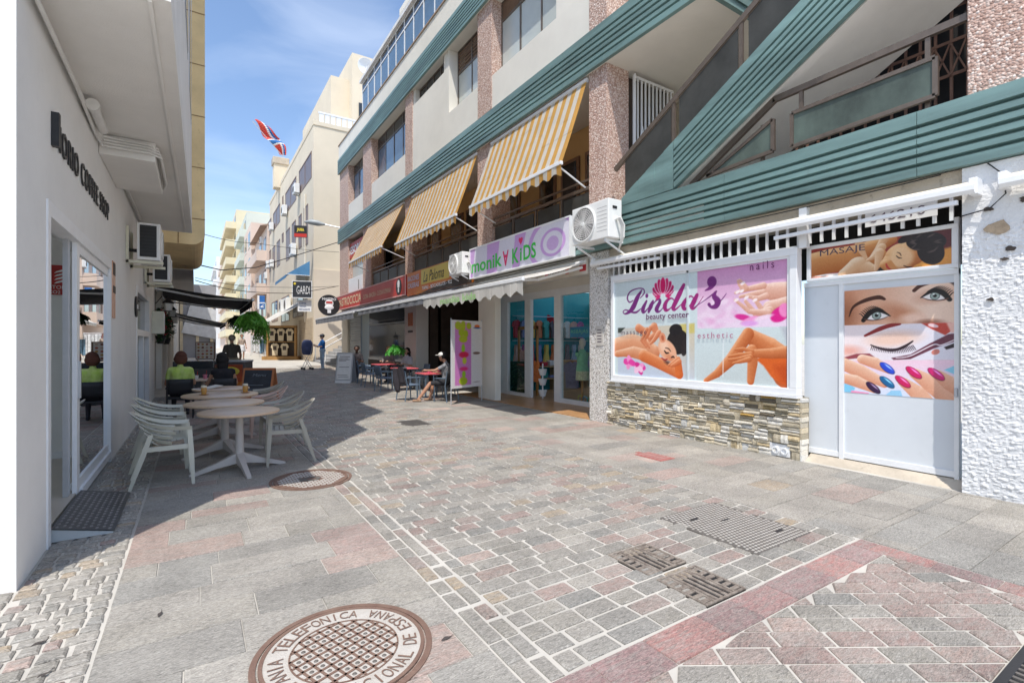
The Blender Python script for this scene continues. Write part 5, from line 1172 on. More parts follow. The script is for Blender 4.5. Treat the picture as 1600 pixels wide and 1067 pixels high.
for z in (.06, .38, .66): mb = MB(); mb.lathe([(.08, z), (.13, z + .18), (.12, z + .18), (.07, z + .02)], n=14, caps=False); part(t, 'bucket', mb, ALU, True)
t = thing('child_mannequin', 'child mannequin torso in green dress on orange pole behind the right pane', 'mannequin', (8.55, YX(910, 8.55), .02))
mb = MB(); mb.lathe([(.16, .0), (.16, .03), (.03, .04), (.025, .6)], n=16); part(t, 'stand', mb, OAK, True)
mb = MB(); mb.lathe([(.05, 1.42), (.10, 1.36), (.15, 1.25), (.14, 1.05), (.17, .85)], n=20); mb.box(-.2, .2, -.05, .05, 1.24, 1.34); part(t, 'dress', mb, pm('mint_cloth', (.22, .55, .32), .9, 14, .15, 60, .3), True)
mb = MB(); mb.lathe([(.165, .86), (.18, .62), (.14, .6)], n=20); part(t, 'skirt', mb, pm('floral_cloth', (.60, .60, .38), .9, 30, .4, 60, .2), True)
mb = MB(); mb.lathe([(.04, 1.4), (.045, 1.48), (.08, 1.52), (.09, 1.62), (.05, 1.70), (.001, 1.71)], n=16); part(t, 'head', mb, pm('mannequin_cream', (.66, .60, .50), .5), True)
t = thing('sale_sign', 'blue hanging sale sign inside the right pane', 'sign', SPX(905, 520, 8.5))
mb = MB(); mb.box(-.01, .01, -.42, .36, -.12, .16); part(t, 'board', mb, pm('sale_blue', (.02, .28, .5), .4)); mb = MB(); text(mb, 'REBAJAS', orient('R', (-.012, .32, -.04)), .68, .13, .003); part(t, 'lettering', mb, pm('sale_green', (.2, .7, .4), .4))
t = thing('floor_decoration', 'small coloured wire decoration on the floor behind the right pane', 'decoration', (8.45, YX(908, 8.45), .03))
for k, c in enumerate(((.1, .6, .35), (.1, .4, .6), (.6, .6, .1))):
    mb = MB(); mb.tube([(.05 * k, -.35 + .25 * k + .09 * cos(a), .10 + .09 * sin(a)) for a in [q * .6 for q in range(11)]], .015, 6); part(t, 'loop', mb, pm('wire_%d' % k, c, .4), True)
# its sign
X6 = 6.68; sy0, sy1 = YX(890, X6), YX(735, X6); sz0, sz1 = 3.47, 4.27
t = thing('shop_sign', "white box sign of the children's shop with green and pink lettering on lilac", 'sign', (X6, (sy0 + sy1) / 2, sz0))
mb = MB(); mb.bbox(X6 + .004, R - .08, sy0 - .03, sy1 + .03, sz0 - .03, sz1 + .03, .008); part(t, 'box', mb, ALU, w=True)
mb = MB()
for a, b_, c, d in ((sy0 - .032, sy1 + .032, sz0 - .032, sz0), (sy0 - .032, sy1 + .032, sz1, sz1 + .032), (sy0 - .032, sy0, sz0, sz1), (sy1, sy1 + .032, sz0, sz1)): mb.box(X6 - .02, X6 + .01, a, b_, c, d)
part(t, 'rim', mb, ALU, w=True)
A0 = (X6, sy1, sz0)
def zE(x, y): y_, z_ = PX(730 + x / 5.926, 300 + y / 5.926, X6); return sy1 - y_, z_ - sz0
ar = Art(sy1 - sy0, sz1 - sz0, .012, (216, 214, 230)); LI = (198, 158, 216)
ar.poly([zE(20, 500), zE(75, 490), zE(50, 800), zE(10, 800)], LI); ar.poly([zE(185, 470), zE(300, 440), zE(270, 760), zE(180, 770)], LI); ar.poly([zE(445, 390), zE(545, 370), zE(480, 700), zE(415, 715)], LI)
c = zE(790, 465); ar.ell(c, .95, .62, LI); ar.ell(c, .80, .50, (220, 218, 232)); ar.poly([zE(560, 330), zE(640, 300), zE(660, 640), zE(560, 680)], LI, .02, .0001); ar.ell(c, .46, .31, LI); ar.ell(c, .36, .25, (226, 222, 236)); ar.ell((c[0], c[1] - .02), .22, .16, (204, 172, 220))
print_part(t, 'printed_face', ar, orient('R', A0))
GRN = pm('sign_green', (.03, .52, .06), .35, 3, .05, 60, 0); PNK = pm('sign_pink', (.70, .02, .14), .35, 3, .05, 60, 0)
def stext(t, s, p_ll, p_lr, hpx, mat, pf, bold=.02, flip=False, x=X6, name='lettering', o0=None):
    a, c = pf(*p_ll), pf(*p_lr); h = pf(p_ll[0], p_ll[1] - hpx)[1] - a[1]; base_ = min(a[1], c[1]) if o0 is None else o0; mb = MB()
    f0 = orient('R', (x, A0[1] - a[0], A0[2] + a[1])); fn = (lambda p, q, d=0: f0(p, h - q, d)) if flip else f0
    text(mb, s, fn, c[0] - a[0], h, .006, bold=bold); part(t, name, mb, mat, w=True)
stext(t, 'monik', (42, 755), (322, 745), 118, GRN, zE); stext(t, 'A', (330, 690), (385, 680), 138, PNK, zE, flip=True); stext(t, 'K', (418, 668), (478, 660), 140, GRN, zE); stext(t, 'i', (490, 640), (506, 640), 118, GRN, zE); stext(t, 'DS', (522, 635), (638, 615), 140, GRN, zE)
mb = MB(); hc = zE(497, 450); hp = [(.085 * (16 * sin(a) ** 3) / 16, .10 * (13 * cos(a) - 5 * cos(2 * a) - 2 * cos(3 * a) - cos(4 * a)) / 16) for a in [k * 2 * pi / 28 for k in range(28)]]
mb.prism([(sy1 - (hc[0] + a), sz0 + hc[1] + b_) for a, b_ in hp], X6 - .008, X6 - .001, 'x'); part(t, 'heart', mb, PNK, w=True)
t = thing('brand_banner', 'narrow banner with brand lettering above the shop window next to the awning', 'banner', (R + .0, 9, 3.2))
mb = MB(); mb.box(R - .005, R + .03, YX(921, R) + .05, YX(823, R), 3.05, 3.36); part(t, 'panel', mb, pm('banner_beige', (.62, .57, .50), .7, 3, .1, 60, .1), w=True)
for k, (a, b_, c_) in enumerate(((852, 857, (.55, .05, .05)), (884, 889, (.6, .1, .04)), (906, 916, (.45, .03, .04)))): mb = MB(); mb.box(R - .012, R - .0055, YX(b_, R), YX(a, R), 3.12, 3.28); part(t, 'colour_tab', mb, pm('tab_%d' % k, c_, .5), w=True)
mb = MB(); text(mb, 'Desigual', orient('R', (R - .006, YX(857, R), 3.12)), YX(857, R) - YX(884, R), .17, .004, bold=.03); part(t, 'lettering', mb, pm('banner_dark', (.08, .06, .06), .5), w=True)

# ------------------------------------------------------------------ awnings
def awning(name, label, y0, y1, xw, zw, xf, zf, mats, val, group=None, pitch=.16, side=1, bar=ALU, scal=.35, arm=True):
    """sloping cloth from the wall line (xw,zw) to the front bar (xf,zf); mats alternate across its width"""
    t = thing(name, label, 'awning', (xw, (y0 + y1) / 2, zf), 0, group); n = max(int(abs(y1 - y0) / pitch), 2); mb = MB(); mv = MB()
    for i in range(n):
        a = y0 + (y1 - y0) * i / n; c = y0 + (y1 - y0) * (i + 1) / n; mb.mi = mv.mi = i % len(mats)
        K = 5
        for k in range(K):
            s0, s1 = k / K, (k + 1) / K; f = lambda s: (xw + (xf - xw) * s, zw + (zf - zw) * s - .10 * sin(pi * s) * (0.45 if abs(zf - zw) > 1 else .5))
            (xa, za), (xb, zb) = f(s0), f(s1); mb.add([(xa, a, za), (xa, c, za), (xb, c, zb), (xb, a, zb)], [(0, 1, 2, 3)])
        for k in range(3):
            u0, u1 = a + (c - a) * k / 3, a + (c - a) * (k + 1) / 3; sc = lambda y: val * (1 - scal * .5 + scal * .5 * cos(2 * pi * (y - y0) / .42)); q = lambda y: side * .012 * sin(9 * y)
            mv.add([(xf - .02, u0, zf - .03), (xf - .02, u1, zf - .03), (xf - .015 + q(u1), u1, zf - .03 - sc(u1)), (xf - .015 + q(u0), u0, zf - .03 - sc(u0))], [(0, 1, 2, 3)])
    o = part(t, 'canopy', mb, mats, w=True); m = o.modifiers.new('thick', 'SOLIDIFY'); m.thickness = .004
    if val: o = part(t, 'valance', mv, mats, w=True); m = o.modifiers.new('thick', 'SOLIDIFY'); m.thickness = .004
    mb = MB(); mb.bbox(xf - .035, xf + .03, y0 - .01, y1 + .01, zf - .04, zf + .035, .008); part(t, 'front_bar', mb, bar, w=True)
    mb = MB(); mb.tube([(xw, y0, zw), (xw, y1, zw)], .05, 10); part(t, 'roll', mb, bar, True, w=True)
    if arm:
        for y in (y0 + .12, y1 - .12):
            mb = MB(); e = y + (.5 if y < (y0 + y1) / 2 else -.5)
            if abs(zf - zw) > 1: mb.tube([(xw + .05, y, zf - .35), (xf, y, zf - .03)], .018, 8)
            else: mb.bar((xw, y, zw - .1), ((xw + xf) / 2, e, (zw + zf) / 2 - .13), .045, .055); mb.bar(((xw + xf) / 2, e, (zw + zf) / 2 - .13), (xf, y, zf - .02), .04, .05)
            part(t, 'arm', mb, bar, True, w=True)
    return t
def canvas(name, col, trans=.5, **k):
    """cloth that lets some light through"""
    m = pm(name, col, .85, 2.5, .08, 140, .15, **k); b_ = m.node_tree.nodes['Principled BSDF']; t = m.node_tree
    tl = t.nodes.new('ShaderNodeBsdfTranslucent'); mi = t.nodes.new('ShaderNodeMixShader'); mi.inputs[0].default_value = trans
    src = b_.inputs['Base Color'].links[0].from_socket; t.links.new(src, tl.inputs[0]); o = t.nodes['Material Output']
    t.links.new(b_.outputs[0], mi.inputs[1]); t.links.new(tl.outputs[0], mi.inputs[2]); t.links.new(mi.outputs[0], o.inputs[0]); return m
YS, WS = canvas('yellow_stripe_canvas', (.76, .47, .13)), canvas('white_stripe_canvas', (.78, .75, .69))
awning('striped_awning', 'yellow and white striped awning nearest the outside stair, above the lilac sign', cA[1] + .05, cB[0] - .02, R - .0, 7.10, 6.22, 5.24, [YS, WS], .24, 'striped awnings', .15)
awning('striped_awning', 'middle yellow and white striped awning on the first floor', cB[1] + .0, cC[0] - .05, R - .0, 7.10, 6.22, 5.24, [YS, WS], .24, 'striped awnings', .15)
awning('striped_awning', 'farthest yellow and white striped awning, over the red restaurant sign', cC[1] + .1, cD[0] + .4, R - .0, 7.10, 6.0, 5.3, [YS, WS], .24, 'striped awnings', .15)
WC = canvas('white_canvas', (.72, .70, .66), .3); GC = canvas('grey_canvas', (.24, .25, .28), .15); NAVY = canvas('navy_canvas', (.014, .015, .026), .04)
aw = awning('shop_awning', "white scalloped awning of the children's shop", 7.85, 12.75, R, 3.3, 5.3, 2.84, [WC], .30, None, .3)
for s_, yy, ww in (('monika', 11.6, 1.1), ('kids', 10.35, .65)): mb = MB(); text(mb, s_, orient('R', (5.276, yy, 2.58)), ww, .17, .006, bold=.02); part(aw, 'lettering', mb, pm('faded_green', (.40, .66, .28), .8), w=True)
awning('terrace_awning', 'long grey awning over the terrace nearest the white scalloped awning', 13.4, 20.4, R, 3.36, 5.6, 2.92, [GC], .16, 'grey restaurant awnings', .5, scal=0)
awning('terrace_awning', 'far grey awning over the restaurant corner by the steps', 20.6, 28.2, R, 3.36, 5.5, 2.88, [GC], .24, 'grey restaurant awnings', .5, scal=0)
awning('cafe_awning', 'large navy awning over the cafe tables on the left', 17.6, 23, LX - .05, 3.3, 1.55, 2.98, [NAVY], .2, 'navy cafe awnings', .5, side=-1, scal=0)
awning('cafe_awning', 'lower navy awning farther along the left side', 24.3, 30, LX - .05, 2.95, 1.1, 2.45, [NAVY], .1, 'navy cafe awnings', .5, side=-1, scal=0)

# ------------------------------------------------------------------ signs on the right building
def board(name, label, x, px0, px1, z0, z1, mat, depth=.08):
    y1, y0 = YX(px0, x), YX(px1, x); t = thing(name, label, 'sign', (x, (y0 + y1) / 2, z0)); mb = MB(); mb.bbox(x, x + depth, y0, y1, z0, z1, .006); part(t, 'panel', mb, mat, w=True); return t, y0, y1
SRED = pm('board_red', (.52, .035, .025), .4, 1.2, .1, 60, .02); CRM = pm('board_cream', (.78, .66, .42), .5, 3, .05, 60, 0)
t, y0, y1 = board('restaurant_sign', 'long red restaurant sign board with cream lettering and round cook badge', 6.72, 523, 634, 3.42, 4.2, SRED)
mb = MB(); text(mb, 'MASTROCICCIA', orient('R', (6.72, y1 - .75, 3.60)), 4.6, .42, .006, bold=.01); part(t, 'lettering', mb, CRM, w=True); mb = MB(); text(mb, 'CUCINA - BRACERIA - CUCINA ROMANA', orient('R', (6.72, y1 - 5.7, 3.68)), 3.9, .2, .005); part(t, 'lettering', mb, CRM, w=True)
mb = MB()
for a, b_, c, d in ((y0, y1, 3.42, 3.46), (y0, y1, 4.16, 4.2), (y0, y0 + .05, 3.46, 4.16)): mb.box(6.705, 6.72, a, b_, c, d)
part(t, 'border', mb, pm('board_pink', (.75, .45, .42), .5), w=True)
for yy, r in ((y0 + .75, .32), (y1 - .35, .24)):
    mb = MB(); mb.lathe([(r, 0), (r, -.012), (.0001, -.013)], (6.72, yy, 3.81), 28, 'x', False); f = part(t, 'badge', mb, BLACK, w=True)
    mb = MB(); mb.box(6.696, 6.704, yy - r * .3, yy + r * .3, 3.81 - r * .1, 3.81 + r * .25); mb.lathe([(r * .42, -.018), (.0001, -.02)], (6.72, yy, 3.81 + r * .4), 14, 'x', False); mb.box(6.696, 6.704, yy - r * .15, yy + r * .15, 3.81 - r * .7, 3.81 - r * .15); part(f, 'cook_mark', mb, ALU, w=True)
t, y0, y1 = board('bar_sign', 'orange and yellow tapas bar sign between the red board and the small air conditioner', 6.72, 636, 737, 3.36, 4.2, pm('board_orange', (.62, .10, .015), .4, .5, .3, 60, .02, col2=(.70, .28, .02)))
mb = MB(); mb.prism([(y0, 3.35), (y1 - 1.2, 3.35), (y0 + 1.0, 3.62), (y0, 3.75)], 6.708, 6.719, 'x'); part(t, 'dark_wedge', mb, DBROWN, w=True)
ybg = MB(); ybg.box(6.712, 6.7195, y0 + 1.5, y1 - 1.4, 3.66, 4.17); part(t, 'yellow_field', ybg, pm('board_yellow', (.72, .50, .05), .4, .8, .3, 60, 0, col2=(.6, .55, .18)), w=True)
mb = MB(); text(mb, 'La Paloma', orient('R', (6.711, y1 - 1.6, 3.72)), 1.7, .36, .004, shear=.35); part(t, 'script_lettering', mb, BLACK, w=True)
mb = MB(); LIL = pm('board_lilac', (.62, .52, .62), .5)
for s_, yy, zz, ww in (('RACIONES', y1 - .12, 3.88, 1.1), ('CASERAS', y1 - .12, 3.62, 1.1), ('COCINA', y0 + 1.45, 3.93, 1.05), ('TIPICA', y0 + 1.45, 3.68, 1.1)): mb = MB(); text(mb, s_, orient('R', (6.707, yy, zz)), ww, .19, .004, bold=.03); part(t, 'lettering', mb, LIL, w=True)
mb = MB(); text(mb, 'TAPAS - BOCADILLOS - 922', orient('R', (6.705, y1 - 1.5, 3.46)), 2.4, .12, .004, bold=.02); part(t, 'small_lettering', mb, ALU, w=True)
t, y0, y1 = board('office_sign', 'red office sign with white lettering behind the farthest striped awning', R + .1, 541, 568, 6.1, 6.9, SRED)
mb = MB(); text(mb, 'ASESORIA', orient('R', (R + .1, y1 - .1, 6.3)), y1 - y0 - .2, .42, .006, bold=.03); part(t, 'lettering', mb, ALU, w=True)
t, y0, y1 = board('blank_board', 'plain white board on the first floor above the red restaurant sign', R + .02, 539, 566, 4.22, 5.0, ALU)
mb = MB(); mb.box(R + .0, R + .019, y0 + .6, y0 + .62, 4.3, 4.8); part(t, 'crack', mb, DBROWN, w=True)
t = thing('round_sign', 'round black hanging sign with white cook face at the restaurant corner', 'sign', PD(514, 477, 26.5))
mb = MB(); mb.lathe([(.55, -.05), (.57, 0), (.55, .05)], (0, 0, 0), 36, 'y'); part(t, 'disc', mb, BLACK, True)
mb = MB(); mb.ball((0, -.06, -.12), .24, 14, 8, (1, .1, .55)); mb.lathe([(.22, -.06), (.0001, -.065)], (0, 0, .1), 16, 'y', False); mb.box(-.09, .09, -.068, -.055, -.42, -.2); part(t, 'cook_mark', mb, ALU, True)
mb = MB(); mb.box(-.16, .16, -.072, -.06, .1, .2); part(t, 'red_band', mb, SRED)
mb = MB(); text(mb, 'MASTRO', orient('S', (-.36, -.052, .26)), .72, .14, .004, bold=.02); part(t, 'lettering', mb, ALU)
mb = MB(); mb.tube([(.5, 0, .3), (1.3, 0, .3)], .02, 6); part(t, 'bracket', mb, BLACK)
# air conditioners on the right building
def right_ac(label, loc, w, h, d):
    """loc: lower near corner of the front; the fan looks across the street (-x)"""
    t = thing('air_conditioner', label, 'air conditioner', loc, 0, 'air conditioners over the right hand shops')
    mb = MB(); mb.bbox(0, d, 0, w, 0, h, .015); part(t, 'casing', mb, AC_W)
    cy, cz, r = w * .66, h * .5, min(w * .33, h * .44)
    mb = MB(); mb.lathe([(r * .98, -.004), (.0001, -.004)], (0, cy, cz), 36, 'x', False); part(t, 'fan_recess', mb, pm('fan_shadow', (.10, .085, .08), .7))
    for k in range(5): a = k * 2 * pi / 5; mb = MB(); mb.grid(lambda u, v: (-.008 - .006 * v, cy + r * .9 * u * cos(a + v * .75), cz + r * .9 * u * sin(a + v * .75)), 5, 3); part(t, 'fan_blade', mb, pm('fan_grey', (.36, .33, .32), .5))
    mb = MB()
    for q in range(1, 9): rr = r * q / 8; mb.tube([(-.022, cy + rr * cos(a), cz + rr * sin(a)) for a in [k * 2 * pi / 28 for k in range(29)]], .004, 4, False)
    for q in range(28): a = q * 2 * pi / 28; mb.tube([(-.024, cy + r * .14 * cos(a), cz + r * .14 * sin(a)), (-.022, cy + r * cos(a + .35), cz + r * sin(a + .35))], .003, 4, False)
    part(t, 'fan_grille', mb, AC_W)
    mb = MB(); mb.lathe([(r * 1.06, .0), (r * 1.06, -.03), (r * .98, -.03), (r * .97, .0)], (0, cy, cz), 36, 'x', False); part(t, 'fan_ring', mb, AC_W, True)
    mb = MB(); mb.lathe([(r * .14, -.02), (r * .12, -.03), (.0001, -.03)], (0, cy, cz), 14, 'x', False); part(t, 'hub', mb, AC_W, True)
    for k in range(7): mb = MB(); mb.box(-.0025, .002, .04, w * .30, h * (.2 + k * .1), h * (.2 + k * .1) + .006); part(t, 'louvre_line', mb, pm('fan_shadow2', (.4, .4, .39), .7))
    mb = MB(); mb.bbox(d * .3, d * .62, -.01, .002, h * .75, h * .82, .003); part(t, 'hand_grip', mb, BLACK)
    for y in (.12, w - .12): mb = MB(); mb.box(.02, d + .35, y - .02, y + .02, -.05, -.004); mb.bar((.05, y, -.05), (d + .3, y, -.3), .03); part(t, 'bracket', mb, ALU)
    for k in range(3): mb = MB(); o_ = .03 * k; mb.tube([(d * .5, 0, h * .55 - o_), (d * .55, -.06 - o_, h * .5), (d * .72, -.09 - o_, h * .3), (d * .75, -.07 - o_, .0), (d * .8, -.03, -.12), (d + .1, .2, -.18)], .02, 8); part(t, 'insulated_pipe', mb, CABLEW, True)
    return t
right_ac('large white air conditioner on the corner beside the lilac sign', (6.35, 6.62, 3.54), 1.03, .72, .34)
right_ac('small white air conditioner between the orange sign and the lilac sign', (6.45, YX(722, 6.45), 3.62), .85, .62, .32)
# restaurant front on the ground floor
t = thing('roller_shutter', 'grey roller shutter at the restaurant corner', 'shutter', (R + .12, YX(555, R + .1), 0))
yA_, yB_ = YX(563, R + .1), YX(545, R + .1); mb = MB(); mb.box(R + .14, R + .2, yA_, yB_, 0, 3.0); part(t, 'backing', mb, ALUG, w=True)
for k in range(24): mb = MB(); mb.prism([(R + .139, .05 + k * .12), (R + .115, .07 + k * .12), (R + .115, .14 + k * .12), (R + .139, .165 + k * .12)], yA_, yB_, 'y'); part(t, 'slat', mb, pm('shutter_grey', (.52, .54, .54), .5, 4, .06), w=True)
t = thing('restaurant_window', 'dark wide restaurant window with reflections behind the terrace', 'shop window', (R + .3, YX(600, R + .3), 0))
yA_, yB_ = YX(632, R + .3), YX(577, R + .3)
mb = MB(); mb.box(R + .3, R + .34, yA_, yB_, .9, 3.2); part(t, 'pane', mb, WIN_D, w=True); mb = MB(); mb.box(R + .26, R + .36, yA_, yB_, .82, .9); mb.box(R + .27, R + .35, yA_, yB_, 2.45, 2.5); part(t, 'frame', mb, ALUG, w=True); mb = MB(); mb.box(R + .25, R + .6, yA_, yB_, 0, .82); part(t, 'apron', mb, DBROWN, w=True)
t = thing('bar_counter', 'glass fronted bar counter lit blue inside the open bar', 'counter', (8.6, YX(695, 8.6), 0))
mb = MB(); mb.bbox(-.3, .5, -1.4, 1.2, 0, .95, .01); part(t, 'body', mb, DBROWN); mb = MB(); mb.bbox(-.25, .35, -1.35, 1.15, .95, 1.35, .01); part(t, 'display_glass', mb, WIN_D); mb = MB(); mb.box(-.3, .4, -1.4, 1.2, 1.35, 1.40); part(t, 'light_strip', mb, pm('strip_blue', (.25, .5, .6), .4))
t = thing('bottle_shelf', 'back bar shelf with bottles in the dark open bar', 'shelf', (9.85, YX(690, 9.85), 1.5))
mb = MB()
for z in (0, .45): mb.box(-.12, .12, -1.6, 1.6, z, z + .03)
part(t, 'board', mb, WOODB)
for k in range(22):
    mb = MB(); z = .03 if k % 2 else .48; y = -1.5 + k * .14; mb.lathe([(.04, z), (.04, z + .2), (.015, z + .26), (.015, z + .33)], (0, y, 0), 10); part(t, 'bottle', mb, [pm('bottle_green', (.03, .10, .04), .2), pm('bottle_amber', (.22, .10, .03), .2), pm('bottle_pale', (.5, .5, .46), .2)][k % 3], True)
for i, (px, py, c) in enumerate(((670, 512, (.60, .50, .55)), (702, 508, (.55, .30, .40)))):
    p = SPX(px, py, 9.5); t = thing('menu_poster', ('pale lilac' if i == 0 else 'narrow pink') + ' menu poster hanging in the dark open bar', 'poster', p)
    mb = MB(); mb.box(0, .015, -.28 if i == 0 else -.12, .28 if i == 0 else .12, -.35, .35); part(t, 'sheet', mb, pm('menu_%d' % i, c, .5, 6, .15, 60, 0)); mb = MB(); mb.ball((-.003, .1, .2), .07, 10, 6, (.1, 1, 1)); part(t, 'mark', mb, SRED)
# white vinyl banner with pink strip hung across the bar front
bw, bz0, bz1 = 1.22, .42, 2.2
t = thing('ice_cream_banner', 'white hanging banner with pink and lime printed strip beside the shop pier', 'banner', (6.12, 11.72, 0), .36)
ar = Art(bw, bz1 - bz0, .012, (222, 216, 214)); w_, h_ = ar.w, ar.h; q = lambda a, b_: (a * w_, (1 - b_) * h_)
ar.poly([q(.1, .03), q(.62, .03), q(.62, .96), q(.1, .96)], (206, 128, 190))
for k, (a, b_, rx, ry, c) in enumerate(((.2, .08, .09, .06, (176, 184, 30)), (.36, .08, .07, .07, (176, 184, 30)), (.54, .08, .07, .05, (176, 184, 30)), (.30, .18, .08, .06, (170, 182, 30)), (.44, .2, .07, .06, (170, 182, 30)), (.36, .28, .12, .05, (176, 184, 40)), (.36, .42, .05, .07, (150, 196, 40)), (.38, .51, .14, .045, (214, 40, 80)), (.38, .72, .12, .03, (226, 50, 120)), (.38, .80, .05, .05, (150, 196, 40)), (.36, .9, .12, .06, (170, 186, 40)), (.40, .6, .06, .05, (196, 200, 60)))): ar.ell(q(a, b_), rx * w_ * 1.1, ry * h_, c, 0, .03)
ar.ell(q(.82, .08), .09 * w_, .025 * h_, (226, 110, 40)); ar.ell(q(.82, .105), .12 * w_, .01 * h_, (40, 90, 160)); ar.ell(q(.8, .49), .12 * w_, .02 * h_, (120, 90, 80)); ar.ell(q(.8, .93), .10 * w_, .006 * h_, (150, 130, 130))
mb = MB(); mb.box(-bw / 2, bw / 2, 0, .02, bz0, bz1); part(t, 'vinyl', mb, ALU); obj('printed_face', ar.mesh('printed_face', orient('S', (-bw / 2, -.003, bz0)), PRINT), t)
mb = MB()
for x in (-bw / 2, bw / 2): mb.tube([(x, .02, 0), (x, .02, bz1 + .04)], .015, 8)
part(t, 'pole', mb, ALUG)
t = thing('wall_plate', 'small orange house number plate on the white pier of the terrace', 'plate', (R - .02, YX(641, R), 2.4))
mb = MB(); mb.box(R - .02, R - .001, YX(645, R), YX(638, R), 2.25, 2.75); part(t, 'plate', mb, pm('plate_orange', (.5, .16, .06), .5, 20, .4, 60, 0), w=True); mb = MB(); mb.box(R - .02, R - .001, YX(645, R), YX(638, R), 2.0, 2.08); part(t, 'lower_plate', mb, BLACK, w=True)
# ------------------------------------------------------------------ far buildings on the right
def facade_windows(bd, X, wins, pane, frame, depth=.12):
    for (x0, x1, yt, yb) in wins:
        yn, z1 = PX(x1, yt, X); _, z0 = PX(x1, yb, X); yf = YX(x0, X)
        f = part(bd, 'window', MB().box(X - .02, X + .06, yn, yf, z0 - .06, z0 - .003), frame, w=True)
        mb = MB(); mb.box(X - .012, X + .05, yn, yf, z0, z1); part(f, 'pane', mb, pane, w=True)
        mb = MB(); mb.box(X - .03, X + .03, yn - .05, yn, z0, z1); mb.box(X - .03, X + .03, yf, yf + .05, z0, z1); mb.box(X - .035, X + .03, yn - .05, yf + .05, z1, z1 + .08); ymid = (yn + yf) / 2; mb.box(X - .028, X + .03, ymid - .05, ymid + .05, z0, z1); part(f, 'frame', mb, frame, w=True)
BX = 6.2
bd = thing('cream_building', 'tall plain cream building with rows of brown windows and air conditioners beyond the steps', 'building', (BX + 4, 43, .4))
mb = MB(); mb.box(BX, BX + 12, 32.5, 54, .3, 15.2); part(bd, 'wall', mb, CREAM2, w=True)
mb = MB(); mb.box(BX - .03, BX + .3, 32.45, 54, 15.2, 15.5); mb.box(BX + .3, BX + 12, 32.45, 32.7, 15.2, 15.45); part(bd, 'parapet', mb, CREAM2, w=True)
mb = MB()
for k in range(24): mb.box(BX + .35 + k * .35, BX + .60 + k * .35, 32.5, 32.6, 15.45, 16.0)
mb.box(BX + .3, BX + 9, 32.48, 32.62, 16.0, 16.1); part(bd, 'roof_balustrade', mb, ALU, w=True)
z5 = lambda x, y: (300 + x / 3.05, 150 + y / 3.05)
W = []
for (a, c, t0, t1) in ((512, 570, 270, 385), (447, 497, 388, 490), (388, 420, 515, 595), (350, 378, 585, 650), (535, 553, 520, 700), (510, 523, 565, 715), (478, 495, 595, 705), (450, 467, 630, 770), (405, 420, 685, 800), (385, 397, 715, 815), (365, 378, 735, 830), (430, 437, 655, 690), (432, 436, 480, 520)):
    W.append((300 + a / 3.05, 300 + c / 3.05, 150 + t0 / 3.05, 150 + t1 / 3.05))
BRW = pm('brown_window', (.16, .11, .10), .35, 2, .2, 20, .02); FRB = pm('brown_frame', (.22, .15, .12), .6)
facade_windows(bd, BX, W, BRW, FRB)
facade_windows(bd, BX, [(425, 434, 470, 500), (440, 452, 462, 500), (458, 474, 448, 492)], WIN_D, FRB)
mb = MB(); mb.box(BX + 1.6, BX + 2.2, 32.47, 32.499, 9.3, 9.9); f = part(bd, 'side_window', mb, WIN_D, w=True); mb = MB(); mb.box(BX + 1.6, BX + 2.2, 32.46, 32.498, 8.2, 8.9); part(bd, 'side_window', mb, WIN_D, w=True)
mb = MB(); mb.box(BX + 1.6, BX + 2.2, 32.46, 32.498, 1.5, 5.6); part(bd, 'side_door', mb, DBROWN, w=True)
mb = MB(); mb.box(BX + .02, BX + 3, 32.44, 32.499, .3, 6.2); part(bd, 'base_coat', mb, pm('base_beige', (.66, .57, .46), .9, .5, .08, 40, .2), w=True)
for k in range(16): mb = MB(); mb.box(BX - .04, BX - .003, 32.7, 37.5, .5 + k * .17, .5 + k * .17 + .15); part(bd, 'shutter_slat', mb, pm('sand_slat', (.52, .42, .30), .7), w=True)
mb = MB(); mb.tube([(BX - .05, YX(478, BX), 3), (BX - .05, YX(478, BX), 11.5)], .05, 8); part(bd, 'drain_pipe', mb, CREAM, w=True)
def small_ac(px, py, X, s=1.0, i=0, lab=''):
    y, z = PX(px, py, X); t = thing('air_conditioner', lab, 'air conditioner', (X, y, z), 0, 'air conditioners on the cream building')
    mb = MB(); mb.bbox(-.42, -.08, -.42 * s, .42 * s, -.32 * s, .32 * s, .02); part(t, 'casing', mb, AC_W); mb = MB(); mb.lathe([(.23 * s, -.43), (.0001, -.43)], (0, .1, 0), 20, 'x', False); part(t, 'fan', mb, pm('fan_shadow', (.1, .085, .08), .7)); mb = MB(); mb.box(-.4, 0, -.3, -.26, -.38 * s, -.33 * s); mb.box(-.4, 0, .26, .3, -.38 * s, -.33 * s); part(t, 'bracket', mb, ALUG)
for i, (x, y, s, lab) in enumerate(((514, 448, 1, 'air conditioner on the cream building below its topmost wide window'), (455, 548, 1.1, 'air conditioner on the cream building under the second top window'), (391, 625, 1, 'air conditioner on the cream building under the third top window'), (497, 735, 1.25, 'air conditioner on the cream building just above the blue awning'),
        (344, 690, 1, 'air conditioner at the far upper end of the cream building'), (392, 800, 1, 'air conditioner low on the cream building, nearer of two side by side'), (375, 805, 1, 'air conditioner low on the cream building, farther of two side by side'), (366, 858, 1, 'lowest air conditioner at the far end of the cream building'))):
    small_ac(300 + x / 3.05, 150 + y / 3.05, BX, s, i, lab)
for i, (px, py, lab) in enumerate(((446, 478, 'air conditioner under the blue awning, farther one'), (454, 476, 'air conditioner under the blue awning, nearer one'))): small_ac(px, py, BX, 1.5, i, lab)
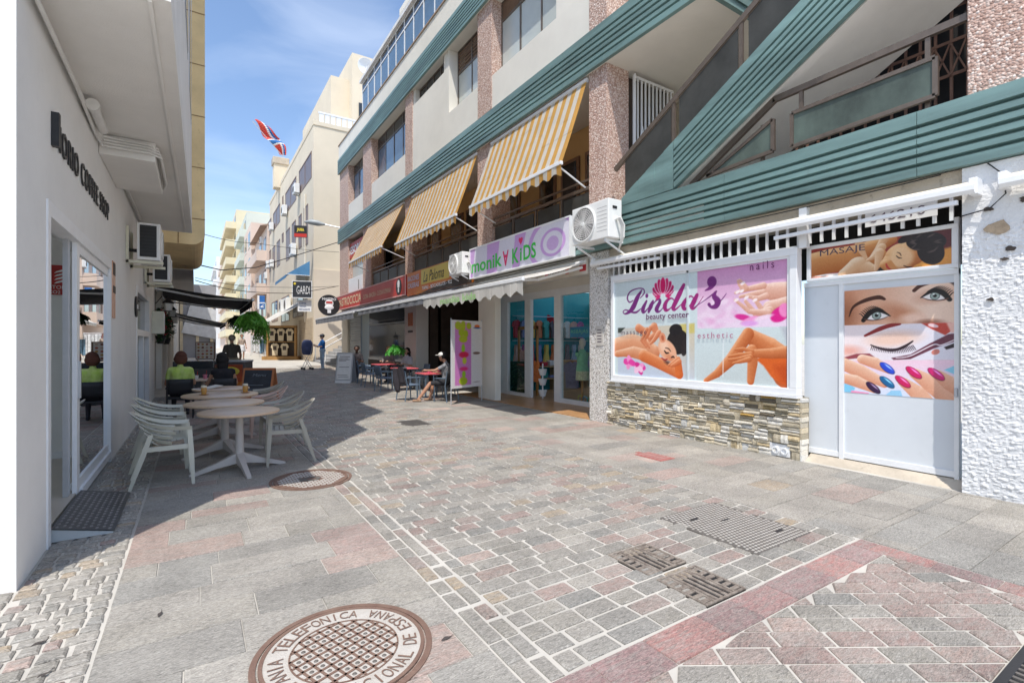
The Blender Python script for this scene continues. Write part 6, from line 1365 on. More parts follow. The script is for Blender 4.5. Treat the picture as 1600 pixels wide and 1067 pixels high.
# blue awning on it
t = thing('blue_awning', 'blue sloping shop awning on the cream building', 'awning', (BX, 38, 6))
ya, yb_ = YX(484, BX), YX(430, BX - 1.4); BLU = canvas('blue_canvas', (.10, .28, .52), .15)
za = PX(484, 408, BX)[1]; zf = za - .95
mb = MB(); mb.add([(BX, ya, za), (BX, yb_, za), (BX - 1.4, yb_, zf), (BX - 1.4, ya, zf)], [(0, 1, 2, 3)]); mb.add([(BX, ya - .002, za), (BX - 1.4, ya - .002, zf), (BX, ya - .002, zf)], [(0, 1, 2)]); mb.add([(BX - 1.4, ya, zf), (BX - 1.4, yb_, zf), (BX - 1.4, yb_, zf - .2), (BX - 1.4, ya, zf - .2)], [(0, 1, 2, 3)])
o = part(t, 'canopy', mb, BLU, w=True); o.modifiers.new('thick', 'SOLIDIFY').thickness = .01
mb = MB(); mb.tube([(BX, ya, zf), (BX - 1.4, ya, zf)], .02, 6); part(t, 'frame', mb, ALU, w=True)
# steps up beside the restaurant
st = MB()
t = thing('stone_steps', 'grey stone steps climbing right between the restaurant and the cream building', 'steps', (6.4, 30.5, .39))
for k in range(14):
    mb = MB(); mb.bbox(6.15 + k * .3, 6.15 + (k + 1) * .3 + .02, YEND + .15, 32.4, .38, .38 + (k + 1) * .175, .008); part(t, 'step', mb, pm('step_stone', (.36, .36, .36), .85, 2, .15, 40, .4), w=True)
mb = MB()
for y in (YEND + .35, 31.9): mb.tube([(6.2, y, 1.35), (9.6, y, 3.3)], .03, 8); mb.tube([(6.2, y, .4), (6.2, y, 1.35)], .025, 8); mb.tube([(8.0, y, 1.3), (8.0, y, 2.4)], .025, 8)
part(t, 'handrail', mb, ALU, True, w=True)
# tower block behind
t = thing('cream_tower', 'cream stepped tower block rising behind the long building', 'building', (14, 42, 0))
xa, _ = PY(517, 120, 40); xb, _ = PY(545, 120, 40)
mb = MB(); mb.box(xa, xa + 14, 40, 52, 0, 22.5); mb.box(xb, xb + 10, 39, 50, 0, 24.2); part(t, 'wall', mb, CREAM2, w=True)
mb = MB(); mb.box(xb + .5, xb + 2.4, 38.9, 38.99, 18.2, 20.4); part(t, 'window', mb, WIN_D, w=True); mb = MB(); mb.box(xb + .2, xb + 3, 38.0, 38.98, 17.7, 17.95); part(t, 'balcony', mb, WOODB, w=True)
# further street buildings
def far_building(name, label, X, y0, y1, z, mat, floors, nwin, balc, roof=None):
    t = thing(name, label, 'building', (X + 5, (y0 + y1) / 2, .4)); mb = MB(); mb.box(X, X + 14, y0, y1, .3, z); part(t, 'wall', mb, mat, w=True)
    fh = z / floors
    for f in range(1, floors):
        for k in range(nwin):
            yy = y0 + (y1 - y0) * (k + .5) / nwin; w_ = (y1 - y0) / nwin * .5; zz = f * fh + .6
            mb = MB(); mb.box(X - .03, X + .02, yy - w_ / 2, yy + w_ / 2, zz, zz + fh * .55); g = part(t, 'window', mb, WIN_D, w=True); mb = MB(); mb.box(X - .06, X + .02, yy - w_ / 2, yy + w_ / 2, zz - .12, zz - .003); part(g, 'sill', mb, OFFWH, w=True)
        if balc:
            mb = MB(); mb.box(X - balc, X, y0 + .5, y1 - .5, f * fh - .1, f * fh + .1); mb.box(X - balc, X - balc + .1, y0 + .5, y1 - .5, f * fh + .1, f * fh + .95); mb.box(X - balc + .1, X, y0 + .5, y0 + .6, f * fh + .1, f * fh + .95); part(t, 'balcony', mb, mat, w=True)
    if roof: mb = MB(); mb.prism([(X - .6, z), (X + 5, z + 2.0), (X + 14, z)], y0, y1, 'y'); part(t, 'roof', mb, roof, w=True)
    return t
PINKB = pm('pink_plaster', (.68, .55, .46), .9, .3, .08, 40, .2); MINT = pm('mint_plaster', (.58, .62, .55), .9, .3, .08, 40, .2); YELB = pm('yellow_plaster', (.68, .60, .42), .9, .3, .08, 40, .2); WHB = pm('white_far_plaster', (.72, .74, .76), .9, .3, .05, 40, .1)
far_building('pink_building', 'pinkish building with tiled eaves next to the cream one', 6.0, 54.2, 66, 13.2, PINKB, 4, 3, .9, pm('roof_tile', (.34, .24, .18), .9, 3, .2, 10, .6))
far_building('pink_building', 'second pink plastered house farther along with small windows', 5.6, 66.2, 76, 16, PINKB, 5, 2, 0)
far_building('green_building', 'pale green building with covered roof terrace down the street', 5.9, 76.2, 88, 19.5, MINT, 6, 2, .8)
far_building('yellow_building', 'tall yellow apartment building with stepped balconies far down the street', 5.4, 88.2, 112, 22.5, YELB, 8, 4, 1.4)
far_building('grey_building', 'beige block beyond the yellow apartments', 5.0, 112.2, 135, 20, PINKB, 7, 3, .5)
far_building('white_building', 'slim white apartment building at the end of the street view', 4.2, 135.5, 160, 22, WHB, 7, 4, .6)
t = thing('end_building', 'row of low pale houses closing the far end of the street', 'building', (-6, 172, .4))
for k in range(7): mb = MB(); mb.box(-34 + k * 7, -34 + (k + 1) * 7, 170 + (k % 3), 184, 0, 7 + (k * 37 % 5)); g = part(t, 'house', mb, [WHB, PINKB, MINT, YELB][k % 4], w=True); mb = MB(); mb.box(-32 + k * 7, -30 + k * 7, 169.95, 169.99, 3, 5); part(g, 'window', mb, WIN_D, w=True)
# roof things on the cream building
t = thing('chimney_stack', 'grey chimney stack with cap on the roof beneath the flag', 'chimney', PD(438, 285, 43))
mb = MB(); mb.box(-.55, .55, -.5, .5, -.6, 1.4); part(t, 'stack', mb, CREAM2); mb = MB(); mb.bbox(-.65, .65, -.6, .6, 1.4, 2.0, .05); part(t, 'cap', mb, CONC)
t = thing('flag', 'red flag with blue and white cross band flying from the cream building roof', 'flag', PD(447, 262, 43))
mb = MB(); mb.tube([(0, 0, -.3), (-.25, 0, .9), (-2.6, 0, 3.4)], .03, 6); part(t, 'pole', mb, ALUG)
FR, FB, FW = pm('flag_red', (.62, .07, .05), .8, 2, .1, 60, 0), pm('flag_blue', (.03, .16, .45), .8, 2, .1, 60, 0), pm('flag_white', (.75, .75, .78), .8, 2, .1, 60, 0)
mb = MB(); NN = 24; 
for i in range(NN):
    for j in range(6):
        u0, u1, v0, v1 = i / NN, (i + 1) / NN, j / 6, (j + 1) / 6
        def fp(u, v): s = -.5 - 2.0 * u; return (s + 1.0 * v * (1.1 - 1.2 * abs(u - .5)) + .1 * sin(u * 9), .2 * sin(u * 11 + v * 3), 1.0 + 2.4 * u + .55 * v * (1.1 - abs(u - .5)) - .25 * v * v + .12 * sin(u * 8))
        mb.mi = (0, 0, 0, 2, 1, 0)[j]
        if 7 <= i <= 9: mb.mi = 1
        if i in (6, 10): mb.mi = 2
        mb.add([fp(u0, v0), fp(u1, v0), fp(u1, v1), fp(u0, v1)], [(0, 1, 2, 3)])
o = part(t, 'cloth', mb, [FR, FB, FW], True); o.modifiers.new('thick', 'SOLIDIFY').thickness = .004
t = thing('satellite_dish', 'white satellite dish on the roof edge of the long building', 'satellite dish', PD(571, 116, 27))
mb = MB(); mb.lathe([(.02, .0), (.25, -.05), (.45, -.16), (.46, -.15), (.25, -.03), (.02, .02)], (0, 0, .35), 28, 'y', False); part(t, 'dish', mb, ALU, True); mb = MB(); mb.tube([(0, 0, -.3), (0, .02, .35)], .03, 8); mb.tube([(0, 0, .1), (0, -.5, .3)], .012, 6); part(t, 'mount', mb, ALUG)
# signs over the street
def hanging(name, label, px0, px1, py0, py1, D, mat, d=.1):
    a = PD(px0, py1, D); c = PD(px1, py0, D); t = thing(name, label, 'sign', ((a.x + c.x) / 2, (a.y + c.y) / 2, a.z), -YAW * .6); w_ = (c - a).length; w_ = sqrt((c.x - a.x) ** 2 + (c.y - a.y) ** 2); h_ = c.z - a.z
    mb = MB(); mb.bbox(-w_ / 2, w_ / 2, -d / 2, d / 2, 0, h_, .01); part(t, 'panel', mb, mat); return t, w_, h_
t, w_, h_ = hanging('hanging_sign', 'dark square hanging sign with pale border and white lettering over the far awning', 457.5, 487, 439, 466, 28.5, pm('sign_charcoal', (.035, .04, .05), .4))
mb = MB()
for a, b_, c, d in ((-w_ / 2, w_ / 2, 0, .04), (-w_ / 2, w_ / 2, h_ - .04, h_), (-w_ / 2, -w_ / 2 + .04, .04, h_ - .04), (w_ / 2 - .04, w_ / 2, .04, h_ - .04)): mb.box(a, b_, -.062, -.051, c, d)
part(t, 'border', mb, ALU); mb = MB(); text(mb, 'GARDI', orient('S', (-w_ * .27, -.051, h_ * .24)), w_ * .66, h_ * .46, .006); part(t, 'lettering', mb, ALU); mb = MB(); mb.ball((-w_ * .36, -.055, h_ * .82), .07, 10, 6, (1, .2, 1)); part(t, 'yellow_dot', mb, pm('dot_yellow', (.7, .55, .05), .5))
t, w_, h_ = hanging('hanging_sign', 'white notice sign under the dark square hanging sign', 466, 486, 469, 487, 28.7, ALU, .06)
for k, s in enumerate(('RESTAURANTE', 'TERRAZA', 'COPAS')): mb = MB(); text(mb, s, orient('S', (-w_ * .38, -.032, h_ * (.12 + .27 * k))), w_ * (.76 if k == 0 else .5), h_ * .15, .004, bold=.02); part(t, 'lettering', mb, pm('notice_blue', (.05, .10, .25), .5))
t, w_, h_ = hanging('hanging_sign', 'black and red hanging sign with yellow lettering high on the cream building', 461, 479, 353, 371, 30, BLACK, .2)
mb = MB(); mb.box(-w_ / 2, w_ / 2, -.112, -.101, 0, h_ * .3); part(t, 'red_band', mb, SRED); mb = MB(); text(mb, 'JAMA', orient('S', (-w_ * .3, -.102, h_ * .42)), w_ * .6, h_ * .36, .006, bold=.04); part(t, 'lettering', mb, MATS['dot_yellow'])
t, w_, h_ = hanging('hanging_sign', 'blue and white upright hanging sign beyond the green fern', 406, 413.5, 462, 483, 48, pm('sign_blue', (.03, .14, .42), .4), .1)
mb = MB(); mb.box(-w_ / 2 - .18, -w_ / 2 - .01, -.06, .05, 0, h_); mb.box(-w_ / 2, w_ / 2, -.062, -.051, h_ * .42, h_ * .5); mb.box(-w_ * .3, w_ * .3, -.062, -.051, h_ * .12, h_ * .2); mb.bar((-w_ * .3, -.056, h_ * .16), (w_ * .3, -.056, h_ * .32), .01, .06); part(t, 'marking', mb, ALU)
t = thing('street_lamp', 'flat grey street lamp head on long bracket from the building corner', 'street lamp', PD(530, 355, 28.5))
hd = PD(476, 347, 28.2) - PD(530, 355, 28.5); m2 = PD(508, 351, 28.4) - PD(530, 355, 28.5)
mb = MB(); mb.tube([(0.2, 0, -.05), tuple(m2)], .035, 8); part(t, 'arm', mb, ALUG, True)
mb = MB(); mb.tube([tuple(m2), tuple(m2 + (hd - m2) * .35 + Vector((0, 0, .02))), tuple(m2 + (hd - m2) * .7 + Vector((0, 0, .04))), tuple(hd)], [.05, .16, .15, .05], 10); part(t, 'lamp_head', mb, pm('lamp_grey', (.30, .33, .34), .5), True)
# cables across the street
def cable(label, pts, r=.012, sag=.2):
    P = []
    for i in range(len(pts) - 1):
        for k in range(8): s = k / 8; p = pts[i].lerp(pts[i + 1], s); p.z -= sag * 4 * s * (1 - s) * (pts[i + 1] - pts[i]).length / 10; P.append(p)
    P.append(pts[-1]); mb = MB(); mb.tube([p - pts[0] for p in P], r, 5); return solo('overhead_cable', mb, CABLE, label, 'cable', pts[0], True, 'cables over the street')
cable('thick cable sagging across the street below the lamp', [PD(302, 412, 17), PD(345, 422, 20), PD(400, 418, 23), PD(460, 400, 26), PD(530, 378, 28.3)], .022, 0)
cable('thin cable crossing below the black and red sign', [PD(318, 366, 15), PD(400, 380, 22), PD(530, 394, 28)], .010, .1)
cable('thin cable crossing at the height of the dark square sign', [PD(305, 434, 17), PD(400, 448, 23), PD(530, 447, 28)], .010, .1)
cable('pair of cables running low over the navy awning', [PD(305, 438, 17), PD(380, 455, 22), PD(460, 458, 26), PD(528, 447, 28)], .016, .1)
for i in range(2):
    pass
cable('black cable clipped along the concrete strip over the beauty shop', [Vector((R - .02, 6.6, 3.44)), Vector((R - .02, 4.4, 3.42)), Vector((R - .03, 2.0, 3.44))], .008, .05)
P = [Vector((R - .03, 1.62, 3.45)), Vector((R - .06, 1.5, 3.3)), Vector((R - .06, 1.48, 3.1)), Vector((R - .05, 1.6, 2.98)), Vector((R - .03, 1.83, 2.95))]
mb = MB(); mb.tube([p - P[0] for p in P], .007, 6); solo('loose_cable', mb, CABLE, 'black cable looping down beside the awning bracket at right', 'cable', P[0], True)
cable('thin cables draped under the lilac sign', [Vector((R - .12, 13, 3.38)), Vector((R - .12, 10, 3.36)), Vector((R - .1, 7.7, 3.4))], .010, .1)

# ------------------------------------------------------------------ cafe furniture
CHW = pm('white_chair_plastic', (.54, .525, .44), .45, 3, .05, 80, .05); CHT = pm('taupe_chair_plastic', (.36, .335, .28), .45, 3, .06, 80, .05)
TOP = pm('pale_wood_top', (.56, .40, .27), .35, 2.5, .12, 30, .05, streak=(1, 8, 1)); TLEG = pm('table_leg_white', (.48, .44, .41), .45, 3, .05, 60, .05)
def arm_chair(mat, label, loc, rz, group='slatted cafe chairs'):
    """moulded armchair: splayed tapered legs, slatted seat, slatted shell wrapping from arm to arm"""
    t = thing('cafe_chair', label, 'chair', loc, rz, group)
    for s in (-1, 1):
        for (a, b_, c) in (((.27, s * .275, 0), (.235, s * .265, .635), .034), ((-.31, s * .25, 0), (-.12, s * .275, .60), .034)):
            mb = MB(); a, b_ = Vector(a), Vector(b_); P = []
            for (q, k) in ((a, .6), (a.lerp(b_, .55), 1.05), (b_, .9)):
                for (i, j) in ((-1, -1), (1, -1), (1, 1), (-1, 1)): P.append(q + Vector((i * .025 * k, j * .017 * k, 0)))
            mb.add(P, [(3, 2, 1, 0)] + [(r * 4 + i, r * 4 + (i + 1) % 4, r * 4 + 4 + (i + 1) % 4, r * 4 + 4 + i) for r in (0, 1) for i in range(4)] + [(8, 9, 10, 11)]); part(t, 'leg', mb, mat)
    def path(k, n=28):
        """shell slat number k from the top"""
        o_ = []; lim = 1.0 if k == 0 else .93 - .05 * k
        for i in range(n + 1):
            u = (-1 + 2 * i / n) * lim; th = u * pi / 2; ca_ = max(cos(th), 0) ** .75
            sh = 1 - .055 * k; x = .25 - (.55 - .045 * k) * ca_; y = .285 * (abs(sin(th)) ** .8) * (1 if th > 0 else -1) * sh
            z = .645 + .17 * cos(th) ** 2 - k * (.045 + .035 * ca_); o_.append((x, y, z))
        return o_
    for k in range(5):
        pp = path(k); P = []; F = []; h = .0165 if k else .021
        for i, (x, y, z) in enumerate(pp):
            n_ = Vector((x - .1, y, 0)); n_ = n_.normalized() if n_.length else Vector((1, 0, 0)); e = n_ * .009; tl = n_ * .012
            P += [(x - e.x - tl.x, y - e.y - tl.y, z - h), (x + e.x - tl.x, y + e.y - tl.y, z - h), (x + e.x + tl.x, y + e.y + tl.y, z + h), (x - e.x + tl.x, y - e.y + tl.y, z + h)]
        m = len(pp)
        for i in range(m - 1):
            for j in range(4): F.append((i * 4 + j, i * 4 + (j + 1) % 4, i * 4 + 4 + (j + 1) % 4, i * 4 + 4 + j))
        F += [(3, 2, 1, 0), tuple((m - 1) * 4 + j for j in range(4))]
        mb = MB(); mb.add(P, F); part(t, 'shell_slat', mb, mat, True)
    for k in range(7):
        x0 = -.19 + k * .064; mb = MB(); mb.grid(lambda u, v: (x0 + .048 * v, -.245 + .49 * u, .45 - .022 * sin(pi * u) - (.02 if k == 0 else 0)), 6, 1); mb.grid(lambda u, v: (x0 + .048 * v, .245 - .49 * u, .43 - .022 * sin(pi * u) - (.02 if k == 0 else 0)), 6, 1); part(t, 'seat_slat', mb, mat)
    mb = MB()
    for s in (-1, 1): mb.bar((-.2, s * .25, .435), (.25, s * .262, .44), .03, .05)
    mb.bar((.255, -.26, .435), (.255, .26, .435), .025, .06); mb.bar((-.19, -.23, .43), (-.19, .23, .43), .025, .05); part(t, 'seat_frame', mb, mat); return t
w0 = arm_chair(CHW, 'pale slatted armchair nearest the camera, left of the cafe tables', (-.30, 6.92, 0), .05)
dup(w0, (-.36, 7.78, 0), .0, 'second pale slatted armchair along the white wall'); dup(w0, (-.42, 8.75, 0), -.05, 'third pale slatted armchair along the white wall, in shade')
c0 = arm_chair(CHT, 'taupe slatted armchair nearest the camera, right of the cafe tables', (1.08, 7.28, 0), pi - .1)
dup(c0, (1.14, 8.4, 0), pi + .05, 'second taupe slatted armchair on the right of the tables')
c2 = arm_chair(pm('peach_chair_plastic', (.56, .40, .34), .45, 3, .05, 60, .05), 'peach coloured slatted armchair third on the right of the tables', (1.08, 9.6, 0), pi - .05)
dup(c0, (1.2, 10.9, 0), pi - .1, 'far taupe slatted armchair beside the chalkboard')
def cafe_table(label, loc, d, rz):
    t = thing('cafe_table', label, 'table', loc, rz, 'round cafe tables'); r = d / 2
    mb = MB(); mb.lathe([(r - .03, .715), (r - .004, .722), (r, .735), (r - .004, .748), (r - .015, .752), (.0001, .753)], n=48); part(t, 'top', mb, TOP, True)
    mb = MB(); mb.lathe([(.055, .13), (.05, .3), (.043, .68), (.12, .715)], n=16); part(t, 'column', mb, TLEG, True)
    for k in range(4):
        a = k * pi / 2; u = Vector((cos(a), sin(a), 0)); s = Vector((-sin(a), cos(a), 0)); P = []
        for (q, w_, z0, z1) in ((.03, .045, .10, .23), (.25, .03, .065, .13), (.50, .026, .0, .045), (.54, .022, .0, .03)):
            for (i, z) in ((-1, z0), (1, z0), (1, z1), (-1, z1)): P.append(u * q + s * i * w_ + Vector((0, 0, z)))
        mb = MB(); mb.add(P, [(3, 2, 1, 0)] + [(r_ * 4 + i, r_ * 4 + (i + 1) % 4, r_ * 4 + 4 + (i + 1) % 4, r_ * 4 + 4 + i) for r_ in range(3) for i in range(4)] + [(12, 13, 14, 15)]); part(t, 'foot', mb, TLEG)
    return t
cafe_table('round pale wood table nearest the camera', (.47, 7.08, 0), .92, .12); cafe_table('round pale wood table second from the camera', (.36, 8.2, 0), 1.02, .3); cafe_table('round pale wood table with two amber glasses', (.36, 9.55, 0), 1.12, .1); cafe_table('round pale wood table fourth from the camera', (.42, 10.85, 0), .95, .2)
for i, (x, y) in enumerate(((.12, 9.5), (.72, 9.55))):
    t = thing('amber_glass', ('left' if i == 0 else 'right') + ' amber glass jar on saucer on the third cafe table', 'glass', (x, y, .753), 0, 'amber glasses')
    mb = MB(); mb.lathe([(.03, 0), (.06, .005), (.075, .014), (.07, .016), (.03, .008)], n=20); part(t, 'saucer', mb, pm('saucer_wood', (.45, .22, .07), .4), True)
    mb = MB(); mb.lathe([(.035, .012), (.04, .05), (.036, .055), (.042, .06), (.042, .10), (.037, .105), (.04, .12)], n=20); part(t, 'jar', mb, pm('amber_glass', (.50, .26, .06), .1, 3, .2, 20, 0, spec=.8), True); mb = MB(); mb.lathe([(.041, .12), (.041, .15), (.03, .155)], n=20); part(t, 'lid', mb, pm('lid_cream', (.66, .60, .46), .5), True)
t = thing('menu_card', 'folded white menu card lying on the fourth cafe table', 'menu card', (.2, 10.8, .755), .4); mb = MB(); mb.add([(-.22, -.15, 0), (.0, -.15, .012), (.0, .15, .012), (-.22, .15, 0), (.2, -.15, .05), (.2, .15, .05)], [(0, 1, 2, 3), (1, 4, 5, 2)]); o = part(t, 'sheet', mb, pm('menu_paper', (.7, .68, .62), .6)); o.modifiers.new('thick', 'SOLIDIFY').thickness = .004
mb = MB(); [mb.box(-.19, -.05, -.1 + k * .05, -.088 + k * .05, .0075, .012) for k in range(5)]; part(t, 'print', mb, INK2, kind='stuff')
cu = thing('seat_cushion', 'patterned scarf lying on the nearest pale armchair', 'scarf', (-.27, 6.92, .437), .05)
mb = MB(); mb.grid(lambda u, v: (-.14 + .3 * u, -.2 + .3 * v, .012 + .008 * sin(7 * u) * cos(6 * v)), 8, 8); o = part(cu, 'cloth', mb, pm('scarf_cloth', (.10, .10, .12), .9, 22, .5, 60, .1, col2=(.55, .40, .24))); o.modifiers.new('thick', 'SOLIDIFY').thickness = .01
def plain_chair(label, loc, rz, mat, seat, group, name='terrace_chair'):
    t = thing(name, label, 'chair', loc, rz, group)
    for s in (-1, 1):
        mb = MB(); mb.tube([(.22, s * .24, 0), (.2, s * .24, .64)], .016, 8); part(t, 'leg', mb, mat, True); mb = MB(); mb.tube([(-.26, s * .23, 0), (-.19, s * .23, .44), (-.26, s * .22, .84)], .016, 8); part(t, 'leg', mb, mat, True); mb = MB(); mb.tube([(.22, s * .24, .64), (-.21, s * .24, .65)], .02, 8); part(t, 'arm', mb, mat, True)
    mb = MB(); mb.bbox(-.2, .23, -.22, .22, .42, .455, .012); part(t, 'seat', mb, seat)
    mb = MB(); mb.grid(lambda u, v: (-.2 - .07 * v - .03 * sin(pi * u), -.22 + .44 * u, .52 + .32 * v), 8, 3); o = part(t, 'backrest', mb, seat, True); o.modifiers.new('thick', 'SOLIDIFY').thickness = .015; return t
BLM, BLS = pm('blue_grey_metal', (.14, .19, .25), .4, 4, .1, 60, .05, metal=.3), pm('blue_grey_weave', (.13, .18, .25), .6, 30, .2, 60, .2); BKS = pm('black_weave', (.015, .015, .018), .6, 30, .2, 60, .2)
p0 = plain_chair('blue grey terrace chair with a jacket over its back', (5.02, 13.15, 0), .2, BLM, BLS, 'blue terrace chairs')
for (x, y, r, lab) in ((5.15, 15.6, .1, 'blue grey terrace chair second from the jacket chair, street side'), (5.15, 17.2, .0, 'blue grey terrace chair third along the street side'), (5.3, 18.4, -.3, 'blue grey terrace chair next to the menu board'), (6.4, 15.7, pi, 'blue grey terrace chair on the window side of the middle table'), (6.45, 17.9, pi, 'blue grey terrace chair on the window side of the far table'), (6.3, 13.6, pi + .2, 'blue grey terrace chair near the white pier')): dup(p0, (x, y, gz(y)), r, lab)
t = thing('jacket', 'dark jacket hung over the nearest terrace chair', 'jacket', (4.78, 13.1, .3), .2)
mb = MB(); mb.grid(lambda u, v: (-.10 * sin(pi * v) + (.12 * (v > .5)) + .02 * sin(11 * u), -.25 + .5 * u + .02 * sin(9 * v), .1 + .52 * sin(pi * min(max(v, .02), .98)) + .03 * sin(6 * u) - .18 * (u > .7) * (v < .4)), 12, 14); o = part(t, 'cloth', mb, pm('jacket_dark', (.05, .045, .055), .9, 5, .3, 40, .3), True); o.modifiers.new('thick', 'SOLIDIFY').thickness = .02
PKT = pm('pink_table_top', (.62, .11, .13), .4, 3, .08, 60, 0)
def terrace_table(label, loc):
    t = thing('terrace_table', label, 'table', loc, 0, 'pink terrace tables'); mb = MB(); mb.bbox(-.36, .36, -.36, .36, .71, .745, .01); part(t, 'top', mb, PKT)
    for a in (-.3, .3):
        for c in (-.3, .3): mb = MB(); mb.box(a - .02, a + .02, c - .02, c + .02, 0, .71); part(t, 'leg', mb, BLM)
    return t
for (x, y, lab) in ((5.72, 13.2, 'pink topped terrace table nearest the banner'), (5.8, 15.6, 'pink topped terrace table in the middle of the terrace'), (5.8, 17.7, 'pink topped terrace table farthest along, near the menu board')): terrace_table(lab, (x, y, gz(y)))
for i, (x, y) in enumerate(((5.6, 13.1), (5.75, 13.35), (5.9, 13.1))):
    t = thing('pink_cup', ['first', 'second', 'third'][i] + ' small pink cup on the near terrace table, counted from the street', 'cup', (x, y, .745), 0, 'pink cups'); mb = MB(); mb.lathe([(.03, 0), (.045, .08), (.04, .08), (.025, .01)], n=14); part(t, 'bowl', mb, pm('cup_pink', (.65, .12, .25), .4), True); mb = MB(); mb.tube([(.04, 0, .02), (.07, 0, .04), (.045, 0, .07)], .007, 5); part(t, 'handle', mb, MATS['cup_pink'])
# menu board on the pavement
def a_board(label, loc, rz, w_, h_, face, frame, lines):
    t = thing('menu_board', label, 'menu board', loc, rz)
    for s in (-1, 1):
        mb = MB(); mb.add([(-w_ / 2, s * .28, 0), (w_ / 2, s * .28, 0), (w_ / 2, s * .03, h_), (-w_ / 2, s * .03, h_)], [(0, 1, 2, 3)]); o = part(t, 'panel', mb, frame); m_ = o.modifiers.new('thick', 'SOLIDIFY'); m_.thickness = .03; m_.offset = 0
    mb = MB(); k = lambda z: -.28 + .25 * z / h_ - .022; mb.add([(-w_ / 2 + .05, k(.14), .14), (w_ / 2 - .05, k(.14), .14), (w_ / 2 - .05, k(h_ - .05), h_ - .05), (-w_ / 2 + .05, k(h_ - .05), h_ - .05)], [(0, 1, 2, 3)]); o = part(t, 'sheet', mb, face)
    for (a, b_, z, hh) in lines: mb = MB(); mb.box(a * w_, b_ * w_, k(z * h_) - .006, k(z * h_) - .003, z * h_, z * h_ + hh); part(t, 'print_line', mb, INK2 if face is not MATS.get('chalk_black') else pm('chalk_grey', (.22, .25, .28), .9))
    return t
LN = [(-.3, .3, .86, .02), (-.35, .2, .80, .012), (-.35, .3, .76, .012), (-.35, .1, .72, .012), (-.3, .3, .52, .015), (-.35, .25, .26, .012), (-.3, .3, .2, .012)]
t = a_board('white folding menu board on the pavement by the restaurant terrace', (4.75, 18.9, gz(18.9)), -.62, .62, 1.12, pm('menu_white', (.70, .70, .68), .5, 8, .06, 60, 0), ALUG, LN)
mb = MB(); mb.ball((0, -.17, .44), .13, 14, 8, (1, .08, .32)); part(t, 'dish_picture', mb, pm('dish_brown', (.4, .18, .08), .6, 20, .4, 60, 0), True); mb = MB(); mb.box(-.28, .28, -.31, -.2, -.0, .08); part(t, 'foot', mb, ALU)
CHK = pm('chalk_black', (.035, .04, .05), .7, 5, .3, 60, .05)
t = a_board('chalkboard with orange wooden frame standing beyond the cafe tables', (1.5, 15.2, gz(15.2)), -.5, .82, .88, CHK, pm('orange_frame', (.50, .18, .07), .6), [(-.3, .1, .34, .02), (-.35, .0, .3, .012), (-.3, .2, .48, .012)])
mb = MB(); text(mb, 'Menu', orient('S', (-.12, -.165, .66)), .36, .08, .004, shear=.3); part(t, 'chalk_lettering', mb, pm('chalk_grey', (.22, .25, .28), .9))
# ------------------------------------------------------------------ people
SKIN = pm('skin_light', (.52, .30, .21), .55, 8, .06, 60, .05); SKIN2 = pm('skin_tan', (.42, .215, .135), .55, 8, .06, 60, .05)
def capsule(mb, a, b_, r0, r1, n=10):
    a, b_ = Vector(a), Vector(b_); d = b_ - a; L_ = d.length
    if L_ < 1e-5: mb.ball(a, r0, n, 8); return
    d /= L_; up = Vector((0, 0, 1)) if abs(d.z) < .9 else Vector((1, 0, 0)); u = d.cross(up).normalized(); v = u.cross(d); P = []; F = []; prof = []
    for k in range(5): t = -pi / 2 + pi / 2 * k / 4; prof.append((r0 * cos(t), r0 * sin(t)))
    for k in range(5): t = pi / 2 * k / 4; prof.append((r1 * cos(t), L_ + r1 * sin(t)))
    for (r, h) in prof:
        for j in range(n): t = 2 * pi * j / n; P.append(a + d * h + (u * cos(t) + v * sin(t)) * max(r, 1e-4))
    for i in range(len(prof) - 1):
        for j in range(n): F.append((i * n + j, i * n + (j + 1) % n, (i + 1) * n + (j + 1) % n, (i + 1) * n + j))
    F += [tuple(range(n))[::-1], tuple((len(prof) - 1) * n + j for j in range(n))]; mb.add(P, F)
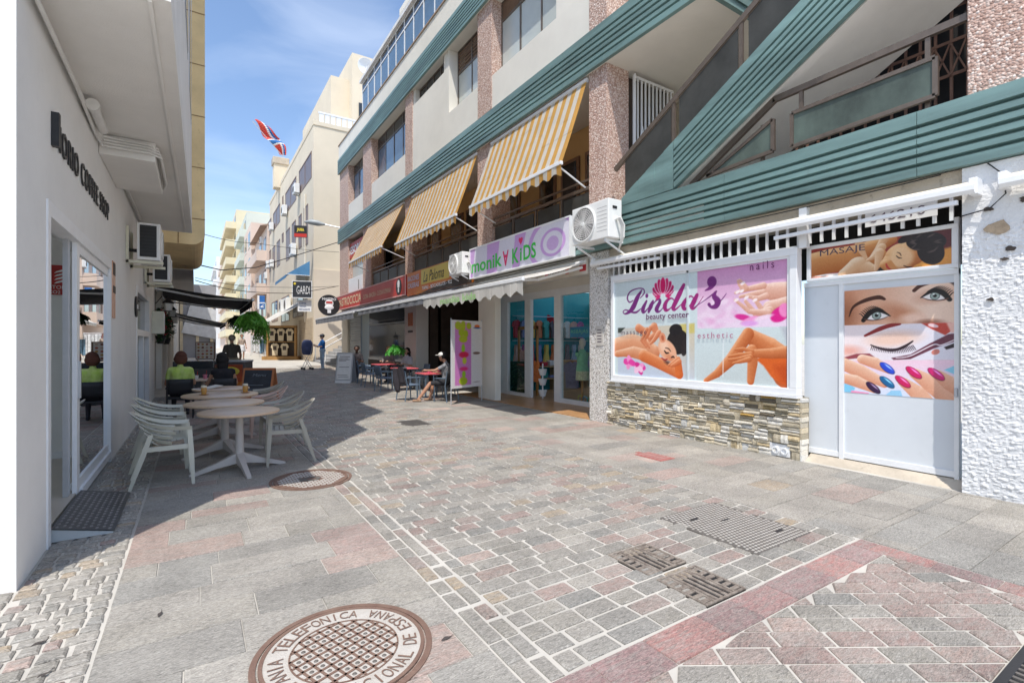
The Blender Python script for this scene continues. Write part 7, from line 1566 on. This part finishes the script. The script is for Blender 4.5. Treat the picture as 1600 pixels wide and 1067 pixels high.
def person(label, loc, rz, J, mats, hair=None, vox=.016, group=None, s=1.0, cap=None, skirt=None):
    """one continuous body grown over the bones J; facing +y. J: joints; mats: skin, top, bottom, shoe; sleeve = share of the upper arm covered"""
    t = thing('person', label, 'person', loc, rz, group); seg = []
    def S(a, b_, r0, r1, m): seg.append((Vector(a), Vector(b_), r0, r1, m))
    pel, ch, nk, hd = Vector(J['pelvis']), Vector(J['chest']), Vector(J['neck']), Vector(J['head'])
    ax = (ch - pel).normalized(); sw = J.get('sw', .165); W_ = J.get('wide', 1.0)
    S(pel + Vector((-.07 * W_, 0, 0)), pel + Vector((.07 * W_, 0, 0)), .115 * W_, .115 * W_, 'bottom')
    mid = pel.lerp(ch, .5); S(pel + Vector((-.05, 0, .04)), mid + Vector((-.05, 0, 0)), .10 * W_, .098 * W_, 'top'); S(pel + Vector((.05, 0, .04)), mid + Vector((.05, 0, 0)), .10 * W_, .098 * W_, 'top')
    S(mid + Vector((-.05, 0, 0)), ch + Vector((-.075, 0, .0)), .098 * W_, .105 * W_, 'top'); S(mid + Vector((.05, 0, 0)), ch + Vector((.075, 0, .0)), .098 * W_, .105 * W_, 'top')
    S(ch + Vector((-sw + .03, 0, .065)), ch + Vector((sw - .03, 0, .065)), .068, .068, 'top'); S(ch + Vector((0, 0, .09)), nk, .06, .052, 'top'); S(nk, hd - Vector((0, 0, .05)), .052, .05, 'skin')
    fw = Vector(J.get('face', (0, 1, 0))).normalized()
    S(hd + Vector((0, 0, .035)), hd - fw * .0 + Vector((0, 0, .02)), .088, .088, 'skin'); S(hd - fw * .025 + Vector((0, 0, .03)), hd - fw * .02 + Vector((0, 0, .05)), .088, .085, 'skin'); S(hd + fw * .03 + Vector((0, 0, -.02)), hd + fw * .04 + Vector((0, 0, -.075)), .062, .042, 'skin')
    S(hd + fw * .085 + Vector((0, 0, .015)), hd + fw * .105 + Vector((0, 0, -.018)), .010, .016, 'skin')
    sd = fw.cross(Vector((0, 0, 1)))
    for q in (-1, 1): S(hd + sd * q * .088 + Vector((0, 0, .015)), hd + sd * q * .092 + Vector((0, 0, -.02)), .016, .013, 'skin')
    for q, k in ((-1, 'L'), (1, 'R')):
        sh = ch + Vector((q * sw, 0, .06)); el, wr = Vector(J['el' + k]), Vector(J['wr' + k]); sl = J.get('sleeve', .8); m_ = sh.lerp(el, sl)
        S(sh, m_, .058, .052 if sl < 1 else .045, 'top'); S(m_, el, .044, .040, 'skin' if sl < 1.0 else 'top'); S(el, wr, .040, .027, J.get('fore', 'skin'))
        d = (wr - el).normalized(); sdv = d.cross(Vector((0, 0, 1))); sdv = sdv.normalized() if sdv.length > .1 else Vector((1, 0, 0)); nv = sdv.cross(d)
        pc = wr + d * .06; S(wr, pc, .028, .034, 'skin'); S(wr + sdv * .018 + d * .03, pc + sdv * .022, .022, .022, 'skin'); S(wr - sdv * .018 + d * .03, pc - sdv * .022, .022, .022, 'skin')
        for f in range(4):
            b0 = pc + sdv * (-.03 + .02 * f) + d * .02; l = (.055, .068, .064, .05)[f]; k1 = b0 + d * l * .6 - nv * .008; S(b0, k1, .0105, .010, 'skin'); S(k1, k1 + d * l * .35 - nv * .022, .010, .0085, 'skin')
        tb = wr + sdv * .03 * q + d * .03; S(tb, tb + sdv * .03 * q + d * .035, .012, .010, 'skin'); S(tb + sdv * .03 * q + d * .035, tb + sdv * .035 * q + d * .06, .010, .009, 'skin')
        hp = pel + Vector((q * .088, 0, -.02)); kn, an = Vector(J['kn' + k]), Vector(J['an' + k]); lg = J.get('leg', 1.0)
        S(hp, kn.lerp(hp, .12), .092 * W_, .062, 'bottom' if lg > .3 else 'skin'); S(kn.lerp(hp, .12), kn, .060, .056, 'bottom' if lg > .5 else 'skin'); S(kn, kn.lerp(an, .35), .054, .055, 'bottom' if lg > .8 else 'skin'); S(kn.lerp(an, .35), an, .054, .038, 'bottom' if lg > .9 else 'skin')
        ft = Vector(J.get('toe', (0, .15, -.045))); hl = an + Vector((0, 0, -.04)) - Vector((ft.x, ft.y, 0)) * .3; S(an, hl, .036, .036, 'shoe'); S(hl, an + ft, .036, .034, 'shoe')
    mb = MB()
    for (a, b_, r0, r1, m) in seg: capsule(mb, a, b_, r0, r1)
    me = mb.mesh('body', [mats['skin']]); o = bpy.data.objects.new('b', me); r = o.modifiers.new('r', 'REMESH'); r.mode = 'VOXEL'; r.voxel_size = vox; sm = o.modifiers.new('s', 'SMOOTH'); sm.factor = .5; sm.iterations = 3
    ev = evaluated(o); bpy.data.objects.remove(o); ev.name = 'body'; ev.materials.clear(); keys = ['skin', 'top', 'bottom', 'shoe']
    for k in keys: ev.materials.append(mats.get(k, mats['skin']))
    n = len(ev.polygons); C = np.zeros(n * 3); ev.polygons.foreach_get('center', C); C = C.reshape(-1, 3); best = np.full(n, 1e9); idx = np.zeros(n, int)
    for (a, b_, r0, r1, m) in seg:
        a_ = np.array(a); d = np.array(b_ - a); tt = np.clip(((C - a_) @ d) / max(d @ d, 1e-9), 0, 1); ds = np.linalg.norm(C - a_ - tt[:, None] * d, axis=1) - (r0 + (r1 - r0) * tt); w_ = ds < best; best = np.where(w_, ds, best); idx = np.where(w_, keys.index(m), idx)
    ev.polygons.foreach_set('material_index', idx.astype(np.int32)); ev.polygons.foreach_set('use_smooth', [True] * n); ev.update(); obj('body', ev, t)
    mb = MB()
    for q in (-1, 1): mb.ball(hd + fw * .078 + sd * q * .033 + Vector((0, 0, .02)), .011, 8, 6)
    part(t, 'eyes', mb, BLACK, True)
    mb = MB(); mb.ball(hd + fw * .082 + Vector((0, 0, -.052)), .02, 8, 5, (1, .5, .3)); part(t, 'mouth', mb, pm('lips', (.35, .12, .10), .5), True)
    if hair:
        m, kind = hair; mb = MB()
        c = hd - fw * .022 + Vector((0, 0, .045)); mb.ball(c, .106, 18, 12, (1, 1, .98), .03)
        if kind in ('bob', 'long'):
            mb.ball(hd - fw * .045 + Vector((0, 0, -.03)), .12, 16, 10, (1.05, .8, 1.0), .03)
            if kind == 'long': mb.ball(hd - fw * .07 + Vector((0, 0, -.16)), .12, 14, 10, (.9, .5, 1.2), .03)
            # keep the face clear
        keep = [v for v in mb.v]
        P = []
        for v in keep:
            q = Vector(v) - hd; f_ = q.dot(fw)
            if f_ > .045 and q.z < .085: v = tuple(Vector(v) - fw * (f_ - .03))
            P.append(v)
        mb.v = P; part(t, 'hair', mb, m, True)
    if cap:
        mb = MB(); c = hd + Vector((0, 0, .06)); mb.ball(c, .112, 16, 10, (1, 1.05, .72)); mb.ball(c + fw * .13 + Vector((0, 0, -.01)), .08, 14, 6, (1, 1, .12)); part(t, 'cap', mb, cap, True)
    if skirt:
        m, z0, z1, r0, r1 = skirt; mb = MB(); N_ = 24; mb.grid(lambda u, v: (pel.x + (r0 + (r1 - r0) * v + .012 * sin(u * 2 * pi * 7) * v) * cos(2 * pi * u), pel.y + (r0 + (r1 - r0) * v) * .8 * sin(2 * pi * u), z0 + (z1 - z0) * v), N_, 5); o = part(t, 'skirt', mb, m, True); o.modifiers.new('thick', 'SOLIDIFY').thickness = .008
    return t
def standing(h=1.75, **k):
    f = h / 1.75; J = dict(pelvis=(0, 0, .95), chest=(0, 0, 1.32), neck=(0, .01, 1.49), head=(0, .02, 1.62), elL=(-.25, -.03, 1.1), elR=(.25, -.03, 1.1), wrL=(-.26, .05, .87), wrR=(.26, .05, .87), knL=(-.1, .02, .51), knR=(.1, .02, .51), anL=(-.1, -.02, .085), anR=(.1, -.02, .085)); J.update(k); return J
def seated(**k):
    J = dict(pelvis=(0, 0, .56), chest=(0, .0, .92), neck=(0, .02, 1.09), head=(0, .035, 1.22), elL=(-.25, .06, .72), elR=(.25, .06, .72), wrL=(-.16, .3, .78), wrR=(.16, .3, .78), knL=(-.12, .42, .52), knR=(.12, .42, .52), anL=(-.13, .40, .085), anR=(.13, .40, .085)); J.update(k); return J
CLT = lambda n, c, c2=None: pm(n, c, .9, 6, .15, 60, .3, col2=c2)
SHOE = pm('shoe_dark', (.03, .03, .035), .6); BRH, GRH, BKH, BLH = CLT('hair_auburn', (.10, .035, .02)), CLT('hair_grey', (.30, .26, .22)), CLT('hair_black', (.012, .01, .01)), CLT('hair_blonde', (.38, .23, .10))
bc = plain_chair('black chair under the woman in the lime top', (-.27, 12.75, 0), pi / 2, BLACK, BKS, 'black cafe chairs', 'black_chair')
dup(bc, (.52, 12.45, 0), pi / 2, 'black chair under the woman in the black top')
person('person in lime green patterned top with auburn bob seated with back to camera', (-.27, 12.82, .0), 0, seated(head=(.02, .05, 1.28), neck=(0, .03, 1.13), chest=(0, .0, .96), wide=1.18, sw=.185, sleeve=.55, face=(.35, 1, -.1)), dict(skin=SKIN2, top=CLT('lime_top', (.36, .55, .05), (.62, .68, .30)), bottom=CLT('dark_trousers', (.04, .04, .05)), shoe=SHOE), (BRH, 'bob'))
person('person in black sleeveless top with black hair seated with back to camera', (.52, 12.52, .0), 0, seated(head=(-.03, .08, 1.25), wide=1.12, sw=.18, sleeve=.12, wrL=(-.3, .36, .70), elL=(-.3, .12, .70), face=(-.3, 1, -.3)), dict(skin=SKIN2, top=CLT('black_top', (.012, .012, .016)), bottom=CLT('black_trousers', (.02, .02, .025)), shoe=SHOE), (BKH, 'long'))
t = thing('coffee_table', 'small table with cups and papers in front of the two seated people', 'table', (.15, 13.75, 0))
mb = MB(); mb.lathe([(.42, .72), (.44, .735), (.42, .75), (.0001, .751)], n=36); part(t, 'top', mb, TOP, True); mb = MB(); mb.lathe([(.2, 0), (.2, .03), (.04, .05), (.04, .72)], n=16); part(t, 'pedestal', mb, TLEG, True)
for i, (x, y, c) in enumerate(((.02, 13.6, (.7, .68, .64)), (.32, 13.55, (.68, .6, .5)), (.2, 13.85, (.6, .2, .3)))):
    t = thing('drink_cup', ['white cup at the left of the small table behind the seated people', 'cream cup at the right of the small table behind the seated people', 'pink cup at the far side of the small table'][i], 'cup', (x, y, .751)); mb = MB(); mb.lathe([(.035, 0), (.05, .1), (.045, .1), (.03, .01)], n=16); part(t, 'bowl', mb, pm('drink_%d' % i, c, .4), True); mb = MB(); mb.tube([(.01, 0, .02), (.03, 0, .2)], .005, 6); part(t, 'straw', mb, SRED)
person('person with grey hair in dark olive shirt standing beyond the cafe tables with back turned', (1.0, 18.3, gz(18.3)), .25, standing(elL=(-.27, .0, 1.09), wide=1.12, sw=.19, sleeve=.6), dict(skin=SKIN2, top=CLT('olive_shirt', (.075, .062, .048)), bottom=CLT('khaki_trousers', (.2, .17, .12)), shoe=SHOE), (GRH, 'short'))
person('person in beige top and white skirt walking far down the street towards the camera', (2.75, 39.3, gz(39.3)), pi + .2, standing(knL=(-.09, .12, .52), anL=(-.09, .06, .085), anR=(.1, -.14, .1), leg=.2, sleeve=.7), dict(skin=SKIN2, top=CLT('beige_top', (.42, .33, .27)), bottom=CLT('white_skirt', (.68, .68, .70)), shoe=SHOE), (BRH, 'short'), .02, skirt=(CLT('white_skirt', (.68, .68, .7)), 1.0, .55, .15, .24))
bm_ = (5.32, 25.7, gz(25.7))
person('person in bright blue shirt, pale jeans and cap standing by the steps', bm_, pi / 2 + .15, standing(h=1.8, elL=(-.22, .13, 1.12), wrL=(-.18, .42, 1.18), elR=(.22, .13, 1.12), wrR=(.16, .42, 1.2), sleeve=.75, wide=1.08), dict(skin=SKIN, top=CLT('blue_shirt', (.015, .13, .40)), bottom=CLT('pale_jeans', (.26, .38, .52), (.40, .5, .6)), shoe=pm('shoe_grey', (.5, .5, .5), .6)), (BKH, 'short'), .018, cap=CLT('dark_cap', (.05, .055, .07)))
t = thing('backpack_trolley', 'dark blue backpack strapped on a child carrier frame held by the person in blue', 'backpack', (4.62, 25.75, gz(25.75)), .1)
NB = CLT('backpack_blue', (.055, .07, .15)); mb = MB(); mb.lathe([(.05, .72), (.2, .74), (.25, .85), (.27, 1.1), (.25, 1.32), (.17, 1.45), (.05, 1.47)], n=18); mb.v = [(v[0], v[1] * .75, v[2]) for v in mb.v]; part(t, 'pack', mb, NB, True)
mb = MB(); mb.ball((-.05, -.19, 1.0), .13, 12, 8, (1, .5, 1.1)); part(t, 'pocket', mb, NB, True)
mb = MB()
for s in (-1, 1): mb.tube([(.2, s * .18, 1.25), (.1, s * .18, .7), (-.2, s * .2, .06)], .014, 8); mb.tube([(-.18, s * .18, .72), (.2, s * .2, .06)], .014, 8); mb.tube([(.2, s * .18, 1.25), (.4, s * .1, 1.22)], .014, 8)
part(t, 'frame', mb, ALUG, True)
for x in (-.2, .2):
    for s in (-1, 1): mb = MB(); mb.lathe([(.06, -.02), (.06, .02)], (x, s * .2, .06), 16, 'y'); part(t, 'wheel', mb, BLACK, True)
person('person in dark clothes seated behind the white menu board', (5.35, 19.6, gz(19.6)), 2.6, seated(face=(0, 1, 0)), dict(skin=pm('skin_dark', (.12, .06, .04), .5), top=CLT('dark_cloth', (.03, .025, .03)), bottom=CLT('dark_trousers', (.04, .04, .05)), shoe=SHOE), (BKH, 'short'), .02)
person('person with blonde hair seated at the middle terrace table', (6.3, 18.6, gz(18.6)), 2.3, seated(), dict(skin=SKIN, top=CLT('grey_top', (.25, .22, .22)), bottom=CLT('dark_trousers', (.04, .04, .05)), shoe=SHOE), (BLH, 'long'), .02)
person('person with dark hair in white shirt seated beside the blonde person', (6.45, 17.0, gz(17.0)), 2.0, seated(), dict(skin=SKIN, top=CLT('white_top', (.62, .6, .64)), bottom=CLT('dark_trousers', (.04, .04, .05)), shoe=SHOE), (BKH, 'long'), .02)
plain_chair('dark chair under the seated person with the white cap', (5.78, 12.33, 0), pi / 2 + .35, BLM, BKS, 'dark terrace chairs')
person('person with white cap and sandals seated behind the hanging banner, bare legs stretched out', (5.78, 12.33, 0), .75, seated(knL=(-.16, .40, .50), anL=(-.34, .66, .085), knR=(.1, .4, .5), anR=(.05, .5, .085), wrL=(-.26, .46, .86), elL=(-.26, .22, .86), leg=.4, sleeve=.5, head=(-.02, .1, 1.22)), dict(skin=SKIN2, top=CLT('black_white_top', (.05, .05, .06), (.4, .4, .42)), bottom=CLT('dark_shorts', (.03, .03, .035)), shoe=pm('sandal_brown', (.35, .22, .14), .6)), (BKH, 'short'), .014, cap=CLT('white_cap', (.66, .64, .60)))

# ------------------------------------------------------------------ plants
def leaf_mat(name, c): 
    m = pm(name, c, .5, 5, .3, 40, .1); return m
FERN, DLEAF, VLEAF = leaf_mat('fern_green', (.13, .36, .04)), leaf_mat('dark_leaf', (.025, .07, .025)), leaf_mat('bright_leaf', (.08, .36, .05))
def leaf(mb, p, d, l, w_):
    d = Vector(d).normalized(); s = d.cross(Vector((random.uniform(-.3, .3), random.uniform(-.3, .3), 1))).normalized(); n = s.cross(d); p = Vector(p)
    mb.add([p, p + d * l * .45 + s * w_ + n * .1 * l, p + d * l - n * .12 * l, p + d * l * .45 - s * w_ + n * .1 * l], [(0, 1, 2), (0, 2, 3)])
def hanging_fern(label, loc, r, drop, mat, n=60, cat='plant', pot=True, name='hanging_fern'):
    t = thing(name, label, cat, loc); mb = MB(); st = MB()
    for k in range(n):
        a = random.uniform(0, 2 * pi); rr = r * random.uniform(.12, 1); dr = random.uniform(.45, 1.1); P = []
        for q in range(7): s = q / 6; P.append(Vector((cos(a) * rr * (s ** .8), sin(a) * rr * (s ** .8), .30 * r * sin(s * pi * .7) * (1.3 - rr / r) - drop * dr * s * s)))
        st.tube(P, .004, 4, False)
        for q in range(1, 7):
            for sg in (-1, 1):
                d = P[q] - P[q - 1]; sd = d.cross(Vector((0, 0, 1))) * sg; 
                for e in range(2): leaf(mb, P[q - 1].lerp(P[q], .5 * e), sd.normalized() + d.normalized() * .6 + Vector((0, 0, random.uniform(-.5, .1))), random.uniform(.10, .19) * r / .45, .03 * r / .45)
    part(t, 'foliage', mb, mat); part(t, 'stem', st, mat)
    if pot:
        b_ = MB(); b_.lathe([(.06, -.24), (.14, -.2), (.17, -.04), (.155, -.04), (.1, -.18)], n=18); part(t, 'pot', b_, pm('terracotta', (.42, .17, .08), .8), True)
        b_ = MB(); [b_.tube([(.16 * cos(a), .16 * sin(a), -.04), (0, 0, .55)], .004, 4) for a in (0, 2.1, 4.2)]; part(t, 'hanger', b_, CABLE)
    return t
hanging_fern('bright green hanging fern at the corner of the navy awning', PD(393, 492, 15.7), .52, .62, FERN, 120)
hanging_fern('smaller hanging fern right of the big one', PD(408, 505, 16.4), .3, .75, FERN, 50, pot=False)
hanging_fern('dark hanging plant left of the bright fern', PD(371, 497, 19), .42, .4, DLEAF, 70, pot=False)
hanging_fern('bright leafy plant hanging before the restaurant window', PD(618, 543, 17.4), .36, .3, VLEAF, 80, name='hanging_plant')
def wall_plant(label, loc, s):
    t = thing('wall_plant', label, 'plant', loc); mb = MB(); fl = MB()
    for k in range(260):
        a, b_ = random.uniform(0, 2 * pi), random.uniform(-1, 1); c = sqrt(1 - b_ * b_) * random.uniform(.4, 1); p = Vector((abs(cos(a)) * c * .3 * s, sin(a) * c * .35 * s, b_ * .5 * s)); leaf(mb, p, (cos(a), sin(a), random.uniform(-.8, .3)), .13, .045)
        if k % 14 == 0: fl.ball(p + Vector((.05, 0, 0)), .025, 6, 4)
    part(t, 'foliage', mb, DLEAF); part(t, 'flower', fl, pm('flower_red', (.4, .03, .05), .6)); b_ = MB(); b_.lathe([(.08, -.6 * s), (.14, -.35 * s)], (0.06, 0, 0), 14); part(t, 'pot', b_, BLACK, True)
wall_plant('dark leafy plant on the left wall under the first lantern', (LX + .05, 17.9, 2.15), .95); wall_plant('dark leafy plant on the left wall farther under the second lantern', (LX + .08, 20.6, 2.1), .9)
for i, (y, z) in enumerate(((17.7, 2.75), (20.4, 2.7), (23.5, 2.6))):
    t = thing('wall_lantern', ['first black wall lantern', 'second black wall lantern', 'farthest black wall lantern'][i] + ' on the left under the navy awning', 'lantern', (LX + .05, y, z), 0, 'wall lanterns')
    mb = MB(); mb.lathe([(.09, -.2), (.12, .02), (.11, .02), (.085, -.2)], (.25, 0, 0), 6); part(t, 'glass', mb, pm('lantern_glass', (.6, .6, .58), .2)); mb = MB(); mb.lathe([(.16, .02), (.05, .14), (.02, .2)], (.25, 0, 0), 6); mb.lathe([(.095, -.22), (.095, -.2)], (.25, 0, 0), 6); mb.tube([(-.05, 0, 0), (.1, 0, .22), (.25, 0, .2)], .012, 6); part(t, 'cage', mb, BLACK)
t = thing('meter_box', 'small cream meter box on the left wall before the awning', 'meter box', (LX, 16.4, 1.9)); mb = MB(); mb.bbox(.002, .26, -.25, .25, -.05, .55, .01); part(t, 'case', mb, pm('meter_cream', (.62, .62, .52), .6)); mb = MB(); mb.box(.261, .266, -.2, .2, 0, .5); part(t, 'door', mb, ALU)
t = thing('round_plaque', 'small round dark plaque on the left wall by the second window', 'plaque', (LX, 11.9, 2.3)); mb = MB(); mb.lathe([(.2, 0), (.2, .03), (.17, .035), (.0001, .035)], (0, 0, 0), 24, 'x', False); part(t, 'disc', mb, BLACK, True); mb = MB(); mb.box(.036, .04, -.1, .1, -.04, .04); part(t, 'mark', mb, ALU)
# ------------------------------------------------------------------ stalls and displays down the street
t = thing('photo_menu_board', 'framed menu board of dish pictures standing behind the seated people', 'menu board', PD(321, 562, 16.0)); t.rotation_euler = (0, 0, -.5)
mb = MB(); mb.bbox(-.3, .3, -.02, .03, 0, .58, .008); part(t, 'frame', mb, WOODB); mb = MB(); mb.box(-.27, .27, -.03, -.021, .03, .55); part(t, 'sheet', mb, pm('sheet_cream', (.66, .60, .52), .5))
for r in range(5):
    for c in range(4): mb = MB(); x, z = -.2 + c * .132, .085 + r * .104; mb.ball((x, -.03, z), .042, 10, 6, (1, .1, .8)); part(t, 'dish_picture', mb, pm('dish_%d' % ((r * 3 + c) % 4), [(.45, .14, .08), (.5, .3, .1), (.25, .10, .06), (.55, .40, .30)][(r * 3 + c) % 4], .6))
mb = MB(); [mb.tube([(x, .02, 0), (x, .05, -1.1)], .015, 6) for x in (-.25, .25)]; part(t, 'leg', mb, WOODB)
t = thing('display_counter', 'dark display counter with fruit picture panel before the standing person', 'counter', (1.02, 17.2, gz(17.2)), -.45)
mb = MB(); mb.bbox(-.45, .4, -.3, .3, 0, .95, .01); part(t, 'body', mb, pm('counter_dark', (.10, .09, .09), .5)); mb = MB(); mb.box(-.36, .34, -.312, -.302, .25, .88); part(t, 'picture_panel', mb, pm('panel_red', (.40, .08, .03), .5, 3, .4, 60, 0)); mb = MB(); mb.ball((0, -.312, .68), .26, 16, 8, (1, .05, .5)); part(t, 'fruit_picture', mb, pm('fruit_yellow', (.62, .50, .06), .5, 9, .3, 60, 0), True); mb = MB(); mb.box(-.36, .34, -.316, -.3125, .25, .36); part(t, 'orange_strip', mb, pm('orange_strip', (.6, .2, .03), .5)); mb = MB(); mb.bbox(-.47, .42, -.33, .32, .951, 1.0, .008); part(t, 'top', mb, ALUG)
t = thing('ice_cabinet', 'low glass topped cabinet with orange goods on the left behind the seated people', 'cabinet', (.05, 16.2, gz(16.2)), -.3); mb = MB(); mb.bbox(-.5, .5, -.3, .3, 0, .85, .02); part(t, 'body', mb, pm('cabinet_dark', (.06, .06, .06), .4)); mb = MB(); mb.box(-.42, -.02, -.31, -.301, .5, .8); part(t, 'orange_panel', mb, pm('goods_orange', (.55, .22, .05), .5)); mb = MB(); mb.bbox(-.5, .5, -.3, .3, .851, 1.05, .02); part(t, 'glass_lid', mb, WIN_D)
t = thing('shirt_stall', 'brown wooden stall front with printed cream shirts hanging', 'stall', (5.0, 37.0, gz(37)), -.55)
BWD = pm('stall_wood', (.36, .20, .07), .7, 4, .2, 40, .2); mb = MB()
for x in (-.95, .95): mb.box(x - .07, x + .07, -.1, .1, 0, 2.3)
mb.box(-1.02, 1.02, -.1, .1, 2.2, 2.35); mb.box(-1.2, 1.2, -.35, .5, .0, .25); mb.box(-1.02, 1.02, -.05, .05, 1.2, 1.26); part(t, 'frame', mb, BWD); mb = MB(); mb.box(-.9, .9, .15, .2, .25, 2.2); part(t, 'back', mb, DBROWN)
SHR = [(-.5, -.12), (-.62, -.35), (-.42, -.42), (-.38, -1), (.38, -1), (.42, -.42), (.62, -.35), (.5, -.12), (.16, 0), (0, -.07), (-.16, 0)]
for i, (x, z) in enumerate(((-.6, 2.15), (0, 2.15), (.6, 2.15), (-.4, 1.15), (.25, 1.15))):
    tt = thing('printed_shirt', ['left shirt of the upper row on the brown stall', 'middle shirt of the upper row on the brown stall', 'right shirt of the upper row on the brown stall', 'left shirt of the lower row on the brown stall', 'right shirt of the lower row on the brown stall'][i], 'shirt', (5.0 + x * cos(-.55) + .14 * sin(-.55), 37.0 + x * sin(-.55) - .14 * cos(-.55), gz(37) + z), -.55, 'shirts on the stall')
    mb = MB(); mb.prism([(a * .46, b_ * .85) for a, b_ in SHR], -.02, .02, 'y'); part(tt, 'garment', mb, CLT('shirt_cream', (.62, .52, .36))); mb = MB(); mb.box(-.12, .12, -.026, -.0205, -.48, -.2); part(tt, 'print', mb, DBROWN)
awning('shop_awning', 'pale shop awning sloping over the brown shirt stall', 34.5, 46, 6.15, 4.4, 4.0, 3.0, [WC], .2, None, .6, arm=False)
for i, (px, py, D, c, w_, h_, lab) in enumerate(((402, 560, 44, (.66, .67, .68), 1.1, 1.9, 'white postcard rack far down the street'), (415, 556, 40, (.18, .30, .42), .9, 1.5, 'rack of blue clothes beside the shirt stall'), (421, 560, 38, (.60, .64, .70), .7, 1.5, 'rack of pale clothes beside the shirt stall'), (399, 556, 50, (.3, .12, .14), .5, 1.9, 'rack of red goods far along the right side'))):
    x, y = PD(px, py, D).x, PD(px, py, D).y; t = thing('goods_rack', lab, 'rack', (x, y, gz(y)), -.5, 'goods racks down the street'); mb = MB(); [mb.tube([(q * w_ / 2, 0, 0), (q * w_ / 2, 0, h_)], .02, 6) for q in (-1, 1)]; mb.tube([(-w_ / 2, 0, h_), (w_ / 2, 0, h_)], .02, 6); part(t, 'frame', mb, ALUG)
    for k in range(5): mb = MB(); x0 = -w_ / 2 + (k + .1) * w_ / 5; mb.bbox(x0, x0 + w_ / 5.6, -.12, .1, .3 + .1 * (k % 2), h_ - .08, .03); part(t, 'goods', mb, pm('goods_%d_%d' % (i, k % 2), tuple(q * (1 if k % 2 else .8) for q in c), .9, 7, .3, 40, .2))
for i, (px, py, rz, lab) in enumerate(((61, 1008, .6, 'dark fallen leaf near the bottom left corner'), (68, 1058, .9, 'narrow dark fallen leaf at the bottom left edge'), (698, 1000, .2, 'dark spot of fallen leaf right of the large manhole cover'), (250, 962, 1.4, 'small fallen leaf on the left flagstones'))):
    x, y = G(px, py); t = thing('fallen_leaf', lab, 'leaf', (x, y, .011), rz); mb = MB(); mb.grid(lambda u, v: (-.035 + .07 * u, (v - .5) * .022 * sin(pi * min(max(u, .05), .95)), .004 + .004 * sin(5 * u) * v), 6, 2); o = part(t, 'blade', mb, pm('dead_leaf', (.06, .05, .045), .9)); o.modifiers.new('thick', 'SOLIDIFY').thickness = .001; mb = MB(); mb.tube([(.033, 0, .004), (.055, .004, .003)], .0012, 4); part(t, 'stalk', mb, MATS['dead_leaf'])
bpy.data.scenes.remove(TMP)
